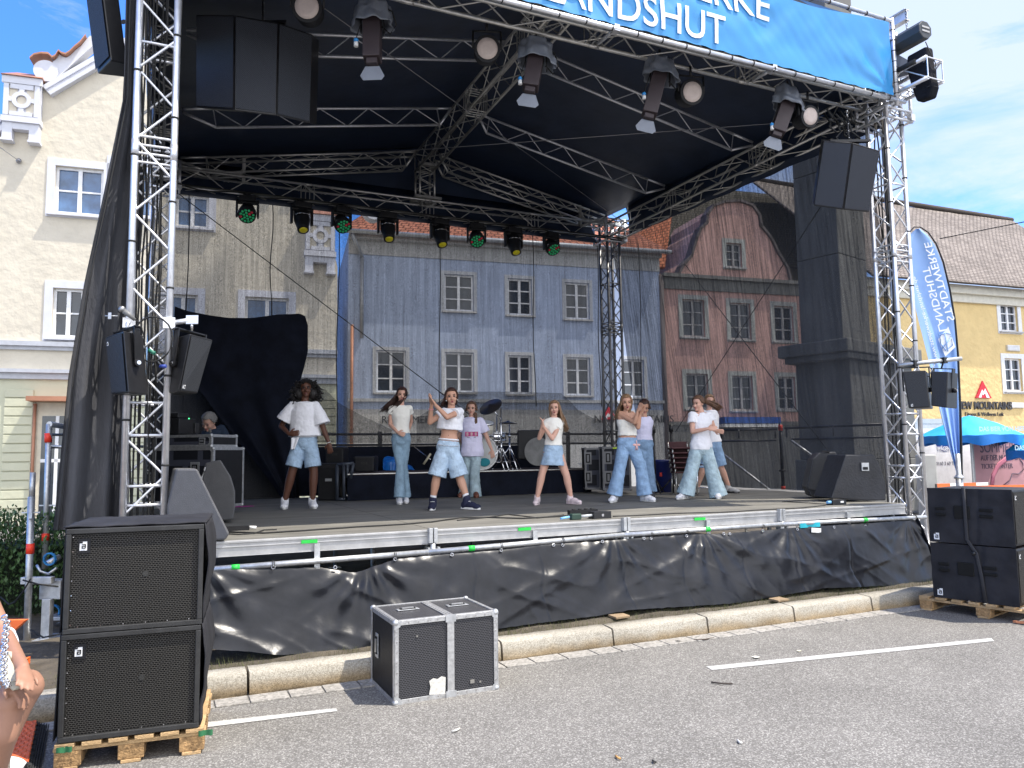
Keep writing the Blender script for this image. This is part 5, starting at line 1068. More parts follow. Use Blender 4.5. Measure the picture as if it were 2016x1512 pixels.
def wedge(label,pl,F_,back,grille=None,mat=MON,th=None,F2=None):
    base=max(pl,key=lambda p:p[1]); z0=DZ+.01; pts=[]
    for x,y in pl: pts.append(W(x,y,F_))
    dz=z0-min(p.z for p in pts); t=thing('stage_monitor',label,'stage monitor',(pts[0].x,pts[0].y,DZ),group='wedge-shaped stage monitors'); b=B(); b.prism([p+V((0,0,dz)) for p in pts],back); b.build('cabinet',mat,t,bev=.015)
    return t,[p+V((0,0,dz)) for p in pts]
gF=fdist(gz(388,1067,DZ)); 
w1,p1=wedge('front grey wedge monitor at stage left, with upright slanted side',[(329,1000),(347,926),(388,926),(452,1054),(444,1067),(329,1067)],gF,fh*.5-right*.25)
gF=fdist(gz(455,1030,DZ))
w2,p2=wedge('rear grey wedge monitor at stage left, partly behind the front one',[(395,960),(404,917),(434,910),(455,944),(463,972),(463,1006),(459,1028),(395,1034)],gF,fh*.5-right*.2)
b=B(); q_=W(404,920,gF-.02); b.path([q_+right*.01*math.sin(k)-V((0,0,.03*k)) -right*.03*math.sin(k*.5) for k in range(7)],.008,6); b.build('cable',WFG,w2)
gF=fdist(gz(1690,988,DZ)); SCRM=M('scuffed black monitor',(.022,.023,.028),.5,0,.4,4,.2,40)
w3,p3=wedge('front black wedge monitor at stage right with socket plate',[(1665,898),(1722,898),(1735,925),(1744,955),(1745,988),(1709,989),(1636,984)],gF,fh*.45-right*.05,mat=SCRM)
b=B(); b.box(W(1703,919,gF-.02),(.09,.02,.1),right,fh); b.build('socket_plate',STEEL,w3); b=B(); b.box(W(1704,922,gF-.033),(.06,.01,.035),right,fh); b.build('socket',BLK,w3)
gF=fdist(gz(1610,982,DZ))
w4,p4=wedge('rear black monitor with curved grille at stage right',[(1589,960),(1600,905),(1612,893),(1645,890),(1652,905),(1652,965),(1650,981),(1597,979)],gF,fh*.45+right*.1,mat=SCRM)
b=B(); b.box(W(1625,889,gF-.0),(.11,.03,.02),right,fh); b.build('handle',BLK,w4)
quad('grille',[W(1592,962,gF-.02),W(1643,972,gF-.02),W(1643,896,gF-.02),W(1604,902,gF-.02)],GRF,w4)
# ---- power splitters and cables along the deck front
DGREEN=M('dark green box',(.02,.05,.035),.5)
def at_deck(x,y,dz=0): g=gz(x,y,DZ); g.z+=dz; return g
t=thing('power_box','flat dark splitter box with connectors at the centre of the deck edge','power box',at_deck(1186,1021)); c=at_deck(1186,1021); b=B(); b.box(c+V((0,.05,.035)),(.2,.12,.07)); b.build('box',BLKM,t,bev=.004); b=B(); b.disc(c+V((0,-.0115,.035)),(1,0,0),(0,0,1),.014); b.build('socket',CHR,t)
b=B(); b.tube(c+V((-.1,.03,.035)),c+V((-.23,.03,.03)),.014); b.build('plug',M('grey plug',(.45,.47,.5),.4),t); b=B(); b.box(c+V((-.29,.03,.03)),(.11,.06,.06)); b.build('connector_block',DGREEN,t,bev=.01); b=B(); b.tube(c+V((-.36,.03,.03)),c+V((-.46,.02,.02)),.012); b.build('blue_plug',M('light blue plug',(.2,.45,.75),.4),t)
t=thing('power_strip','long black power strip behind the centre splitter box','power strip',at_deck(1150,1012)); b=B(); c=at_deck(1150,1013); b.box(c+V((0,.03,.025)),(.34,.06,.05)); b.build('strip',BLK,t)
for k in range(4): b=B(); b.tube(c+V((-.11+k*.075,.03,.05)),c+V((-.11+k*.075,.03,.062)),.022); b.build('socket',RUB,t)
t=thing('power_box','small black box with blue plug on the right deck edge','power box',at_deck(1650,993)); c=at_deck(1652,994); b=B(); b.box(c+V((0,.04,.03)),(.22,.1,.06)); b.build('box',BLKM,t,bev=.004); b=B(); b.tube(c+V((-.11,.02,.035)),c+V((-.17,.02,.035)),.018); b.build('blue_plug',M('light blue plug',(.2,.45,.75),.4),t); b=B(); b.box(c+V((.04,-.0115,.035)),(.05,.003,.02)); b.build('label_plate',WHT,t)
t=thing('power_strip','short black power strip with white plug near the left monitors','power strip',at_deck(470,1046)); c=at_deck(468,1045); b=B(); b.box(c+V((0,.03,.02)),(.2,.06,.04)); b.build('strip',BLK,t); b=B(); b.tube(c+V((.1,.02,.025)),c+V((.16,.01,.02)),.014); b.build('white_plug',WHT,t)
for nm,pl,r in(('long black cable lying along the front edge of the deck',[(450,1049),(520,1051),(600,1046),(700,1039),(790,1034),(850,1029),(905,1021),(960,1020),(1030,1022),(1100,1018),(1120,1016)],.008),('thin black cable loop left of the centre splitter box',[(900,1026),(960,1020),(1000,1014),(1060,1021),(1110,1015)],.006),('thin black cable running to the right deck box',[(1207,1018),(1260,1016),(1330,1012),(1420,1010),(1500,1005),(1580,1001),(1625,996)],.006),('short tangled cable beside the left power strip',[(440,1052),(470,1054),(500,1052),(520,1045),(545,1044)],.006),('thin cable leading back from the right deck box to the monitors',[(1630,994),(1600,992),(1560,990),(1540,989),(1600,985),(1640,984)],.005)):
    b=B(); P_=[at_deck(x,y,.008) for x,y in pl]; P2=[]
    for a,c in zip(P_,P_[1:]):
        for k in range(4): P2.append(a.lerp(c,k/4)+V((0,.006*math.sin(k*2+a.x*5),0)))
    b.path(P2+[P_[-1]],r,6); tag(b.build('deck_cable',RUB),nm,'cable')
b=B(); c=at_deck(478,998,.004); b.add([c+V((-.15,-.04,0)),c+V((.15,.05,0)),c+V((.12,.16,0)),c+V((-.15,.1,0))],[(0,1,2,3)]); tag(b.build('magenta_cloth',M('magenta cloth',(.4,.02,.25),.7),th=.006),'flat magenta cloth lying on the deck behind the left monitors','cloth')
b=B(); c0,c1=at_deck(470,997,.003),at_deck(600,991,.003); d=(c1-c0).normalized().cross(V((0,0,1)))*.012; b.add([c0+d,c1+d,c1-d,c0-d],[(0,1,2,3)]); b.build('tape_line',M('pale tape',(.4,.4,.38),.7),st)
# ================================================================ rear of the stage
b=B(); b.sheet(lambda s,t_:V((1.75+5.1*s,6.8+.02*math.sin(s*60),1.83-.83*t_)),80,4); tag(b.build('backdrop_cloth',DRP),'dark cloth hung on the rear rail behind the drum riser','cloth')
rr=thing('guard_rail','black rear guard rail behind the drum kit','guard rail',(4,6.98,1)); 
for z in(2.05,1.86): b=B(); b.tube((-1.8,7.02,z),(8.7,7.02,z),.022); b.build('rail',BLKM,rr)
for u in(.2,2.2,3.35,5.2,7.2): b=B(); b.box((u,7.02,1.55),(.07,.05,1.1)); b.build('post',BLKM,rr)
rs=thing('guard_rail','dark right guard rail with red-banded post beyond the side scrim','guard rail',gz(1540,963,DZ))
for pr in([(1414,847),(1530,845)],[(1414,869),(1528,867)],[(1545,843),(1747,835)],[(1558,865),(1749,860)]): b=B(); z=2.12 if pr[0][1]<850 else 1.94; b.tube(gz(*pr[0],z),gz(*pr[1],z),.026); b.build('rail',BLKM,rs)
for x in(1420,1454,1526,1548,1640,1738):
    b=B(); yy=846 if x<1540 else 843-(x-1545)*.04; a=gz(x,yy,2.12); b.tube(a,a-V((0,0,.19)),.018); b.build('rail_strut',BLKM,rs)
pb=gz(1542,963,DZ); b=B(); b.tube(pb,pb+V((0,0,1.12)),.03); b.tube(pb+V((0,0,.3)),pb+V((0,0,.33)),.06); b.build('post',BLKM,rs)
REDT=M('red tape',(.85,.05,.02),.5); b=B(); b.tube(pb+V((0,0,1.0)),pb+V((0,0,1.1)),.036); b.build('red_band',REDT,rs); b=B(); b.tube(pb+V((0,0,.0)),pb+V((0,0,.05)),.036); b.build('red_band',REDT,rs)
for a,c,lb in((gz(1514,964,DZ),W(1418,890,14.2),'light diagonal brace pipe standing on the right rear deck'),(W(1558,868,12.9),W(1606,902,12.6),'short diagonal brace pipe behind the curved monitor')):
    b=B(); b.tube(a,c,.022); tag(b.build('brace_pipe',STEEL),lb,'brace')
# drum riser
rz=gv(700,932,4.85).z; 
ri=thing('drum_riser','low drum riser with black cloth front and brown top','riser',(4.35,5.6,DZ)); b=B(); b.bx((2.3,4.85,rz-.03),(6.45,6.6,rz)); b.build('riser_top',M('brown carpet',(.06,.035,.03),.95,0,.3,12),ri)
b=B(); b.sheet(lambda s,t_:V((2.3+4.15*s,4.84+.006*math.sin(s*90),rz-.03-(rz-.03-DZ-.002)*t_)),90,3); b.sheet(lambda s,t_:V((6.455,4.84+1.7*s,rz-.03-(rz-.03-DZ-.002)*t_)),6,3); b.build('riser_skirt',DRP,ri)
b=B(); b.bx((2.3,4.835,rz-.018),(6.45,4.849,rz-.004)); b.build('riser_edge',ALUD,ri)
for u in(2.4,6.35): b=B(); b.bx((u,4.9,DZ),(u+.05,4.95,rz-.03)); b.build('riser_leg',ALUD,ri)
# drum kit
dk=thing('drum_kit','drum kit with cream bass drum, tom, dark tilted cymbal and chrome stands','drum kit',(4.9,5.6,rz)); CRS=M('cream drum shell',(.62,.58,.5),.3); SKIN=M('drum skin',(.55,.56,.55),.5)
Fk=fdist(gz(950,926,rz)); bc=W(947,893,Fk); bd_=(-fh*.95+right*.3).normalized(); sx_=bd_.cross(V((0,0,1))).normalized(); r_=.27; bc.z=rz+r_+.01
b=B(); b.tube(bc,bc-bd_*.4,r_,n=32); bs_=b.build('bass_drum',CRS,dk); b=B(); b.tube(bc+bd_*.002,bc+bd_*.012,r_-.01,n=32); b.build('drum_skin',SKIN,bs_)
b=B(); n=36
for k in range(n): a0,a1=2*PI*k/n,2*PI*(k+1)/n; b.tube(bc+bd_*.015+sx_*r_*math.cos(a0)+V((0,0,r_*math.sin(a0))),bc+bd_*.015+sx_*r_*math.cos(a1)+V((0,0,r_*math.sin(a1))),.014,n=6)
b.build('hoop',WHT,bs_)
b=B(); b.ball(bc+bd_*.02-V((0,0,.15))+sx_*-.05,(.1,.012,.07),sx_,bd_,V((0,0,1))); b.build('damper_cushion',M('turquoise cushion',(.02,.25,.3),.8),bs_)
def drum(c,r,h,tilt,mat=CRS,name='tom'):
    ax_=V(tilt).normalized(); b=B(); b.tube(c,c+ax_*h,r,n=24); o=b.build(name,mat,dk); b=B(); b.tube(c+ax_*(h+.001),c+ax_*(h+.008),r*.97,n=24); b.build('drum_skin',SKIN,o); b=B(); 
    for hh_ in(.01,h-.01): b.tube(c+ax_*(hh_-.012),c+ax_*(hh_+.012),r*1.04,n=24)
    b.build('rim',CHR,o)
drum(W(953,855,Fk),.14,.2,(0,-.3,1)); drum(W(925,858,Fk+.1),.15,.22,(0,-.3,1)); drum(W(900,880,Fk+.5),.2,.25,(.1,-.1,1)); drum(W(975,868,Fk+.3),.18,.14,(0,-.05,1),CHR,'snare_drum')
def cymbal(x,y,F_,r,tilt,mat):
    c=W(x,y,F_); t_=V(tilt).normalized(); a,b_,_=frame(t_); b=B(); b.loft([(c,a,b_,r,r),(c+t_*.004,a,b_,r*.98,r*.98),(c+t_*.03,a,b_,r*.25,r*.25),(c+t_*.05,a,b_,r*.1,r*.1)],28); o=b.build('cymbal',mat,dk); return c
CYM=M('dark cymbal',(.05,.045,.05),.35,.6); 
c1=cymbal(966,801,Fk,.2,(right*-.35-fh*.55+V((0,0,.7))),CYM); cymbal(1000,834,Fk+.4,.16,(0.05,0,1),CYM)
def stand(x0,y0,x1,yb,F_,name,legs=True):
    tp=W(x0,y0,F_); bt=V(tp); bt.z=rz+.1; b=B(); b.tube(bt,tp,.011); b.tube(bt,bt+V((0,0,.45)),.016); b.tube(bt+V((0,0,.45)),bt+V((0,0,.48)),.025); 
    for k in range(3):
        a_=k*2*PI/3+.5; f=bt+V((.3*math.cos(a_),.3*math.sin(a_),-.095)); b.tube(bt+V((0,0,.28)),f,.009); b.ball(f,.016); b.tube(bt+V((0,0,.02)),bt.lerp(f,.55)+V((0,0,.09)),.006)
    b.build(name,CHR,dk); return tp
tp=stand(986,803,986,925,Fk+.05,'cymbal_stand'); b=B(); b.tube(W(986,825,Fk+.05),c1,.009); b.tube(c1-V((0,0,.05)),c1+V((0,0,.05)),.005); b.build('boom_arm',CHR,dk); stand(978,818,978,925,Fk+.35,'cymbal_stand'); stand(1003,834,1003,925,Fk+.6,'hi_hat_stand')
b=B(); c=W(915,878,Fk+.8); b.tube(c-V((0,0,.05)),c,.16,n=20); b.tube(c-V((0,0,.45)),c,.02); b.build('drum_stool',BLK,dk)
b=B(); b.tube(W(834,914,Fk),W(848,893,Fk),.018); tag(b.build('pale_stick',M('cream stick',(.6,.55,.4),.6)),'pale thick stick leaning on the riser left of the drum kit','stick')
b=B(); b.tube(W(816,880,Fk+.3),W(848,905,Fk),.005); tag(b.build('stand_rod',CHR),'thin chrome rod left of the drum kit','rod')
# round case
Fr=13.0; c=W(1060,889,Fr); r_=.25; c.z=max(c.z,rz+r_+.01); t=thing('round_case','large round grey-faced drum case standing on the riser right of the drums','case',c); d=(-fh+right*-.25).normalized(); sx_=d.cross(V((0,0,1))).normalized()
b=B(); b.tube(c,c-d*.35,r_,n=36); b.build('shell',BLK,t,bev=.01); b=B(); b.tube(c+d*.003,c+d*.014,r_*.96,n=36); b.build('grey_face',M('worn grey fibre',(.22,.22,.215),.8,0,.2,8,.3,30),t); b=B(); b.box(c-d*.3+V((0,0,.12))-right*.05,(.75,.4,.5),right,fh); tag(b.build('amplifier_case',BLK,bev=.02),'black amplifier case behind the round grey drum case','case')
b=B(); b.box(W(1142,913,Fr),(.06,.01,.02),right); b.box(W(1142,917,Fr),(.04,.01,.012),right); tag(b.build('paper_label',WFG),'tiny grey label on a dark case right of the round case','label')
# blue bag
t=thing('blue_bag','crumpled bright blue plastic bag on the left end of the riser','bag',gz(790,926,rz)); pl=[(752,926),(754,905),(757,901),(772,899),(779,900),(790,908),(803,915),(812,919),(816,927)]; b=B(); Fb=fdist(gz(790,926,rz))
def bag(s,t_):
    i=s*(len(pl)-2); k=min(int(i),len(pl)-3); f=i-k; x=pl[k+1][0]*(1-f)+pl[k+2][0]*f if k+2<len(pl) else pl[-1][0]; y=pl[k+1][1]*(1-f)+pl[k+2][1]*f
    p=W(x,926+(y-926)*math.sin(t_*PI)**.5 if t_<1 else 926,Fb-.2*math.cos(t_*PI)); p.z=max(p.z,rz+.004); p+=fh*.05*fnoise(s*6,t_*6)+V((0,0,.03*fnoise(s*7,t_*5,3))); p.z=max(p.z,rz+.004); return p
b.sheet(bag,24,18,False); b.build('plastic',M('blue plastic bag',(.01,.16,.55),.35),t)
# dark boxes left of the riser
for nm,x0,x1,y0,y1,F_,d_,lb in(('amplifier',697,736,898,929,11.9,.4,'black amplifier box on the left end of the riser'),('equipment_case',640,676,880,912,12.3,.4,'small dark case on top of the bin behind the tallest dancer'),('storage_bin',625,668,912,986,11.6,.5,'black storage bin left of the riser')):
    a=W(x0,y1,F_); c=W(x1,y1,F_); h=W(x0,y0,F_).z-a.z; m=(a+c)/2; t=thing(nm,lb,nm.split('_')[-1],m); w_=(c-a).length
    if nm=='storage_bin': m.z=DZ; h=W(x0,y0,F_).z-DZ
    b=B(); b.box(m+fh*d_/2+V((0,0,h/2)),(w_,d_,h),right,fh); b.build('body',BLK,t,bev=.02); b=B(); b.box(m-fh*.004+V((0,0,h*.9)),(w_*1.03,.01,h*.08),right,fh); b.build('lid_rim',BLKM,t)
    b=B(); b.box(m-fh*.008+V((0,0,h*.55)),(w_*.3,.012,.04),right,fh); b.build('handle',RUB if nm!='storage_bin' else STEEL,t)
t=thing('folded_stand','folded grey-black keyboard stand leaning left of the riser','stand',at_deck(680,985)); F_=11.4
for ps in([(668,912),(698,910),(690,935),(678,935),(677,984),(665,984)],): 
    b=B(); GB=M('dark blue grey metal',(.05,.06,.08),.5,.2)
    for a,c in(((664,915),(664,986)),((677,915),(677,986)),((662,986),(680,986)),((664,915),(696,912)),((696,912),(690,942)),((684,914),(684,940))): pa,pc=W(*a,F_),W(*c,F_); pa.z=max(pa.z,DZ+.03); pc.z=max(pc.z,DZ+.03); b.tube(pa,pc,.024)
    b.build('frame',GB,t)
# flight cases rear right
for (x0,x1,y0,lb,F_) in((1152,1184,882,'dark narrow flight case right of the riser',12.7),(1187,1243,880,'black flight case with aluminium corner and recessed handles at the rear right',12.3)):
    a=W(x0,950,F_); a.z=DZ+.06; c=W(x1,950,F_); h=W(x0,y0,F_).z-a.z; flightcase(lb,a,right,fh,(W(x1,950,F_)-W(x0,950,F_)).length,.5,h,None,None,[('front',.2,.75),('front',.2,.3)],'flight cases at the rear right',panels=PLN,EDGE=ALUK)
b=B(); b.box(W(1214,882,12.25),(.12,.01,.025),right); tag(b.build('yellow_tape',M('yellow green tape',(.5,.7,.05),.5)),'yellow-green tape strip on the rear flight case','tape')
# black posts with stands
for x,yt,lb in((1290,838,'left one of two thin black stands beside the blue bin'),(1325,836,'right one of two thin black stands beside the chair stack')):
    F_=12.4; bt=W(x,960,F_); bt.z=DZ; t=thing('black_stand',lb,'stand',bt,group='two thin black stands'); tp=V(bt); tp.z=W(x,yt,F_).z; b=B(); b.tube(bt,tp,.022); b.tube(tp-V((0,0,.12)),tp,.035); b.build('pole',BLKM,t); b=B()
    for k in range(3): a_=k*2*PI/3+.3; b.tube(bt+V((0,0,.25)),bt+V((.22*math.cos(a_),.22*math.sin(a_),.01)),.012)
    b.build('tripod',BLKM,t)
F_=12.7; a=W(1305,955,F_); a.z=DZ; t=thing('blue_bin','dark blue plastic bin with a red mark at the rear right','bin',a); h=W(1305,905,F_).z-DZ; b=B(); b.loft([(a+V((0,0,.0)),right,fh,.15,.15),(a+V((0,0,h*.9)),right,fh,.19,.19),(a+V((0,0,h*.92)),right,fh,.205,.205),(a+V((0,0,h)),right,fh,.205,.205)],20); b.build('body',M('dark blue plastic',(.008,.02,.14),.45),t); b=B(); b.box(W(1301,934,F_-.2),(.035,.01,.06),right); b.build('red_mark',M('red paint',(.6,.03,.02),.5),t)
# stacked chairs
F_=12.0; a=W(1347,960,F_); a.z=DZ; BURG=M('burgundy seat',(.05,.008,.012),.6); 
for k in range(6):
    lb=['lowest','second','third','fourth','fifth','topmost'][k]+' burgundy chair in the stack behind the ponytail dancer'; o=a+V((0,0,k*.075-.1))-right*(.008*k)
    t=thing('stacking_chair',lb,'chair',o,group='stack of burgundy chairs'); Xr,Yr=right,fh
    b=B(); b.box(o+V((0,0,.44)),(.34,.36,.025),Xr,Yr); b.build('seat',BURG,t,bev=.01)
    b=B(); b.box(o+V((0,0,.50))+Yr*.19,(.34,.02,.09),Xr,Yr); b.build('backrest',BURG,t,bev=.008)
    for i in(-1,1):
        for j in(-1,1): b=B(); b.tube(o+Xr*(.16*i)+Yr*(.17*j)+V((0,0,.1 if k==0 else .36)),o+Xr*(.15*i)+Yr*(.15*j)+V((0,0,.43)),.011); b.build('leg',ALUD,t)
    b=B(); 
    for i in(-1,1): b.tube(o+Xr*(.15*i)+Yr*.17+V((0,0,.43)),o+Xr*(.15*i)+Yr*.19+V((0,0,.54)),.01)
    b.build('back_frame',ALUD,t)
a=W(1388,962,11.6); a.z=DZ; t=thing('chair','single chrome-legged chair behind the ponytail dancer','chair',a); b=B(); b.box(a+V((0,0,.43)),(.36,.36,.03),right,fh); b.build('seat',M('pale blue seat',(.2,.3,.45),.6),t,bev=.01)
for i in(-1,1):
    for j in(-1,1): b=B(); b.tube(a+right*.15*i+fh*.15*j,a+right*.14*i+fh*.14*j+V((0,0,.42)),.011); b.build('leg',CHR,t)
b=B(); b.tube(a-right*.15-fh*.15+V((0,0,.12)),a+right*.15-fh*.15+V((0,0,.12)),.008); b.build('stretcher',CHR,t)
# ================================================================ stage lights
def moving_wash():
    t=thing('moving_head','x','moving light'); b=B(); b.box((0,0,-.09),(.26,.2,.1)); b.box((0,0,-.03),(.1,.06,.06)); b.build('base',BLK,t,bev=.015)
    b=B()
    for s_ in(-1,1): b.box((s_*.165,0,-.25),(.035,.09,.3)); 
    b.box((0,0,-.15),(.36,.1,.04)); b.build('yoke',BLK,t,bev=.015)
    d=V((0,-.72,-.69)); x,y,_=frame(d,(1,0,0)); c=V((0,0,-.31)); b=B(); b.loft([(c-d*.13,x,y,.07,.07),(c-d*.10,x,y,.12,.12),(c+d*.02,x,y,.145,.145),(c+d*.12,x,y,.14,.14)],24); hd=b.build('head',BLK,t)
    b=B(); b.tube(c+d*.12,c+d*.124,.13,n=24); b.build('face',M('lens face',(.01,.02,.015),.3),hd)
    b=B(); n=20
    for k in range(n): a0,a1=2*PI*k/n*.5+PI*1.0,2*PI*(k+1)/n*.5+PI*1.0; b.tube(c+d*.05+V((.147*math.cos(a0),0,0))-y.cross(d).cross(d)*0+V((0,-.05,.0))+V((0,0,-.147*math.sin(a0)*.6)),c+d*.05+V((.147*math.cos(a1),0,0))+V((0,-.05,0))+V((0,0,-.147*math.sin(a1)*.6)),.004,n=5)
    b.build('trim',CHR,hd)
    k=0
    for rr_,n in((0,1),(.052,6),(.1,12)):
        for i in range(n):
            a_=2*PI*i/n+.2; p=c+d*.126+x*(rr_*math.cos(a_))+y*(rr_*math.sin(a_)); col=GLG if (i*7+n)%5 or n==1 else GLR; b=B(); b.ball(p,(.022,.022,.012),x,y,d,n=10,m=6); b.build('lens',col,hd); k+=1
    return t
GLG=M('green lens',(.03,.42,.16),.15,emit=.04); GLR=M('red lens',(.45,.03,.05),.15,emit=.05); GLY=M('yellow lens',(.6,.52,.02),.15,emit=.03)
def moving_beam():
    t=thing('moving_head','x','moving light'); b=B(); b.box((0,0,-.09),(.30,.22,.11)); b.box((0,0,-.03),(.1,.06,.06)); b.build('base',BLK,t,bev=.02)
    b=B()
    for s_ in(-1,1): b.box((s_*.17,0,-.27),(.04,.1,.3))
    b.box((0,0,-.16),(.38,.12,.05)); b.build('yoke',BLK,t,bev=.02)
    d=V((0,-.42,-.9)).normalized(); x,y,_=frame(d,(1,0,0)); c=V((0,0,-.3)); b=B(); b.loft([(c-d*.16,x,y,.09,.09),(c-d*.12,x,y,.13,.13),(c+d*.05,x,y,.135,.135),(c+d*.2,x,y,.10,.10),(c+d*.27,x,y,.095,.095)],24); hd=b.build('head',BLK,t)
    b=B(); b.ball(c+d*.265-V((0,.01,0)),(.07,.07,.03),x,y,d,n=16); b.build('lens',GLY,hd)
    b=B(); b.tube(c+V((-.13,-.1,.02)),c+V((-.06,-.15,.04)),.006,n=5); b.tube(c+V((-.06,-.15,.04)),c+V((.06,-.15,.04)),.006,n=5); b.tube(c+V((.06,-.15,.04)),c+V((.13,-.1,.02)),.006,n=5); b.build('trim',CHR,hd); return t
pw,pb_=moving_wash(),moving_beam(); used={'w':0,'b':0}
order='first second third fourth fifth sixth seventh eighth'.split()
for k,(x,y,kd) in enumerate([(488,437,'w'),(596,450,'b'),(675,450,'w'),(767,467,'b'),(870,478,'b'),(943,485,'w'),(1016,492,'b'),(1091,499,'w')]):
    p=gv(x,y,6.3); p.y=6.42; p.z=6.0 if kd=='w' else 6.0; lb='%s moving light from the left, '%order[k]+('with a ring of green lenses' if kd=='w' else 'with one yellow lens'); src=pw if kd=='w' else pb_
    if not used[kd]: src.location=p; src['label']=lb; src['group']='row of moving lights below the rear truss'; o=src; used[kd]=1
    else: o=dup(src,p,lb)
    o.rotation_euler=(0,0,R([-8,5,12,-3,6,-14,2,9][k]))
b=B(); b.bx((-.1,6.35,6.005),(8.3,6.41,6.02)); b.build('lighting_bar',BLKM,roof)
b=B(); b.path([V((u*.2,6.38+.03*math.sin(u*1.3),5.995-.03*abs(math.sin(u*.8)))) for u in range(0,42)],.012,5); tag(b.build('power_cable',RUB),'black cable drooping along the rear truss','cable')
for x,y1 in((243,0),(536,622),(667,905),(865,975),(1048,800),(1174,800),(1255,0)):
    p=gv(x if x!=243 else 371,420,6.85); b=B(); zb=max(DZ,gv(x,y1,6.85).z) if y1 else 1.0; b.path([(p.x+.02*math.sin(k),6.86,6.1-(6.1-zb)*k/8) for k in range(9)],.009,5); tag(b.build('hanging_cable',RUB),'thin black cable hanging down the rear scrim '+{243:'beside the left tower',536:'above the gathered drape',667:'right of the gathered drape',865:'left of the front clapping dancer',1048:'above the round case',1174:'left of the rear right tower',1255:'right of the rear right tower'}[x],'cable')
PLAS=M('crumpled rain cover',(.20,.22,.26),.3,0,.15,6,.4,14,.5)
BRN=M('brown black metal',(.045,.032,.036),.5,.1); FLP=M('barn door grey',(.20,.22,.26),.5,.2)
def profile_spot(x,yt,yb,F_,lb,lean=0,cv=1.):
    top=W(x,yt,F_); bt=W(x+lean,yb,F_-.05); t=thing('spotlight',lb,'spotlight',top,group='spotlights with rain covers on the front truss'); d=(bt-top).normalized(); xx=right-d*right.dot(d); xx.normalize(); yy=d.cross(xx); L_=(bt-top).length
    b=B(); b.box(top.lerp(bt,.5),(.17,.16,L_),xx,yy,d); b.box(bt+d*.03,(.11,.1,.06),xx,yy,d); b.build('lamp_body',BRN,t,bev=.008)
    b=B(); c=bt+d*.07; b.prism([c+xx*-.07,c+xx*.07,c+xx*.12+d*.11,c+xx*.09+d*.15,c-xx*.09+d*.15,c-xx*.12+d*.10],yy*-.006-V((0,0,0))); b.build('barn_door',FLP,t)
    b=B()
    for s_ in(-1,1): b.box(top+xx*(.115*s_)+d*.02,(.012,.05,.26),xx,yy,V((0,0,1)))
    b.box(top+V((0,0,.15)),(.24,.05,.012),xx,yy); b.tube(top+V((0,0,.15)),top+V((0,0,.26)),.015); b.build('yoke',BLKM,t)
    def cf(s,t_): 
        a_=s*2*PI; r=.13+.05*t_+.03*fnoise(math.cos(a_)*2,math.sin(a_)*2,t_*3+x)+.015*math.sin(a_*7+x); return top+xx*(r*math.cos(a_)*1.15)+yy*(r*math.sin(a_)*.9)+V((0,0,.14-.24*t_*cv+.04*fnoise(a_,t_*3,x)))
    b=B(); b.sheet(cf,40,10); b.build('rain_cover',PLAS if cv else BLK,t,th=.003)
    b=B(); b.path([top+xx*.13+V((0,0,.1)),top+xx*.2+V((0,0,.06)),top+xx*.24-V((0,0,.08)),top+xx*.18-V((0,0,.18)),top+xx*.1-V((0,0,.1))],.009,6); b.build('cable',RUB,t)
    pl_=W(x-32,yt+50,F_-.1); b=B(); b.tube(top-xx*.1,pl_+V((0,0,.05)),.005,n=5); b.build('pendant_cable',RUB,t); b=B(); b.ball(pl_+V((0,0,.03)),.024); b.build('blue_plug',M('bright blue plug',(.03,.25,.6),.4),t); b=B(); b.tube(pl_-V((0,0,.035)),pl_+V((0,0,.01)),.022); b.build('white_plug',WHT,t)
profile_spot(733,35,118,7.3,'leftmost covered spotlight, right of the left loudspeaker array',0)
profile_spot(1056,110,174,7.9,'covered spotlight right of the roof ridge truss',-12)
profile_spot(1300,140,226,8.5,'covered spotlight tilted below the banner centre',-22)
profile_spot(1552,200,262,9.0,'rightmost covered spotlight near the right tower',-22)
def fresnel(x,y,r,F_,lb,yaw=0):
    c=W(x,y,F_); t=thing('round_lamp',lb,'stage lamp',c,group='round lamps on the front truss'); d=(-fh+right*yaw-V((0,0,.25))).normalized(); xx,yy,_=frame(d); rr_=r*F_/FPX
    b=B(); b.loft([(c-d*.22,xx,yy,rr_*.7,rr_*.7),(c-d*.16,xx,yy,rr_*1.25,rr_*1.25),(c-d*.0,xx,yy,rr_*1.3,rr_*1.3),(c+d*.03,xx,yy,rr_*1.3,rr_*1.3)],28,cap=True); b.build('housing',BLK,t,bev=.003)
    b=B(); b.loft([(c+d*.031,xx,yy,rr_*1.02,rr_*1.02),(c+d*.036,xx,yy,rr_,rr_),(c+d*.045,xx,yy,rr_*.6,rr_*.6)],28); b.build('lens',M('frosted lens',(.62,.52,.47),.35,0,.06,30,.3,200),t)
    b=B(); 
    for s_ in(-1,1): b.tube(c+xx*(rr_*1.38*s_),c+xx*(rr_*1.38*s_)+V((0,0,.2)),.012)
    b.tube(c-xx*(rr_*1.38)+V((0,0,.2)),c+xx*(rr_*1.38)+V((0,0,.2)),.012); b.tube(c+V((0,0,.2)),c+V((0,0,.32)),.015); b.build('yoke',BLKM,t)
fresnel(605,15,24,7.1,'round lamp with pinkish lens beside the left loudspeaker array',.1)
fresnel(959,97,21,7.8,'round lamp left of the roof ridge truss',.1); fresnel(1361,182,20,8.7,'round lamp below the middle of the banner',.2); fresnel(1592,230,17,9.0,'round lamp nearest the right tower',.35)
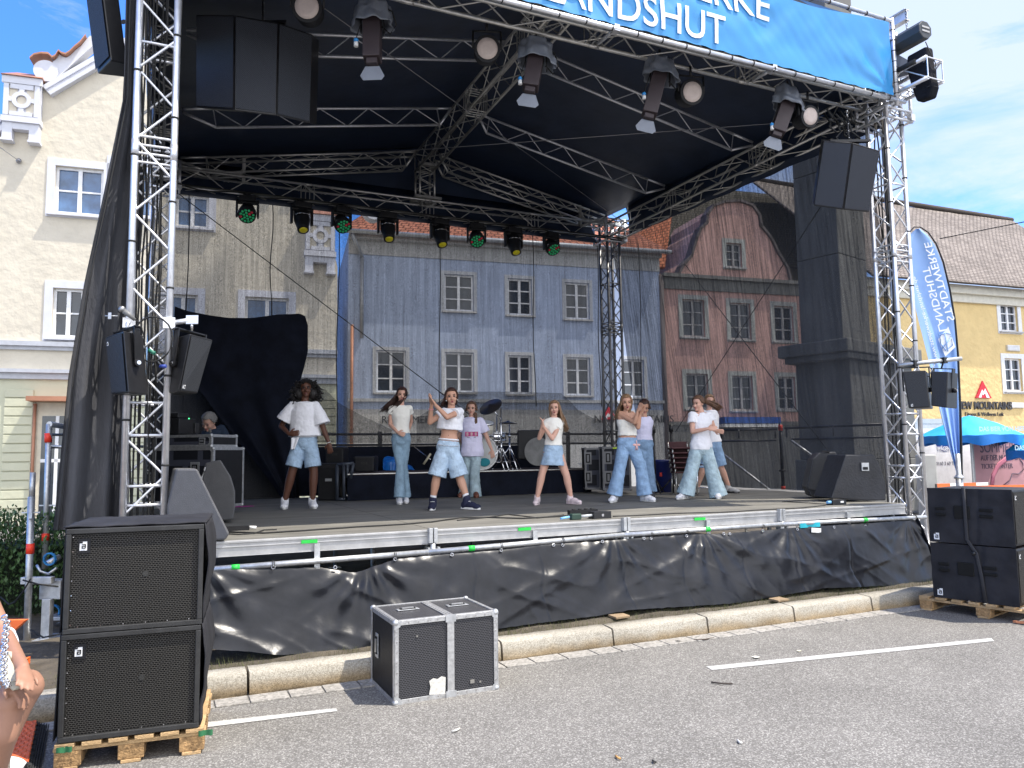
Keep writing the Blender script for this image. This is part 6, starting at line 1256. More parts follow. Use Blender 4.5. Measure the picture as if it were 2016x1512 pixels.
# tangle of cables at the right front corner
b=B(); random.seed(9)
for k in range(12):
    x=1640+random.uniform(-25,40); y=225+random.uniform(-10,15); p=W(x,y,9.1+random.uniform(0,.4)); q_=W(x+random.uniform(-15,40),y+random.uniform(25,55),9.1+random.uniform(0,.4)); b.path([p,p.lerp(q_,.3)+V((.05,0,-.05)),p.lerp(q_,.7)+V((-.05,0,-.02)),q_],.012,5)
tag(b.build('cable_tangle',RUB),'tangle of black cables in the upper right truss corner','cable')
# ---- chain hoist outside the right tower
tzv=V((0,0,1)); UX=V((1,0,0)); VY=V((0,-1,0))
a=gv(1738,40,.25); uo=a.x+.03; zb_=gv(1768,24,-.08).z
bm=thing('hoist_beam','white steel beam sticking out on top of the right tower','beam',(uo,0,zb_)); b=B(); b.box((uo,.12,zb_),(.012,.42,.14))
for s_ in(-1,1): b.box((uo,.12,zb_+.07*s_),(.09,.42,.012))
b.build('beam',M('white steel',(.7,.7,.7),.45,.3),bm,bev=.003)
hc=gv(1757,62,-.1); b=B(); b.path([hc+V((0,0,.06)),hc+V((.03,0,.03)),hc+V((.03,0,-.02)),hc+V((0,0,-.05)),hc+V((-.02,0,-.03))],.01,8); b.build('hook',BLKM,bm)
h0,h1=gv(1760,86,-.0),gv(1815,70,-.5); h1.x=h0.x=(h0.x+h1.x)/2; h1.z=h0.z=(h0.z+h1.z)/2
h=thing('chain_hoist','black electric chain hoist hanging outside the right tower','chain hoist',h0); dd=(h1-h0).normalized()
def octo(c0,r1,r2,x,y): return [c0+x*(r1*math.cos(PI/8+k*PI/4))+y*(r2*math.sin(PI/8+k*PI/4)) for k in range(8)]
b=B(); b.prism(octo(h0,.12,.12,UX,tzv),h1-h0); b.build('housing',M('hoist black',(.05,.055,.06),.45,.1),h,bev=.01)
b=B()
for k in(.03,-.02): b.box(h1+V((0,-.004,k)),(.13,.006,.022))
b.build('vent',WFG,h)
def chain(b,p0,p1,r=.018):
    n=max(2,int((p1-p0).length/.035)); x,y,d=frame(p1-p0)
    for k in range(n):
        c=p0.lerp(p1,(k+.5)/n); s_=x if k%2 else y; hl=d*.02; b.path([c-hl-s_*.004,c-hl*.6-s_*.011,c+hl*.6-s_*.011,c+hl,c+hl*.6+s_*.011,c-hl*.6+s_*.011,c-hl-s_*.004],.0035,4)
m=(h0+h1)/2; b=B(); chain(b,V((m.x,m.y,zb_-.07)),m+V((0,0,.11))); chain(b,h0+V((0,.05,-.1)),h0+V((0,.05,-.55))); b.build('chain',BLKM,h)
b=B(); c=m+V((.0,-.12,-.12)); b.prism([c+V((0,y,z)) for y,z in((.15,-.08),(-.12,-.08),(-.13,-.3),(-.17,-.62),(-.12,-.74),(.06,-.72),(.12,-.5),(.17,-.25))],V((.14,0,0))); b.build('chain_bag',BLKC,h,bev=.03)
b=B(); b.path([W(x,y,fdist(h1)) for x,y in[(1822,82),(1832,105),(1842,125),(1843,150),(1838,165),(1825,172)]],.006,6); b.build('cable',RUB,h)
e_=gv(1841,136,-.55); c_=V((e_.x,.15,e_.z)); s_=thing('truss_stub','short bright truss stub projecting from the right tower top towards the road','truss stub',c_); truss_parts(c_,e_,(1,0,0),.27,.26,.3,.025,.009,s_,None,ALU)
b=B()
for i in(-1,1): b.tube((c_.x+i*.13,.15,c_.z-.13),(8.55,.3,6.45),.02); b.tube((c_.x+i*.13,.15,c_.z+.13),(8.6,.35,7.1),.02)
b.build('coupler',STEEL,s_)
b=B(); p_=e_+V((-.17,.25,.13)); b.tube(p_+V((0,.12,0)),p_-V((0,.12,0)),.031); b.build('clamp',RUB,s_)
# ================================================================ scaffold foot and road things at the lower left
sc_=thing('stage_stair_frame','grey metal scaffold foot with red taped pipes left of the subwoofers','scaffold',gz(62,1290)); 
def pipe2(x0,y0,x1,y1,F_,r,n='upright'):
    b=B(); b.tube(W(x0,y0,F_),W(x1,y1,F_),r,n=14); return b.build(n,STEEL,sc_)
Fp=fdist(gz(55,1292))
pipe2(65,930,63,985,Fp,.022); pipe2(62,978,52,1290,Fp,.028); b=B(); b.tube(W(60,1070,Fp),W(59,1090,Fp),.032,n=14); b.build('red_tape',REDT,sc_)
b=B(); b.box(W(61,1009,Fp),(.16,.02,.01),right); b.box(W(60,1015,Fp-.03),(.03,.02,.05),right); b.build('wing_nut',STEEL,sc_)
Fq=Fp+1.0
pipe2(97,835,88,1120,Fq,.028); b=B(); b.tube(W(95,853,Fq),W(95,871,Fq),.034,n=14); b.tube(W(90,1050,Fq),W(89,1064,Fq),.034,n=14); b.build('red_tape',REDT,sc_); b=B(); b.tube(W(97,835,Fq-.02),W(140,842,Fq+.5),.028); b.build('transom',STEEL,sc_); b=B(); b.tube(W(97,877,Fq),W(135,881,Fq),.012); b.build('transom',STEEL,sc_); b=B(); b.box(W(93,995,Fq),(.16,.02,.012),right); b.build('wing_nut',STEEL,sc_)
zk=.16
for (x0,y0,x1,y1,F_,d_) in((40,1137,100,1150,Fp,.06),(78,1143,118,1180,Fp+.1,.12),(82,1180,95,1275,Fp+.05,.06),(60,1262,122,1300,Fp-.05,.3),(95,1170,122,1176,Fp+.4,.3),(88,1215,122,1222,Fp+.4,.3),(88,1235,122,1242,Fp+.5,.3)):
    a,c=W(x0,y0,F_),W(x1,y1,F_); m=(a+c)/2; w_=(c-a).dot(right); h_=abs(a.z-c.z); b=B(); b.box(m+fh*d_/2,(w_,d_,h_),right,fh); b.build('bracket',STEEL,sc_,bev=.004)
b=B(); b.path([W(x,y,Fp+.15) for x,y in[(72,1112),(80,1125),(95,1130),(112,1118)]],.012,6); b.tube(W(92,1110,Fp+.2),W(118,1096,Fp+.3),.025); b.build('hose',ALUD,sc_)
def coil(x,y,F_,r,lb,mat):
    c=W(x,y,F_); b=B(); n=20
    for j in range(2):
        for k in range(n): a0,a1=2*PI*k/n,2*PI*(k+1)/n; o_=fh*.015*j; b.tube(c+o_+right*r*math.cos(a0)+V((0,0,r*math.sin(a0))),c+o_+right*r*math.cos(a1)+V((0,0,r*math.sin(a1))),.008,n=5)
    tag(b.build('cable_coil',mat),lb,'cable')
BLC=M('blue cable',(.03,.22,.5),.5); coil(97,1101,Fp+.12,.05,'upper blue cable coil beside the scaffold foot',BLC); coil(104,1205,Fp+.5,.06,'lower blue cable coil behind the scaffold foot',BLC)
def cablep(pts,lb,r=.007,F_=None): b=B(); b.path([W(x,y,f) for x,y,f in pts],r,6); tag(b.build('floor_cable',RUB),lb,'cable')
cablep([(0,1175,7),(18,1190,6.8),(30,1185,6.7),(45,1165,6.6),(60,1140,6.5)],'thin grey cable crossing the hedge at the left edge'); cablep([(60,1240,6.2),(85,1255,6.2),(120,1248,6.1)],'black cable at the scaffold foot'); cablep([(45,1142,Fp-.1),(75,1150,Fp-.1),(115,1155,Fp-.05)],'black cable lying on the scaffold bracket')
# hedge
hg=thing('hedge','dense green hedge behind the scaffold foot at the left edge','hedge',W(40,1200,8.6)); random.seed(11); LEAF=M('hedge leaf',(.05,.10,.03),.6,0,.5,6,0,1,.4); b=B()
for i in range(17000):
    u=random.uniform(-4.4,-.85); v=2.3+1.2*random.random()**1.8; zt_=.98+.16*fnoise(u*3,v*3)+.1*fnoise(u*9,v*9); z=random.random()**.6*zt_+.1
    if random.random()<.05: z=zt_+random.random()*.16
    p=V((u,v,z)); d=V((random.gauss(0,1),random.gauss(0,1),random.gauss(0,1)+.3)).normalized(); x,y,_=frame(d); s_=random.uniform(.018,.035); b.add([p-x*s_*.5,p+y*s_*.9,p+x*s_*.5,p-y*s_*.9],[(0,1,2,3)])
b.build('foliage',LEAF,hg); b=B()
for i in range(70): u=random.uniform(-4.2,-.9); v=random.uniform(2.5,3.4); b.path([(u,v,.1),(u+random.uniform(-.1,.1),v+random.uniform(-.1,.1),.6),(u+random.uniform(-.15,.15),v+random.uniform(-.15,.15),1.05)],.006,5)
b.build('stems',M('hedge stem',(.05,.035,.02),.9),hg)
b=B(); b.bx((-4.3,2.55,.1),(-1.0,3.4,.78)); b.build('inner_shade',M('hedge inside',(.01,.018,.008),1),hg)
# cable ramp
OR=M('worn orange plastic',(.72,.13,.035),.6,0,.15,9,.3,40); rp=thing('cable_ramp','orange and black cable protector ramp on the road at the lower left','cable ramp',gz(50,1470))
q0,q1,q2,q3=gz(-60,1512,.05),gz(56,1500,.05),gz(72,1422,.05),gz(-20,1430,.05)
b=B(); 
def rq(s,t_): p=(q0.lerp(q1,s)).lerp(q3.lerp(q2,s),t_); p.z=.055+.004*(1 if (int(s*14)+int(t_*16))%2 else 0); return p
b.sheet(rq,56,64,False); b.build('lid',OR,rp,th=.01)
b=B(); r0,r1,r2,r3=gz(54,1512,.045),gz(78,1522,.005),gz(96,1428,.005),gz(73,1422,.045)
for k in range(9):
    a,c=k/9,(k+.86)/9; b.prism([r0.lerp(r3,a),r1.lerp(r2,a),r1.lerp(r2,c),r0.lerp(r3,c)],V((0,0,-.004))); 
    b.box((r0.lerp(r3,(a+c)/2)),(.03,.035,.02),(r1-r0).normalized())
for k in range(6): b.tube(r0.lerp(r1,k/5)+V((0,0,.004)),r3.lerp(r2,k/5)+V((0,0,.004)),.004,n=5)
b.build('rubber_ramp',RUB,rp)
b=B(); o0=gz(-40,1530,.02); b.prism([gz(-20,1492,.09),gz(20,1484,.09),gz(57,1496,.07),gz(58,1500,.03),gz(0,1512,.02)],V((0,0,-.03))); tag(b.build('orange_wedge',OR,bev=.01),'bright orange plastic end piece beside the cable ramp','ramp piece')
# barrier plank ends behind the seated woman
t=thing('barrier_plank','orange barrier plank end behind the seated woman','barrier',gz(10,1330)); b=B(); p=[W(-60,1222,5.2),W(50,1221,5.2),W(22,1246,5.2),W(-60,1262,5.2)]; b.prism(p,fh*.04); b.build('plank',ORG,t); q_=W(5,1240,5.25); b=B(); b.tube((q_.x,q_.y,0),q_,.02); b.build('post',STEEL,t)
b=B(); p=[gz(30,1318,.16),gz(58,1300,.16),gz(60,1292,.2),gz(30,1300,.2)]; b.prism(p,V((0,0,-.05))); b.build('foot',ORG,t)
# ================================================================ people
Z3=V((0,0,1))
def skin(n,c): return M(n,c,.5,0,.06,8,0,60,.35)
SK_D=skin('deep brown skin',(.10,.042,.026)); SK_L=skin('light skin',(.62,.36,.27)); SK_T=skin('tanned skin',(.52,.29,.20))
H_BLK=M('black hair',(.012,.01,.01),.5,0,.4,40,.6,90,.4,(1,1,.15)); H_DBR=M('dark brown hair',(.045,.02,.014),.45,0,.4,40,.6,90,.4,(1,1,.15)); H_BR=M('brown hair',(.12,.062,.035),.45,0,.4,40,.6,90,.4,(1,1,.15)); H_LB=M('light brown hair',(.22,.13,.07),.45,0,.35,40,.6,90,.4,(1,1,.15)); H_GR=M('grey hair',(.22,.21,.2),.6,0,.2,40,.5,90)
def fab(n,c,var=.05,vs=9): return M(n,c,.85,0,var,vs,.25,22,.2)
T_W=fab('white cotton',(.80,.80,.84),.03); T_WW=fab('warm white rib',(.80,.78,.72),.03); T_L=fab('lilac white cotton',(.72,.70,.88),.03)
def denim(n,c): return M(n,c,.85,0,.26,9,.5,40,.2)
D_L=denim('light denim',(.34,.46,.60)); D_P=denim('pale washed denim',(.43,.55,.68)); D_M=denim('mid blue denim',(.24,.36,.53)); D_G=denim('green blue denim',(.38,.49,.54)); D_S=denim('sparkly blue denim',(.24,.35,.45))
EYEW=M('eye white',(.42,.40,.39),.3); EYED=M('iris dark',(.02,.012,.01),.2); LIP=M('lips',(.45,.14,.13),.4); LIPD=M('dark lips',(.2,.06,.05),.4); MOUTH=M('open mouth',(.08,.01,.01),.5); SHW=M('white shoe',(.75,.75,.78),.5,0,.05,20); SHP=M('pale pink shoe',(.66,.55,.56),.5); SOLE=M('sole',(.6,.6,.58),.7); NAVY_C=M('navy canvas',(.012,.015,.045),.8); SOCK=fab('white sock',(.75,.75,.78))
def hand(b,w,d,nrm,side,s=1.,curl=.35,spread=.16,thumb=1):
    d=V(d).normalized(); nrm=V(nrm); nrm=(nrm-d*nrm.dot(d)).normalized(); x=d.cross(nrm)*side       # x: towards the thumb
    L_=.075*s; c=w+d*L_*.55
    b.ball(c,(.036*s,.046*s,.015*s),x,d,nrm,n=12,m=8); b.limb(w-d*.01,w+d*.03*s,.019*s,.02*s,10)
    for k,(off,ln) in enumerate(((.026,.062),(.009,.070),(-.009,.066),(-.026,.052))):
        p=w+d*(L_*.95)+x*off*s; a=spread*(1.5-k); dir1=(d*math.cos(a*.5)+x*math.sin(a*.5)+nrm*curl*.5).normalized(); dir2=(dir1+nrm*curl*1.1).normalized(); m_=p+dir1*ln*.52*s; e=m_+dir2*ln*.48*s
        b.limb(p-d*.012,m_,.0092*s,.0085*s,8); b.limb(m_,e,.0085*s,.0068*s,8)
    if thumb:
        p=w+d*L_*.32+x*.024*s; m_=p+(d*.55+x*.75+nrm*.25).normalized()*.034*s; e=m_+(d*.9+x*.25+nrm*.3).normalized()*.028*s; b.limb(p,m_,.0125*s,.0105*s,8); b.limb(m_,e,.0105*s,.008*s,8)
def person(label,zc,F0,J,skinm,hs=1.,face=(0,0,0),hair=None,top=None,bottom=None,shoes=None,extra=None,mouth='closed',group='children dancing on the stage',cat='person',footz=DZ,adult=False):
    """zc: converts zoomed pixels to photo pixels; F0: forward distance; J: joint -> (x,y,depth towards camera)"""
    P={}
    for k,v in J.items():
        if not isinstance(v,tuple): continue
        x,y=zc(v[0],v[1]); P[k]=W(x,y,F0-(v[2] if len(v)>2 else 0))
    base=(P['aL']+P['aR'])/2; t=thing('person',label,cat,(base.x,base.y,footz),group=group)
    zmin=min(P['aL'].z,P['aR'].z)
    N_=P['neck']; SL,SR=P['sL'],P['sR']; HL,HR=P['hL'],P['hR']; HC=(HL+HR)/2; spine=(N_-HC); Ls=spine.length; up_=spine.normalized()
    lat=((SR-SL).normalized()*.5+(HR-HL).normalized()*.5); lat=(lat-up_*lat.dot(up_)).normalized(); fw=up_.cross(lat)*-1
    if fw.dot(-fh)<0 and not J.get('back'): fw=-fw
    hw=max(.10*hs,(HR-HL).length*.5); sw=max(.12*hs,(SR-SL).length*.5)
    def ctr(q): return HC+spine*q
    b=B(); r=lambda a:a*hs
    prof=[(-.16,.07,.06),(-.08,.115,.085),(.04,.135,.095),(.16,.125,.088),(.36,.098,.075),(.52,.108,.08),(.7,.125,.088),(.84,.135,.08),(.93,.11,.062),(.99,.05,.05)]
    b.loft([(ctr(q),lat,fw,r(x_),r(y_)) for q,x_,y_ in prof],24)
    hd=P['head']; b.limb(ctr(.95),hd.lerp(N_,.45),r(.047),r(.042),14)
    for s_,e_,w_,S_ in((SL,P['eL'],P['wL'],-1),(SR,P['eR'],P['wR'],1)):
        b.limb(ctr(.86)+ (s_-ctr(.86))*.35,s_,r(.06),r(.048)); b.limb(s_,e_,r(.043),r(.033)); m_=e_.lerp(w_,.3); b.limb(e_,m_,r(.033),r(.031)); b.limb(m_,w_,r(.031),r(.021))
    for s_,k in((1,'L'),(-1,'R')):
        w_=P['w'+k]; e_=P['e'+k]; hv=P.get('h'+k+'d'); d=(hv-w_) if hv else (w_-e_)
        nn=J.get('n'+k); nrm=P['n'+k]-w_ if nn else fw*-1; hand(b,w_,d,nrm,s_*(-1 if J.get('flip'+k) else 1),hs*.98,J['curl'] if 'curl' in J else .35)
    for h_,k_,a_ in((HL,P['kL'],P['aL']),(HR,P['kR'],P['aR'])):
        b.limb(h_.lerp(HC,.15),k_,r(.078),r(.052)); m_=k_.lerp(a_,.3); b.limb(k_,m_,r(.052),r(.054)); b.limb(m_,a_,r(.054),r(.032)); 
    # head
    yaw,pit,rol=face; f0=(-fh*math.cos(R(yaw))+right*math.sin(R(yaw))); hf=(f0*math.cos(R(pit))+Z3*math.sin(R(pit))).normalized(); hr_=hf.cross(Z3).normalized()*-1; hu=hr_.cross(hf)*-1
    if hu.z<0: hu=-hu
    hr2=hr_*math.cos(R(rol))+hu*math.sin(R(rol)); hu=hu*math.cos(R(rol))-hr_*math.sin(R(rol)); hr_=hr2
    q=hs*(.97 if not adult else 1.03); H=lambda x,y,z:hd+hr_*(x*q)+hf*(y*q)+hu*(z*q)
    b.ball(H(0,-.012,.028),(.070*q,.088*q,.082*q),hr_,hf,hu,20,14); b.ball(H(0,.022,-.03),(.056*q,.056*q,.076*q),hr_,hf,hu,18,12); b.ball(H(0,.052,-.088),(.026*q,.022*q,.02*q),hr_,hf,hu)
    for s_ in(-1,1): b.ball(H(s_*.034,.048,-.032),(.026*q,.028*q,.026*q),hr_,hf,hu); b.ball(H(s_*.069,-.01,-.006),(.008*q,.017*q,.028*q),hr_,hf,hu)
    b.limb(H(0,.074,.0),H(0,.094,-.032),.008*q,.0125*q,8); b.limb(H(-.011,.082,-.036),H(.011,.082,-.036),.009*q,.009*q,8)
    fuse(b,'body',skinm,t,.0062 if not adult else .007,2)
    for s_ in(-1,1):
        e=B(); e.ball(H(s_*.029,.0745,.0),(.0125*q,.007*q,.0055*q),hr_,hf,hu,10,6); eo=e.build('eye',EYEW,t)
        e=B(); e.ball(H(s_*.029,.0795,.0),(.0085*q,.0045*q,.0062*q),hr_,hf,hu,8,6); e.build('iris',EYED,eo)
        e=B(); e.path([H(s_*.045,.07,.019),H(s_*.03,.079,.0235),H(s_*.014,.081,.02)],.0036*q,5); e.path([H(s_*.044,.071,.004),H(s_*.03,.0805,.0085),H(s_*.015,.079,.004)],.0028*q,5); e.build('eyebrow',hair[0] if hair else H_DBR,t)
    e=B(); mo=M('lips dark',(.16,.05,.045),.4) if skinm is SK_D else LIP
    if mouth=='open': e.ball(H(0,.079,-.064),(.018*q,.008*q,.0125*q),hr_,hf,hu,12,8); mt=e.build('mouth',mo,t); e=B(); e.ball(H(0,.084,-.064),(.011*q,.006*q,.007*q),hr_,hf,hu,10,6); e.build('mouth_opening',MOUTH,mt)
    else: e.ball(H(0,.0785,-.061),(.019*q,.007*q,.0045*q),hr_,hf,hu,12,6); e.ball(H(0,.0775,-.067),(.015*q,.007*q,.005*q),hr_,hf,hu,12,6); e.build('mouth',mo,t)
    # hair
    if hair:
        hm,kind=hair[0],hair[1]; hl=B(); random.seed(len(label)); 
        cap=B(); n=28;m=12
        vs=[]; 
        def capf(s,t_):
            az=-PI+2*PI*s; fr=math.cos(az)   # az 0 = front
            thm=(PI*.60 if fr<.25 else PI*(.60-.27*min(1,(fr-.25)/.4))); th=.02+t_*thm; rr_=1.0+.02*fnoise(s*60,t_*2)
            return H(.080*math.sin(th)*math.sin(az)*rr_,-.014+.099*math.sin(th)*math.cos(az)*rr_,.030+.094*math.cos(th)*rr_)
        cap.sheet(capf,48,14)
        capo=cap.build('hair',hm,t,th=.012)
        def strand(az,L_,off,w=.011,rooth=.45,end=None,fl=.5,nn=7,curl=0):
            pts=[]; th0=PI*rooth*random.uniform(.5,1); 
            for i in range(3): th=.25+ (PI*.52-.25)*(i/2); pts.append(H(.083*math.sin(th)*math.sin(az),-.014+.102*math.sin(th)*math.cos(az),.030+.096*math.cos(th)))
            p=pts[-1]; ph=random.uniform(0,6)
            for i in range(1,nn+1):
                u=i/nn; pp=p+Z3*(-L_*u)+V(off)*(u**1.4)+hr_*(.012*math.sin(u*5+ph)*u+curl*math.sin(u*22+ph))+hf*(curl*math.cos(u*22+ph)); pts.append(pp)
            n_=len(pts); hl.path(pts,w,5,rr=[w*(.7+.5*math.sin(PI*min(1,(i+1)/n_)))*(1 if i<n_-2 else .55) for i in range(n_)],flat=fl)
        if kind=='afro':
            for i in range(900):
                a=random.uniform(0,2*PI); th=random.uniform(.0,PI*.78); fr=math.cos(a)
                if fr>.45 and th>PI*.27: continue
                rr_=random.uniform(.75,1.0); sx=1.25+.35*max(0,th-PI*.35); base_=H(.13*sx*math.sin(th)*math.sin(a)*rr_,-.03+.13*math.sin(th)*math.cos(a)*rr_,.02+.105*math.cos(th)*rr_-(.10*max(0,th-PI*.4)))
                d=V((random.gauss(0,1),random.gauss(0,1),random.gauss(0,1)-.5)).normalized(); pts=[base_]; 
                for k in range(5): pts.append(pts[-1]+d*.009+V((math.sin(k*2+i),math.cos(k*2+i),-.4))*.010)
                hl.path(pts,.009,5)
            for sx in(-1,1): hl.ball(H(sx*.085,-.03,-.055),(.066*q,.066*q,.08*q),hr_,hf,hu,14,10)
            hl.ball(H(0,-.05,.0),(.11*q,.09*q,.115*q),hr_,hf,hu,16,12)
        else:
            L_=hair[2]; off=hair[3]; lo,hi=hair[4] if len(hair)>4 else (50,310); curl=hair[5] if len(hair)>5 else 0
            if L_: 
                for i in range(150 if L_>.15 else 70):
                    az=R(random.uniform(lo,hi)); o_=right*off[0]+Z3*off[1]+(-fh)*off[2]; strand(az,L_*random.uniform(.8,1.05),o_*random.uniform(.75,1.15)+V((random.gauss(0,.01),random.gauss(0,.01),0)),random.uniform(.008,.014),curl=curl)
            if kind=='pony':
                for i in range(60):
                    p=H(random.uniform(-.02,.02),-.108,.02+random.uniform(-.02,.02)); tip=P['pony']+V((random.gauss(0,.02),random.gauss(0,.02),random.gauss(0,.022))); md=p.lerp(tip,.45)+Z3*.03; hl.path([p,p.lerp(md,.5)+Z3*.012,md,md.lerp(tip,.6)+Z3*.008+V((random.gauss(0,.01),)*3),tip],.008,5,rr=[.009,.012,.011,.008,.004])
            if kind=='braid':
                for k in range(14): hl.ball(P['braid0'].lerp(P['braid1'],k/13)+right*.008*(-1)**k,(.024-.0008*k,.022-.0008*k,.024),n=10,m=8)
        if hl.v: hl.build('hair_strands',hm,capo)
    # clothing
    if top:
        tm,hem,flare,slv,slr,slack=top[:6]; neckq=top[6] if len(top)>6 else .95; c=B()
        def pr(q):
            for (q0,x0,y0),(q1,x1,y1) in zip(prof,prof[1:]):
                if q<=q1: f=(q-q0)/(q1-q0); return x0+(x1-x0)*f,y0+(y1-y0)*f
            return prof[-1][1:]
        rings=[]; nq=9
        for i in range(nq):
            qq=hem+(neckq-hem)*i/(nq-1); x_,y_=pr(qq); k=slack+flare*(1-i/(nq-1))
            if flare>.015: x_=max(x_,.118)  ; y_=max(y_,.082)
            if i>=nq-2: x_=x_+.004; k=min(k,.012)
            rings.append((ctr(qq),lat,fw,r(x_+k),r(y_+k*.8)))
        if neckq>=.93: rings.append((ctr(.985),lat,fw,r(.062),r(.058)))
        c.loft(rings,28)
        for s_,e_,r0 in((SL,P['eL'],slr),(SR,P['eR'],slr)):
            if slv>0:
                a=ctr(.84)+(s_-ctr(.84))*.45; en=s_.lerp(e_,slv); c.limb(a,s_,r(.062),r(.056)); x,y,_=frame(en-s_); c.loft([(s_+(s_-en)*.08,x,y,r(.05),r(.05)),(s_.lerp(en,.4),x,y,r((.056+r0)/2),r((.056+r0)/2)),(en,x,y,r(r0),r(r0))],18)
        fuse(c,top[7] if len(top)>7 else 't_shirt',tm,t,.0075,2,.015,.07)
    if bottom:
        bm_,knd,q,rk,rh=bottom[:5]; c=B(); wq=bottom[5] if len(bottom)>5 else .22
        c.loft([(ctr(qq),lat,fw,r(x_),r(y_)) for qq,x_,y_ in((-.17,.09,.08),(-.07,.135,.105),(.04,.148,.108),(.14,.138,.102),(wq,.124,.094))],28)
        for h_,k_,a_,s_ in((HL,P['kL'],P['aL'],-1),(HR,P['kR'],P['aR'],1)):
            h2=h_.lerp(HC,.12); x,y,_=frame(k_-h2,fw)
            if knd=='long': en=a_+V((0,0,-.02)); x2,y2,_=frame(en-k_,fw); c.loft([(h2+(h2-k_)*.12,x,y,r(.08),r(.09)),(h2.lerp(k_,.35),x,y,r((.092+rk)/2),r((.092+rk)/2)),(k_,x,y,r(rk),r(rk)),(k_.lerp(en,.5),x2,y2,r((rk*.9+rh)/2),r((rk*.9+rh)/2)),(en,x2,y2,r(rh),r(rh*1.1))],22)
            elif knd=='shorts': en=h2.lerp(k_,q); c.loft([(h2+(h2-k_)*.12,x,y,r(.08),r(.09)),(h2.lerp(en,.4),x,y,r((.095+rk)/2),r((.1+rk)/2)),(en,x,y,r(rh),r(rh))],22)
        if knd=='skirt': c.loft([(ctr(-.02),lat,fw,r(.15),r(.115)),(ctr(-.2),lat,fw,r(.165),r(.13)),(ctr(q),lat,fw,r(rh),r(rh*.8))],28)
        fuse(c,{'long':'jeans','shorts':'denim_shorts','skirt':'denim_skirt'}[knd],bm_,t,.0075,2,.013,.05)
    # shoes
    for k,S_ in(('L',-1),('R',1)):
        a_=P['a'+k]; dv=P.get('f'+k); d=(dv-a_) if dv else -fh; d=V((d.x,d.y,0)).normalized(); lift=J.get('lift'+k,0); z0=footz+lift+.003; x=d.cross(Z3); A=V((a_.x,a_.y,z0)); sh,so,sty=shoes; z=hs*1.14
        if sty is None: continue
        s=B(); s.ball(A+d*-.03*z+Z3*.045*z,(.036*z,.045*z,.045*z),x,d,Z3,14,10); s.ball(A+d*.06*z+Z3*.042*z,(.04*z,.075*z,.04*z),x,d,Z3,14,10); s.ball(A+d*.13*z+Z3*.03*z,(.041*z,.055*z,.03*z),x,d,Z3,14,10); s.limb(A+Z3*.05*z-d*.012,a_ if sty=='high' else A+Z3*.095*z-d*.012*z,.042*z,.041*z)
        so_=fuse(s,'shoe',sh,t,.006,2); s=B()
        outl=[A+x*(.038*z*math.sin(u_)*(1 if math.cos(u_)>0 else .85))+d*(.05*z+.135*z*math.cos(u_)) for u_ in [2*PI*i/24 for i in range(24)]]
        s.prism([p_ for p_ in outl],Z3*(.022*z)); s.build('sole',so,so_,bev=.005)
        if sty in('high','laced'):
            s=B()
            for i in range(4): p_=A+d*(.035+.022*i)*z+Z3*(.085-.011*i)*z; s.tube(p_-x*.022*z,p_+x*.022*z+d*.012,.0035,n=5)
            s.build('laces',WHT,so_)
        if sty=='high' or bottom is None or J.get('socks'):
            s=B(); s.limb(A+Z3*.08*z-d*.01,a_.lerp(P['k'+k],.16),.037*hs,.040*hs); fuse(s,'sock',SOCK,t,.006,1)
    if extra: extra(t,P,H,ctr,lat,fw,up_,r)
    return t,P
z7=lambda x,y:(500+x*.2315,700+y*.2315); z8=lambda x,y:(820+x*.2116,730+y*.2116); z9=lambda x,y:(1150+x*.1984,730+y*.1984); zi=lambda x,y:(x,y)
def foot_F(x,y): return fdist(gz(x,y,DZ))
# 1 tall dancer with big curly hair
def ex1(t,P,H,ctr,lat,fw,up_,r):
    b=B(); b.path([ctr(.14)+lat*(.14*math.cos(a))+fw*(.105*math.sin(a)) for a in [k*2*PI/24 for k in range(25)]],.014,6); b.build('knotted_cloth',T_W,t)
    p=ctr(.12)+fw*.11-lat*.09; b=B(); b.sheet(lambda s,u:p+lat*(-.05+.1*s)*(1-.5*u)-lat*.03*u+fw*(.01+.01*math.sin(s*9))+Z3*(-.15*u),8,10); b.build('cloth_end',T_W,t,th=.006)
    b=B(); w=P['wR']; d=(w-P['eR']).normalized(); x,y,_=frame(d); b.path([w+x*.026*math.cos(a)+y*.026*math.sin(a) for a in [k*2*PI/14 for k in range(15)]],.004,5); b.build('bracelet',WHT,t)
person('tall dancer with big black curly hair and denim shorts, one hand on her hip',z7,foot_F(590,1001),dict(head=(443,285),neck=(432,385),sL=(330,425),sR=(525,425),eL=(232,600,-.02),eR=(600,650,.02),wL=(300,668,.13),wR=(637,742,.03),hLd=(345,662,.15),hRd=(645,800,.03),hL=(385,740),hR=(482,740),kL=(325,985,.03),kR=(508,985,.0),aL=(262,1235,.03),aR=(497,1240,.0),fL=(255,1300,.25),fR=(520,1310,.22)),SK_D,1.06,(14,4,0),(H_BLK,'afro',0,(0,0,0)),(T_W,.15,.045,.72,.105,.03),(D_L,'shorts',.84,.088,.1,.20),(SHW,SOLE,'laced'),ex1,'closed')
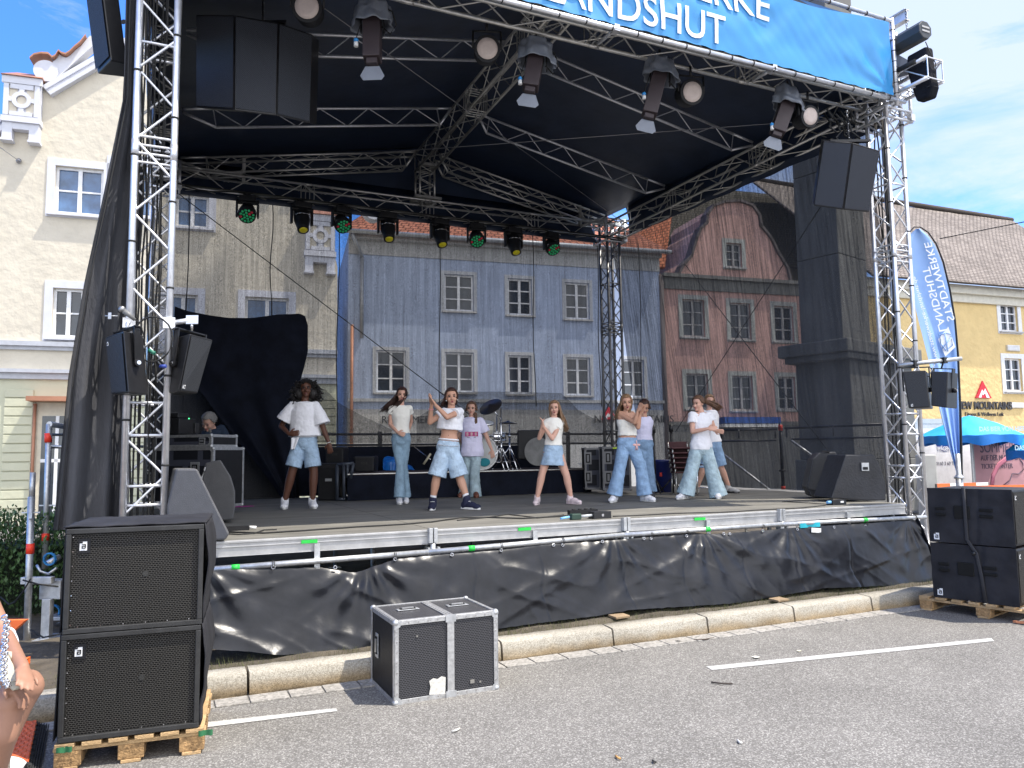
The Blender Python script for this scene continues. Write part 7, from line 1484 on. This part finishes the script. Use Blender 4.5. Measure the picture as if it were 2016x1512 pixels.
# 2 long brown hair blowing left
person('dancer with long brown hair blowing left, white off-shoulder top and sparkly flared blue jeans',z7,foot_F(787,992),dict(head=(1258,333),neck=(1250,418),sL=(1172,455),sR=(1318,452,-.05),eL=(1160,585,0),eR=(1335,560,-.18),wL=(1222,655,.12),wR=(1310,650,-.2),hLd=(1275,672,.17),hRd=(1290,700,-.2),hL=(1210,725),hR=(1292,725),kL=(1245,935,.05),kR=(1270,935,-.05),aL=(1235,1195,.1),aR=(1290,1190,-.12),fL=(1245,1280,.35),fR=(1300,1290,.2)),SK_L,.92,(12,-6,-4),(H_DBR,'long',.26,(-.20,0,0),(40,300)),(T_WW,.2,.008,.35,.06,.014),(D_S,'long',.9,.064,.085),(SHW,SOLE,'plain'),None)
# 3 front clapping girl
def ex3(t,P,H,ctr,lat,fw,up_,r):
    b=B(); b.path([ctr(.235)+lat*(.118*math.cos(a))+fw*(.09*math.sin(a)) for a in [k*2*PI/24 for k in range(25)]],.012,6); b.build('waistband',T_W,t)
    b=B(); n=16
    for k in range(n): a=PI*(.15+.7*k/n); c=ctr(.11-.03*math.sin(a))+lat*(.14*math.cos(a))+fw*(.118*math.sin(a)); b.ball(c,.007,n=6,m=5)
    b.build('chain_belt',CHR,t)
    for s in(-1,1): b=B(); b.ball(H(s*.072,-.005,-.04),.008); b.build('earring',WHT,t)
    b=B(); b.ball(ctr(.33)+fw*.074,(.006,.004,.008)); b.build('navel',M('navel shade',(.2,.09,.06),.7),t)
    b=B(); w=P['wL'].lerp(P['eL'],.25); d=(w-P['eL']).normalized(); x,y,_=frame(d); b.path([w+x*.028*math.cos(a)+y*.028*math.sin(a) for a in [k*2*PI/14 for k in range(15)]],.004,5); b.build('bracelet',M('pink band',(.7,.2,.3),.6),t)
person('front dancer clapping raised hands, in crop top, baggy denim shorts and navy shoes',z8,foot_F(885,1003),dict(head=(326,246),neck=(325,345),sL=(258,385,.0),sR=(400,382,.0),eL=(125,480,.05),eR=(285,432,.22),wL=(140,315,.12),wR=(175,318,.2),hLd=(128,250,.15),hRd=(130,245,.19),nL=(170,300,.1),nR=(110,310,.2),curl=.08,hL=(250,730),hR=(335,730),kL=(185,1000,.03),kR=(405,1000,.0),aL=(152,1195,.02),aR=(468,1185,.05),fL=(135,1290,.25),fR=(555,1285,.14)),SK_T,1.0,(8,2,4),(H_DBR,'long',.15,(-.05,0,-.02),(70,290)),(T_W,.47,.02,.42,.072,.022),(D_P,'shorts',.93,.098,.115,.20),(NAVY_C,WHT,'high'),ex3,'open')
# 4 lilac shirt with printed picture
def ex4(t,P,H,ctr,lat,fw,up_,r):
    c=ctr(.52)+fw*r(.112); b=B(); b.box(c,(r(.2),r(.006),r(.07)),lat,fw,up_); pr_=b.build('printed_picture',M('magenta print',(.45,.05,.2),.7,0,.5,60),t)
    for k in(-1,0,1):
        b=B(); b.box(c+lat*r(.065)*k+fw*.004,(r(.03),.003,r(.05)),lat,fw,up_); b.ball(c+lat*r(.065)*k+fw*.006+up_*.006,(.011,.003,.016),lat,fw,up_); b.build('pale_patch',M('pale print',(.6,.4,.4),.7),pr_)
    for k,wd in((-.05,.04),(.05,.03)): b=B(); b.box(c+lat*k-up_*r(.05),(wd,.004,.006),lat,fw,up_); b.build('print_lettering',INK,t)
person('dancer in an oversized lilac-white T-shirt with a magenta picture print and wide jeans',z8,foot_F(933,979),dict(head=(512,352),neck=(515,425),sL=(445,470,0),sR=(598,465,0),eL=(395,610,-.1),eR=(665,645,0),wL=(430,680,-.25),wR=(700,735,.05),hLd=(450,740,-.25),hRd=(710,800,.06),hL=(475,770),hR=(560,770),kL=(465,960,-.05),kR=(540,960,.05),aL=(440,1150,-.12),aR=(550,1160,.05),fL=(425,1200,-.05),fR=(560,1200,.25),braid0=(545,400,.05),braid1=(555,480,.09)),SK_L,1.0,(-4,-4,0),(H_BR,'braid',.06,(0,0,0),(70,290)),(T_L,-.08,.03,.6,.085,.026),(D_G,'long',.9,.078,.095),(M('brown shoe',(.15,.05,.03),.6),M('brown sole',(.2,.08,.05),.7),'plain'),ex4)
# 5 small girl with skirt
person('small dancer with long light brown hair and light denim skirt, hands clasped',z8,foot_F(1096,993),dict(head=(1285,350),neck=(1280,430),sL=(1215,480),sR=(1345,480),eL=(1142,625,.05),eR=(1262,630,.12),wL=(1165,530,.14),wR=(1180,515,.16),hLd=(1170,450,.16),hRd=(1168,445,.17),curl=.5,nL=(1200,520,.14),nR=(1140,515,.16),hL=(1222,760),hR=(1322,760),kL=(1170,950,.03),kR=(1395,975,.02),aL=(1122,1185,.02),aR=(1435,1180,.0),fL=(1100,1260,.25),fR=(1530,1240,.14)),SK_L,.90,(-8,2,3),(H_LB,'long',.32,(.09,0,-.0),(60,290)),(T_WW,.2,.006,.42,.06,.014),(D_L,'skirt',-.36,.1,.19),(SHP,SHP,'plain'),None,'open')
# 6 wide jeans, crossed raised arms
def ex6(t,P,H,ctr,lat,fw,up_,r):
    p=ctr(.13)+lat*.10+fw*.10; pk=M('pink bow',(.75,.45,.42),.6); b=B()
    for s in(-1,1): b.ball(p-up_*.06+lat*.025*s,(.026,.012,.016),lat,fw,up_); b.tube(p-up_*.06,p-up_*.13+lat*.015*s,.007)
    b.tube(p,p-up_*.06,.006); b.build('bow',pk,t)
person('dancer in a white bandeau top and wide mid-blue jeans, crossing raised hands before her',z9,foot_F(1240,988),dict(head=(420,318),neck=(425,405),sL=(355,430,0),sR=(475,435,-.02),eL=(500,510,.2),eR=(535,560,.16),wL=(530,410,.25),wR=(555,430,.2),hLd=(560,350,.27),hRd=(590,350,.22),nL=(500,390,.3),nR=(520,430,.25),curl=.15,hL=(388,735),hR=(475,735),kL=(355,960,.05),kR=(560,950,.0),aL=(300,1215,.03),aR=(600,1215,.0),fL=(255,1290,.25),fR=(680,1290,.14)),SK_T,1.0,(0,-2,2),(H_LB,'long',.24,(-.08,0,-.0),(50,300)),(T_WW,.28,.012,0,0,.016,.76,'bandeau_top'),(D_M,'long',.9,.08,.105),(SHW,SOLE,'plain'),ex6,'open')
# 7 behind
person('dancer with short dark hair half hidden behind her neighbour, lilac T-shirt and blue jeans',z9,foot_F(1275,979),dict(head=(598,360),neck=(592,455),sL=(535,490),sR=(640,485),eL=(500,560,-.05),eR=(648,590,-.02),wL=(520,640,-.1),wR=(652,680,0),hLd=(525,690,-.1),hRd=(652,720,0),hL=(560,740),hR=(630,740),kL=(590,950,0),kR=(650,950,0),aL=(640,1190,-.05),aR=(672,1190,.05),fL=(640,1230,.1),fR=(675,1240,.2)),SK_T,.98,(-5,-25,0),(H_DBR,'short',.05,(0,0,0),(60,300)),(T_L,.18,.006,.42,.055,.012),(D_M,'long',.9,.066,.08),(M('dark shoe',(.05,.05,.06),.6),SOLE,'plain'),None)
# 8 ponytail
person('dancer in profile with flying brown ponytail, plain white T-shirt and very wide pale jeans',z9,foot_F(1383,982),dict(head=(1130,325),neck=(1165,410),sL=(1070,440,.05),sR=(1235,440,-.05),eL=(1075,605,.1),eR=(1285,560,-.05),wL=(1225,575,.2),wR=(1290,590,.1),hLd=(1300,570,.22),hRd=(1345,600,.12),nL=(1240,600,.1),nR=(1300,560,0),curl=.2,hL=(1110,770),hR=(1215,770),kL=(1070,970,.03),kR=(1260,965,.0),aL=(1005,1215,.03),aR=(1335,1230,.0),fL=(940,1270,.14),fR=(1330,1290,.2),pony=(1340,378,-.05)),SK_L,1.0,(-48,-6,0),(H_BR,'pony',.0,(0,0,0),(60,300)),(T_W,-.04,.012,.48,.068,.022),(D_G,'long',.9,.092,.125),(SHW,SOLE,'plain'),None)
# 9 behind the ponytail dancer
person('dancer mostly hidden behind the ponytail dancer, showing denim shorts and grey trainers',z9,foot_F(1436,971),dict(head=(1245,305),neck=(1240,385),sL=(1180,420),sR=(1290,420),eL=(1170,530),eR=(1300,540),wL=(1200,620),wR=(1295,640),hLd=(1210,670),hRd=(1300,680),hL=(1235,745),hR=(1315,745),kL=(1180,960,0),kR=(1360,965,0),aL=(1115,1180,.0),aR=(1432,1140,-.05),fL=(1110,1230,.2),fR=(1500,1180,.05)),SK_L,.98,(10,0,0),(H_LB,'short',.05,(0,0,0),(60,300)),(T_W,.1,.008,.45,.06,.016),(D_M,'shorts',.9,.09,.10),(M('grey trainer',(.4,.4,.4),.6),M('black sole',(.03,.03,.03),.6),'laced'),None)
# bearded technician bending over the gear
zm=lambda x,y:(320+x*.2116,760+y*.2116)
def exm(t,P,H,ctr,lat,fw,up_,r):
    b=B()
    for i in range(60): x0=random.uniform(-.05,.05); b.path([H(x0,.07,-.07),H(x0*1.1,.075,-.13),H(x0*1.0,.06,-.2-.05*random.random()),H(x0*.6,.05,-.27-.04*random.random())],.01,5,rr=[.009,.012,.011,.004])
    b.build('beard',M('white beard',(.3,.28,.26),.8,0,.2,40),t)
    b=B()
    for s in(-1,1): b.path([H(s*.03+.021*math.cos(a),.086,.0+.015*math.sin(a)) for a in [k*2*PI/14 for k in range(15)]],.0035,5)
    b.tube(H(-.009,.088,.002),H(.009,.088,.002),.003); b.build('red_glasses',M('dark red frame',(.25,.01,.02),.4),t)
    b=B(); w=P['wR']; d=(w-P['eR']).normalized(); x,y,_=frame(d); b.path([w-d*.04+x*.032*math.cos(a)+y*.032*math.sin(a) for a in [k*2*PI/14 for k in range(15)]],.008,6); b.build('watch',M('brass watch',(.4,.25,.08),.4,.8),t)
person('bearded man with red glasses bending over the mixing gear at stage left',zm,11.0,dict(head=(430,335,.1),neck=(470,395,.0),sL=(415,440,.05),sR=(550,400,-.05),eL=(420,560,.1),eR=(585,500,.0),wL=(400,620,.2),wR=(577,595,.05),hLd=(390,650,.25),hRd=(572,650,.07),hL=(440,720),hR=(525,720),kL=(440,900,.05),kR=(530,900,0),aL=(440,1095,0),aR=(535,1095,0),fL=(430,1200,.25),fR=(540,1200,.25)),SK_L,1.12,(-15,-32,-8),(H_GR,'short',.03,(0,0,0),(90,270)),(fab('dark blue shirt',(.03,.045,.075)),-.15,.02,.75,.07,.03),(fab('dark jeans',(.02,.03,.06)),'long',.9,.085,.09),(BLK,BLK,'plain'),exm,group=None,adult=True)
# person behind the drape: only legs show
person('person hidden behind the dark drape, only bare lower legs and black-white sneakers showing',zi,14.3,dict(head=(538,690),neck=(537,722),sL=(518,735),sR=(556,735),eL=(512,775),eR=(562,775),wL=(514,812),wR=(560,812),hLd=(514,825),hRd=(560,825),hL=(529,838),hR=(545,838),kL=(526,900),kR=(543,900),aL=(524,957),aR=(541,957),fL=(518,975,.2),fR=(546,972,.2)),SK_T,1.05,(0,0,0),(H_BR,'short',.05,(0,0,0)),(T_W,.1,.01,.5,.07,.02),(fab('dark shorts',(.03,.03,.04)),'shorts',.7,.1,.11),(M('black sneaker',(.02,.02,.025),.6),WHT,'laced'),None,group=None,adult=True)
# seated woman cut by the left edge
ws=thing('person','seated woman at the left edge with bare knees and light blue dress','person',gz(-60,1480)); zs=lambda x,y,F_:W(x*.2394,1150+y*.2394,F_)
Fw=3.45; b=B()
hipc=W(-150,1400,Fw+.05); 
kn1=zs(225,845,Fw-.05); kn2=zs(70,985,Fw-.35)
b.limb(hipc+fh*.08,kn1,.085,.066,18); b.limb(kn1,kn1.lerp(zs(-20,1330,Fw-.1),.35),.062,.058,18); b.limb(kn1.lerp(zs(-20,1330,Fw-.1),.35),zs(-40,1500,Fw-.1),.058,.036,18); b.ball(kn1+V((0,0,.012)),.06,n=18,m=12)
b.limb(hipc-fh*.15,kn2,.088,.066,18); b.limb(kn2,zs(15,1240,Fw-.38),.062,.056,18); b.limb(zs(15,1240,Fw-.38),zs(-50,1600,Fw-.3),.056,.036,18); b.ball(kn2+V((0,0,.005)),.062,n=18,m=12)
sh_=zs(-260,-150,Fw+.05); el_=zs(10,400,Fw-.1); b.limb(sh_,el_,.055,.042,16)
nk=W(-190,1010,Fw+.05); b.loft([(hipc-V((0,0,.05)),right,fh,.16,.13),(hipc+V((0,0,.15)),right,fh,.13,.1),(hipc.lerp(nk,.6),right,fh,.15,.11),(hipc.lerp(nk,.85),right,fh,.16,.09),(nk,right,fh,.06,.06)],24); b.limb(nk,nk+V((0,0,.08)),.05,.05); hd_=nk+V((0,0,.19)); b.ball(hd_,(.075,.095,.11)); b.limb(hipc.lerp(nk,.9),sh_,.06,.055)
wr=zs(185,690,Fw-.36); b.limb(el_,wr,.042,.026,14); hand(b,wr,zs(228,850,Fw-.47)-wr,V((-.3,0,-.6)),1,1.0,.3,.14)
w2_=zs(60,800,Fw-.35); b.limb(zs(-120,500,Fw-.3),w2_,.038,.026,14); hand(b,w2_,zs(165,900,Fw-.36)-w2_,V((-.3,0,-.6)),-1,1.0,.45,.12)
fuse(b,'body',M('sunlit tan skin',(.33,.175,.115),.5,0,.08,8,0,60,.35),ws,.007,3)
b=B(); b.limb(zs(60,420,Fw-.12),zs(135,650,Fw-.19),.034,.03,14); b.limb(el_-V((0,0,.02)),zs(55,430,Fw-.12),.044,.036,14); fuse(b,'white_sleeve',T_W,ws,.007,2,.01,.05)
b=B(); b.loft([(hipc-V((0,0,.1)),right,fh,.2,.17),(hipc+V((0,0,.15)),right,fh,.15,.12),(hipc.lerp(nk,.6),right,fh,.165,.125),(hipc.lerp(nk,.9),right,fh,.15,.1)],24)
b.limb(hipc-fh*.15,zs(-60,940,Fw-.3),.115,.095,18); b.limb(hipc+fh*.08,zs(-40,900,Fw-.05),.11,.09,18); b.loft([(zs(-110,930,Fw-.3),right,fh,.11,.1),(zs(-160,1330,Fw-.3),right,fh,.115,.11)],18); fuse(b,'light_blue_dress',fab('light blue dress cotton',(.35,.52,.75)),ws,.008,2,.014,.06)
b=B(); b.ball(hd_+V((0,.02,.02)),(.09,.11,.12)); b.limb(hd_,nk-V((0,-.08,.15)),.07,.05); fuse(b,'hair',H_BR,ws,.008,1)
bag_=thing('handbag','cream leather handbag with chunky silver chain on the seated woman\'s lap','handbag',zs(90,760,Fw-.35)); CRM_=M('cream leather',(.46,.43,.34),.4,0,.04,8,.1,60)
p=[zs(-30,540,Fw-.28),zs(70,560,Fw-.32),zs(200,800,Fw-.38),zs(205,822,Fw-.38),zs(95,888,Fw-.4),zs(20,790,Fw-.38),zs(-40,700,Fw-.33)]; b=B(); b.prism(p,fh*.07+V((0,0,-.01))); b.build('bag_body',CRM_,bag_,bev=.01); b=B(); b.prism([zs(-20,560,Fw-.29),zs(66,575,Fw-.33),zs(185,785,Fw-.39),zs(70,800,Fw-.41),zs(10,770,Fw-.4)],-fh*.012); b.build('flap',CRM_,bag_,bev=.004)
pl=[(30,262),(62,330),(45,400),(42,480),(36,560),(30,640),(28,720),(35,790),(60,830),(85,850)]; b=B(); pts=[]
for a,c in zip(pl,pl[1:]):
    for k in range(3): f=k/3; pts.append(zs(a[0]*(1-f)+c[0]*f,a[1]*(1-f)+c[1]*f,Fw-.44))
for k,(a,c) in enumerate(zip(pts,pts[1:])):
    d=(c-a); x,y,_=frame(d); s_=(right*.8+V((0,0,.2))) if k%2==0 else (right*.25-fh*.8); s_=(s_-d.normalized()*s_.dot(d.normalized())).normalized(); m=(a+c)/2; hl=d*.72; n=10; ring=[m+hl*math.cos(2*PI*i/n)*.9+s_*.0125*math.sin(2*PI*i/n) for i in range(n+1)]; b.path(ring,.0042,6)
b.build('chain',CHR,bag_)
b=B(); c=hipc-V((0,0,.14)); b.box((c.x,c.y,c.z/2),(.5,.5,c.z-.0),right,fh); tag(b.build('stone_block',STONE,bev=.03),'low stone block under the seated woman, outside the left edge','block')
b=B(); a_=gz(8,1508,.04); b.ball(a_+V((0,0,.0)),(.13,.06,.045),right,fh,Z3,18,10); b.ball(a_-right*.12+V((0,0,.03)),(.06,.05,.06),right,fh,Z3,14,10); fuse(b,'white_shoe',SHW,None,.006,2); tag(bpy.data.objects['white_shoe'],'white shoe tip at the bottom left corner of the photo','shoe')
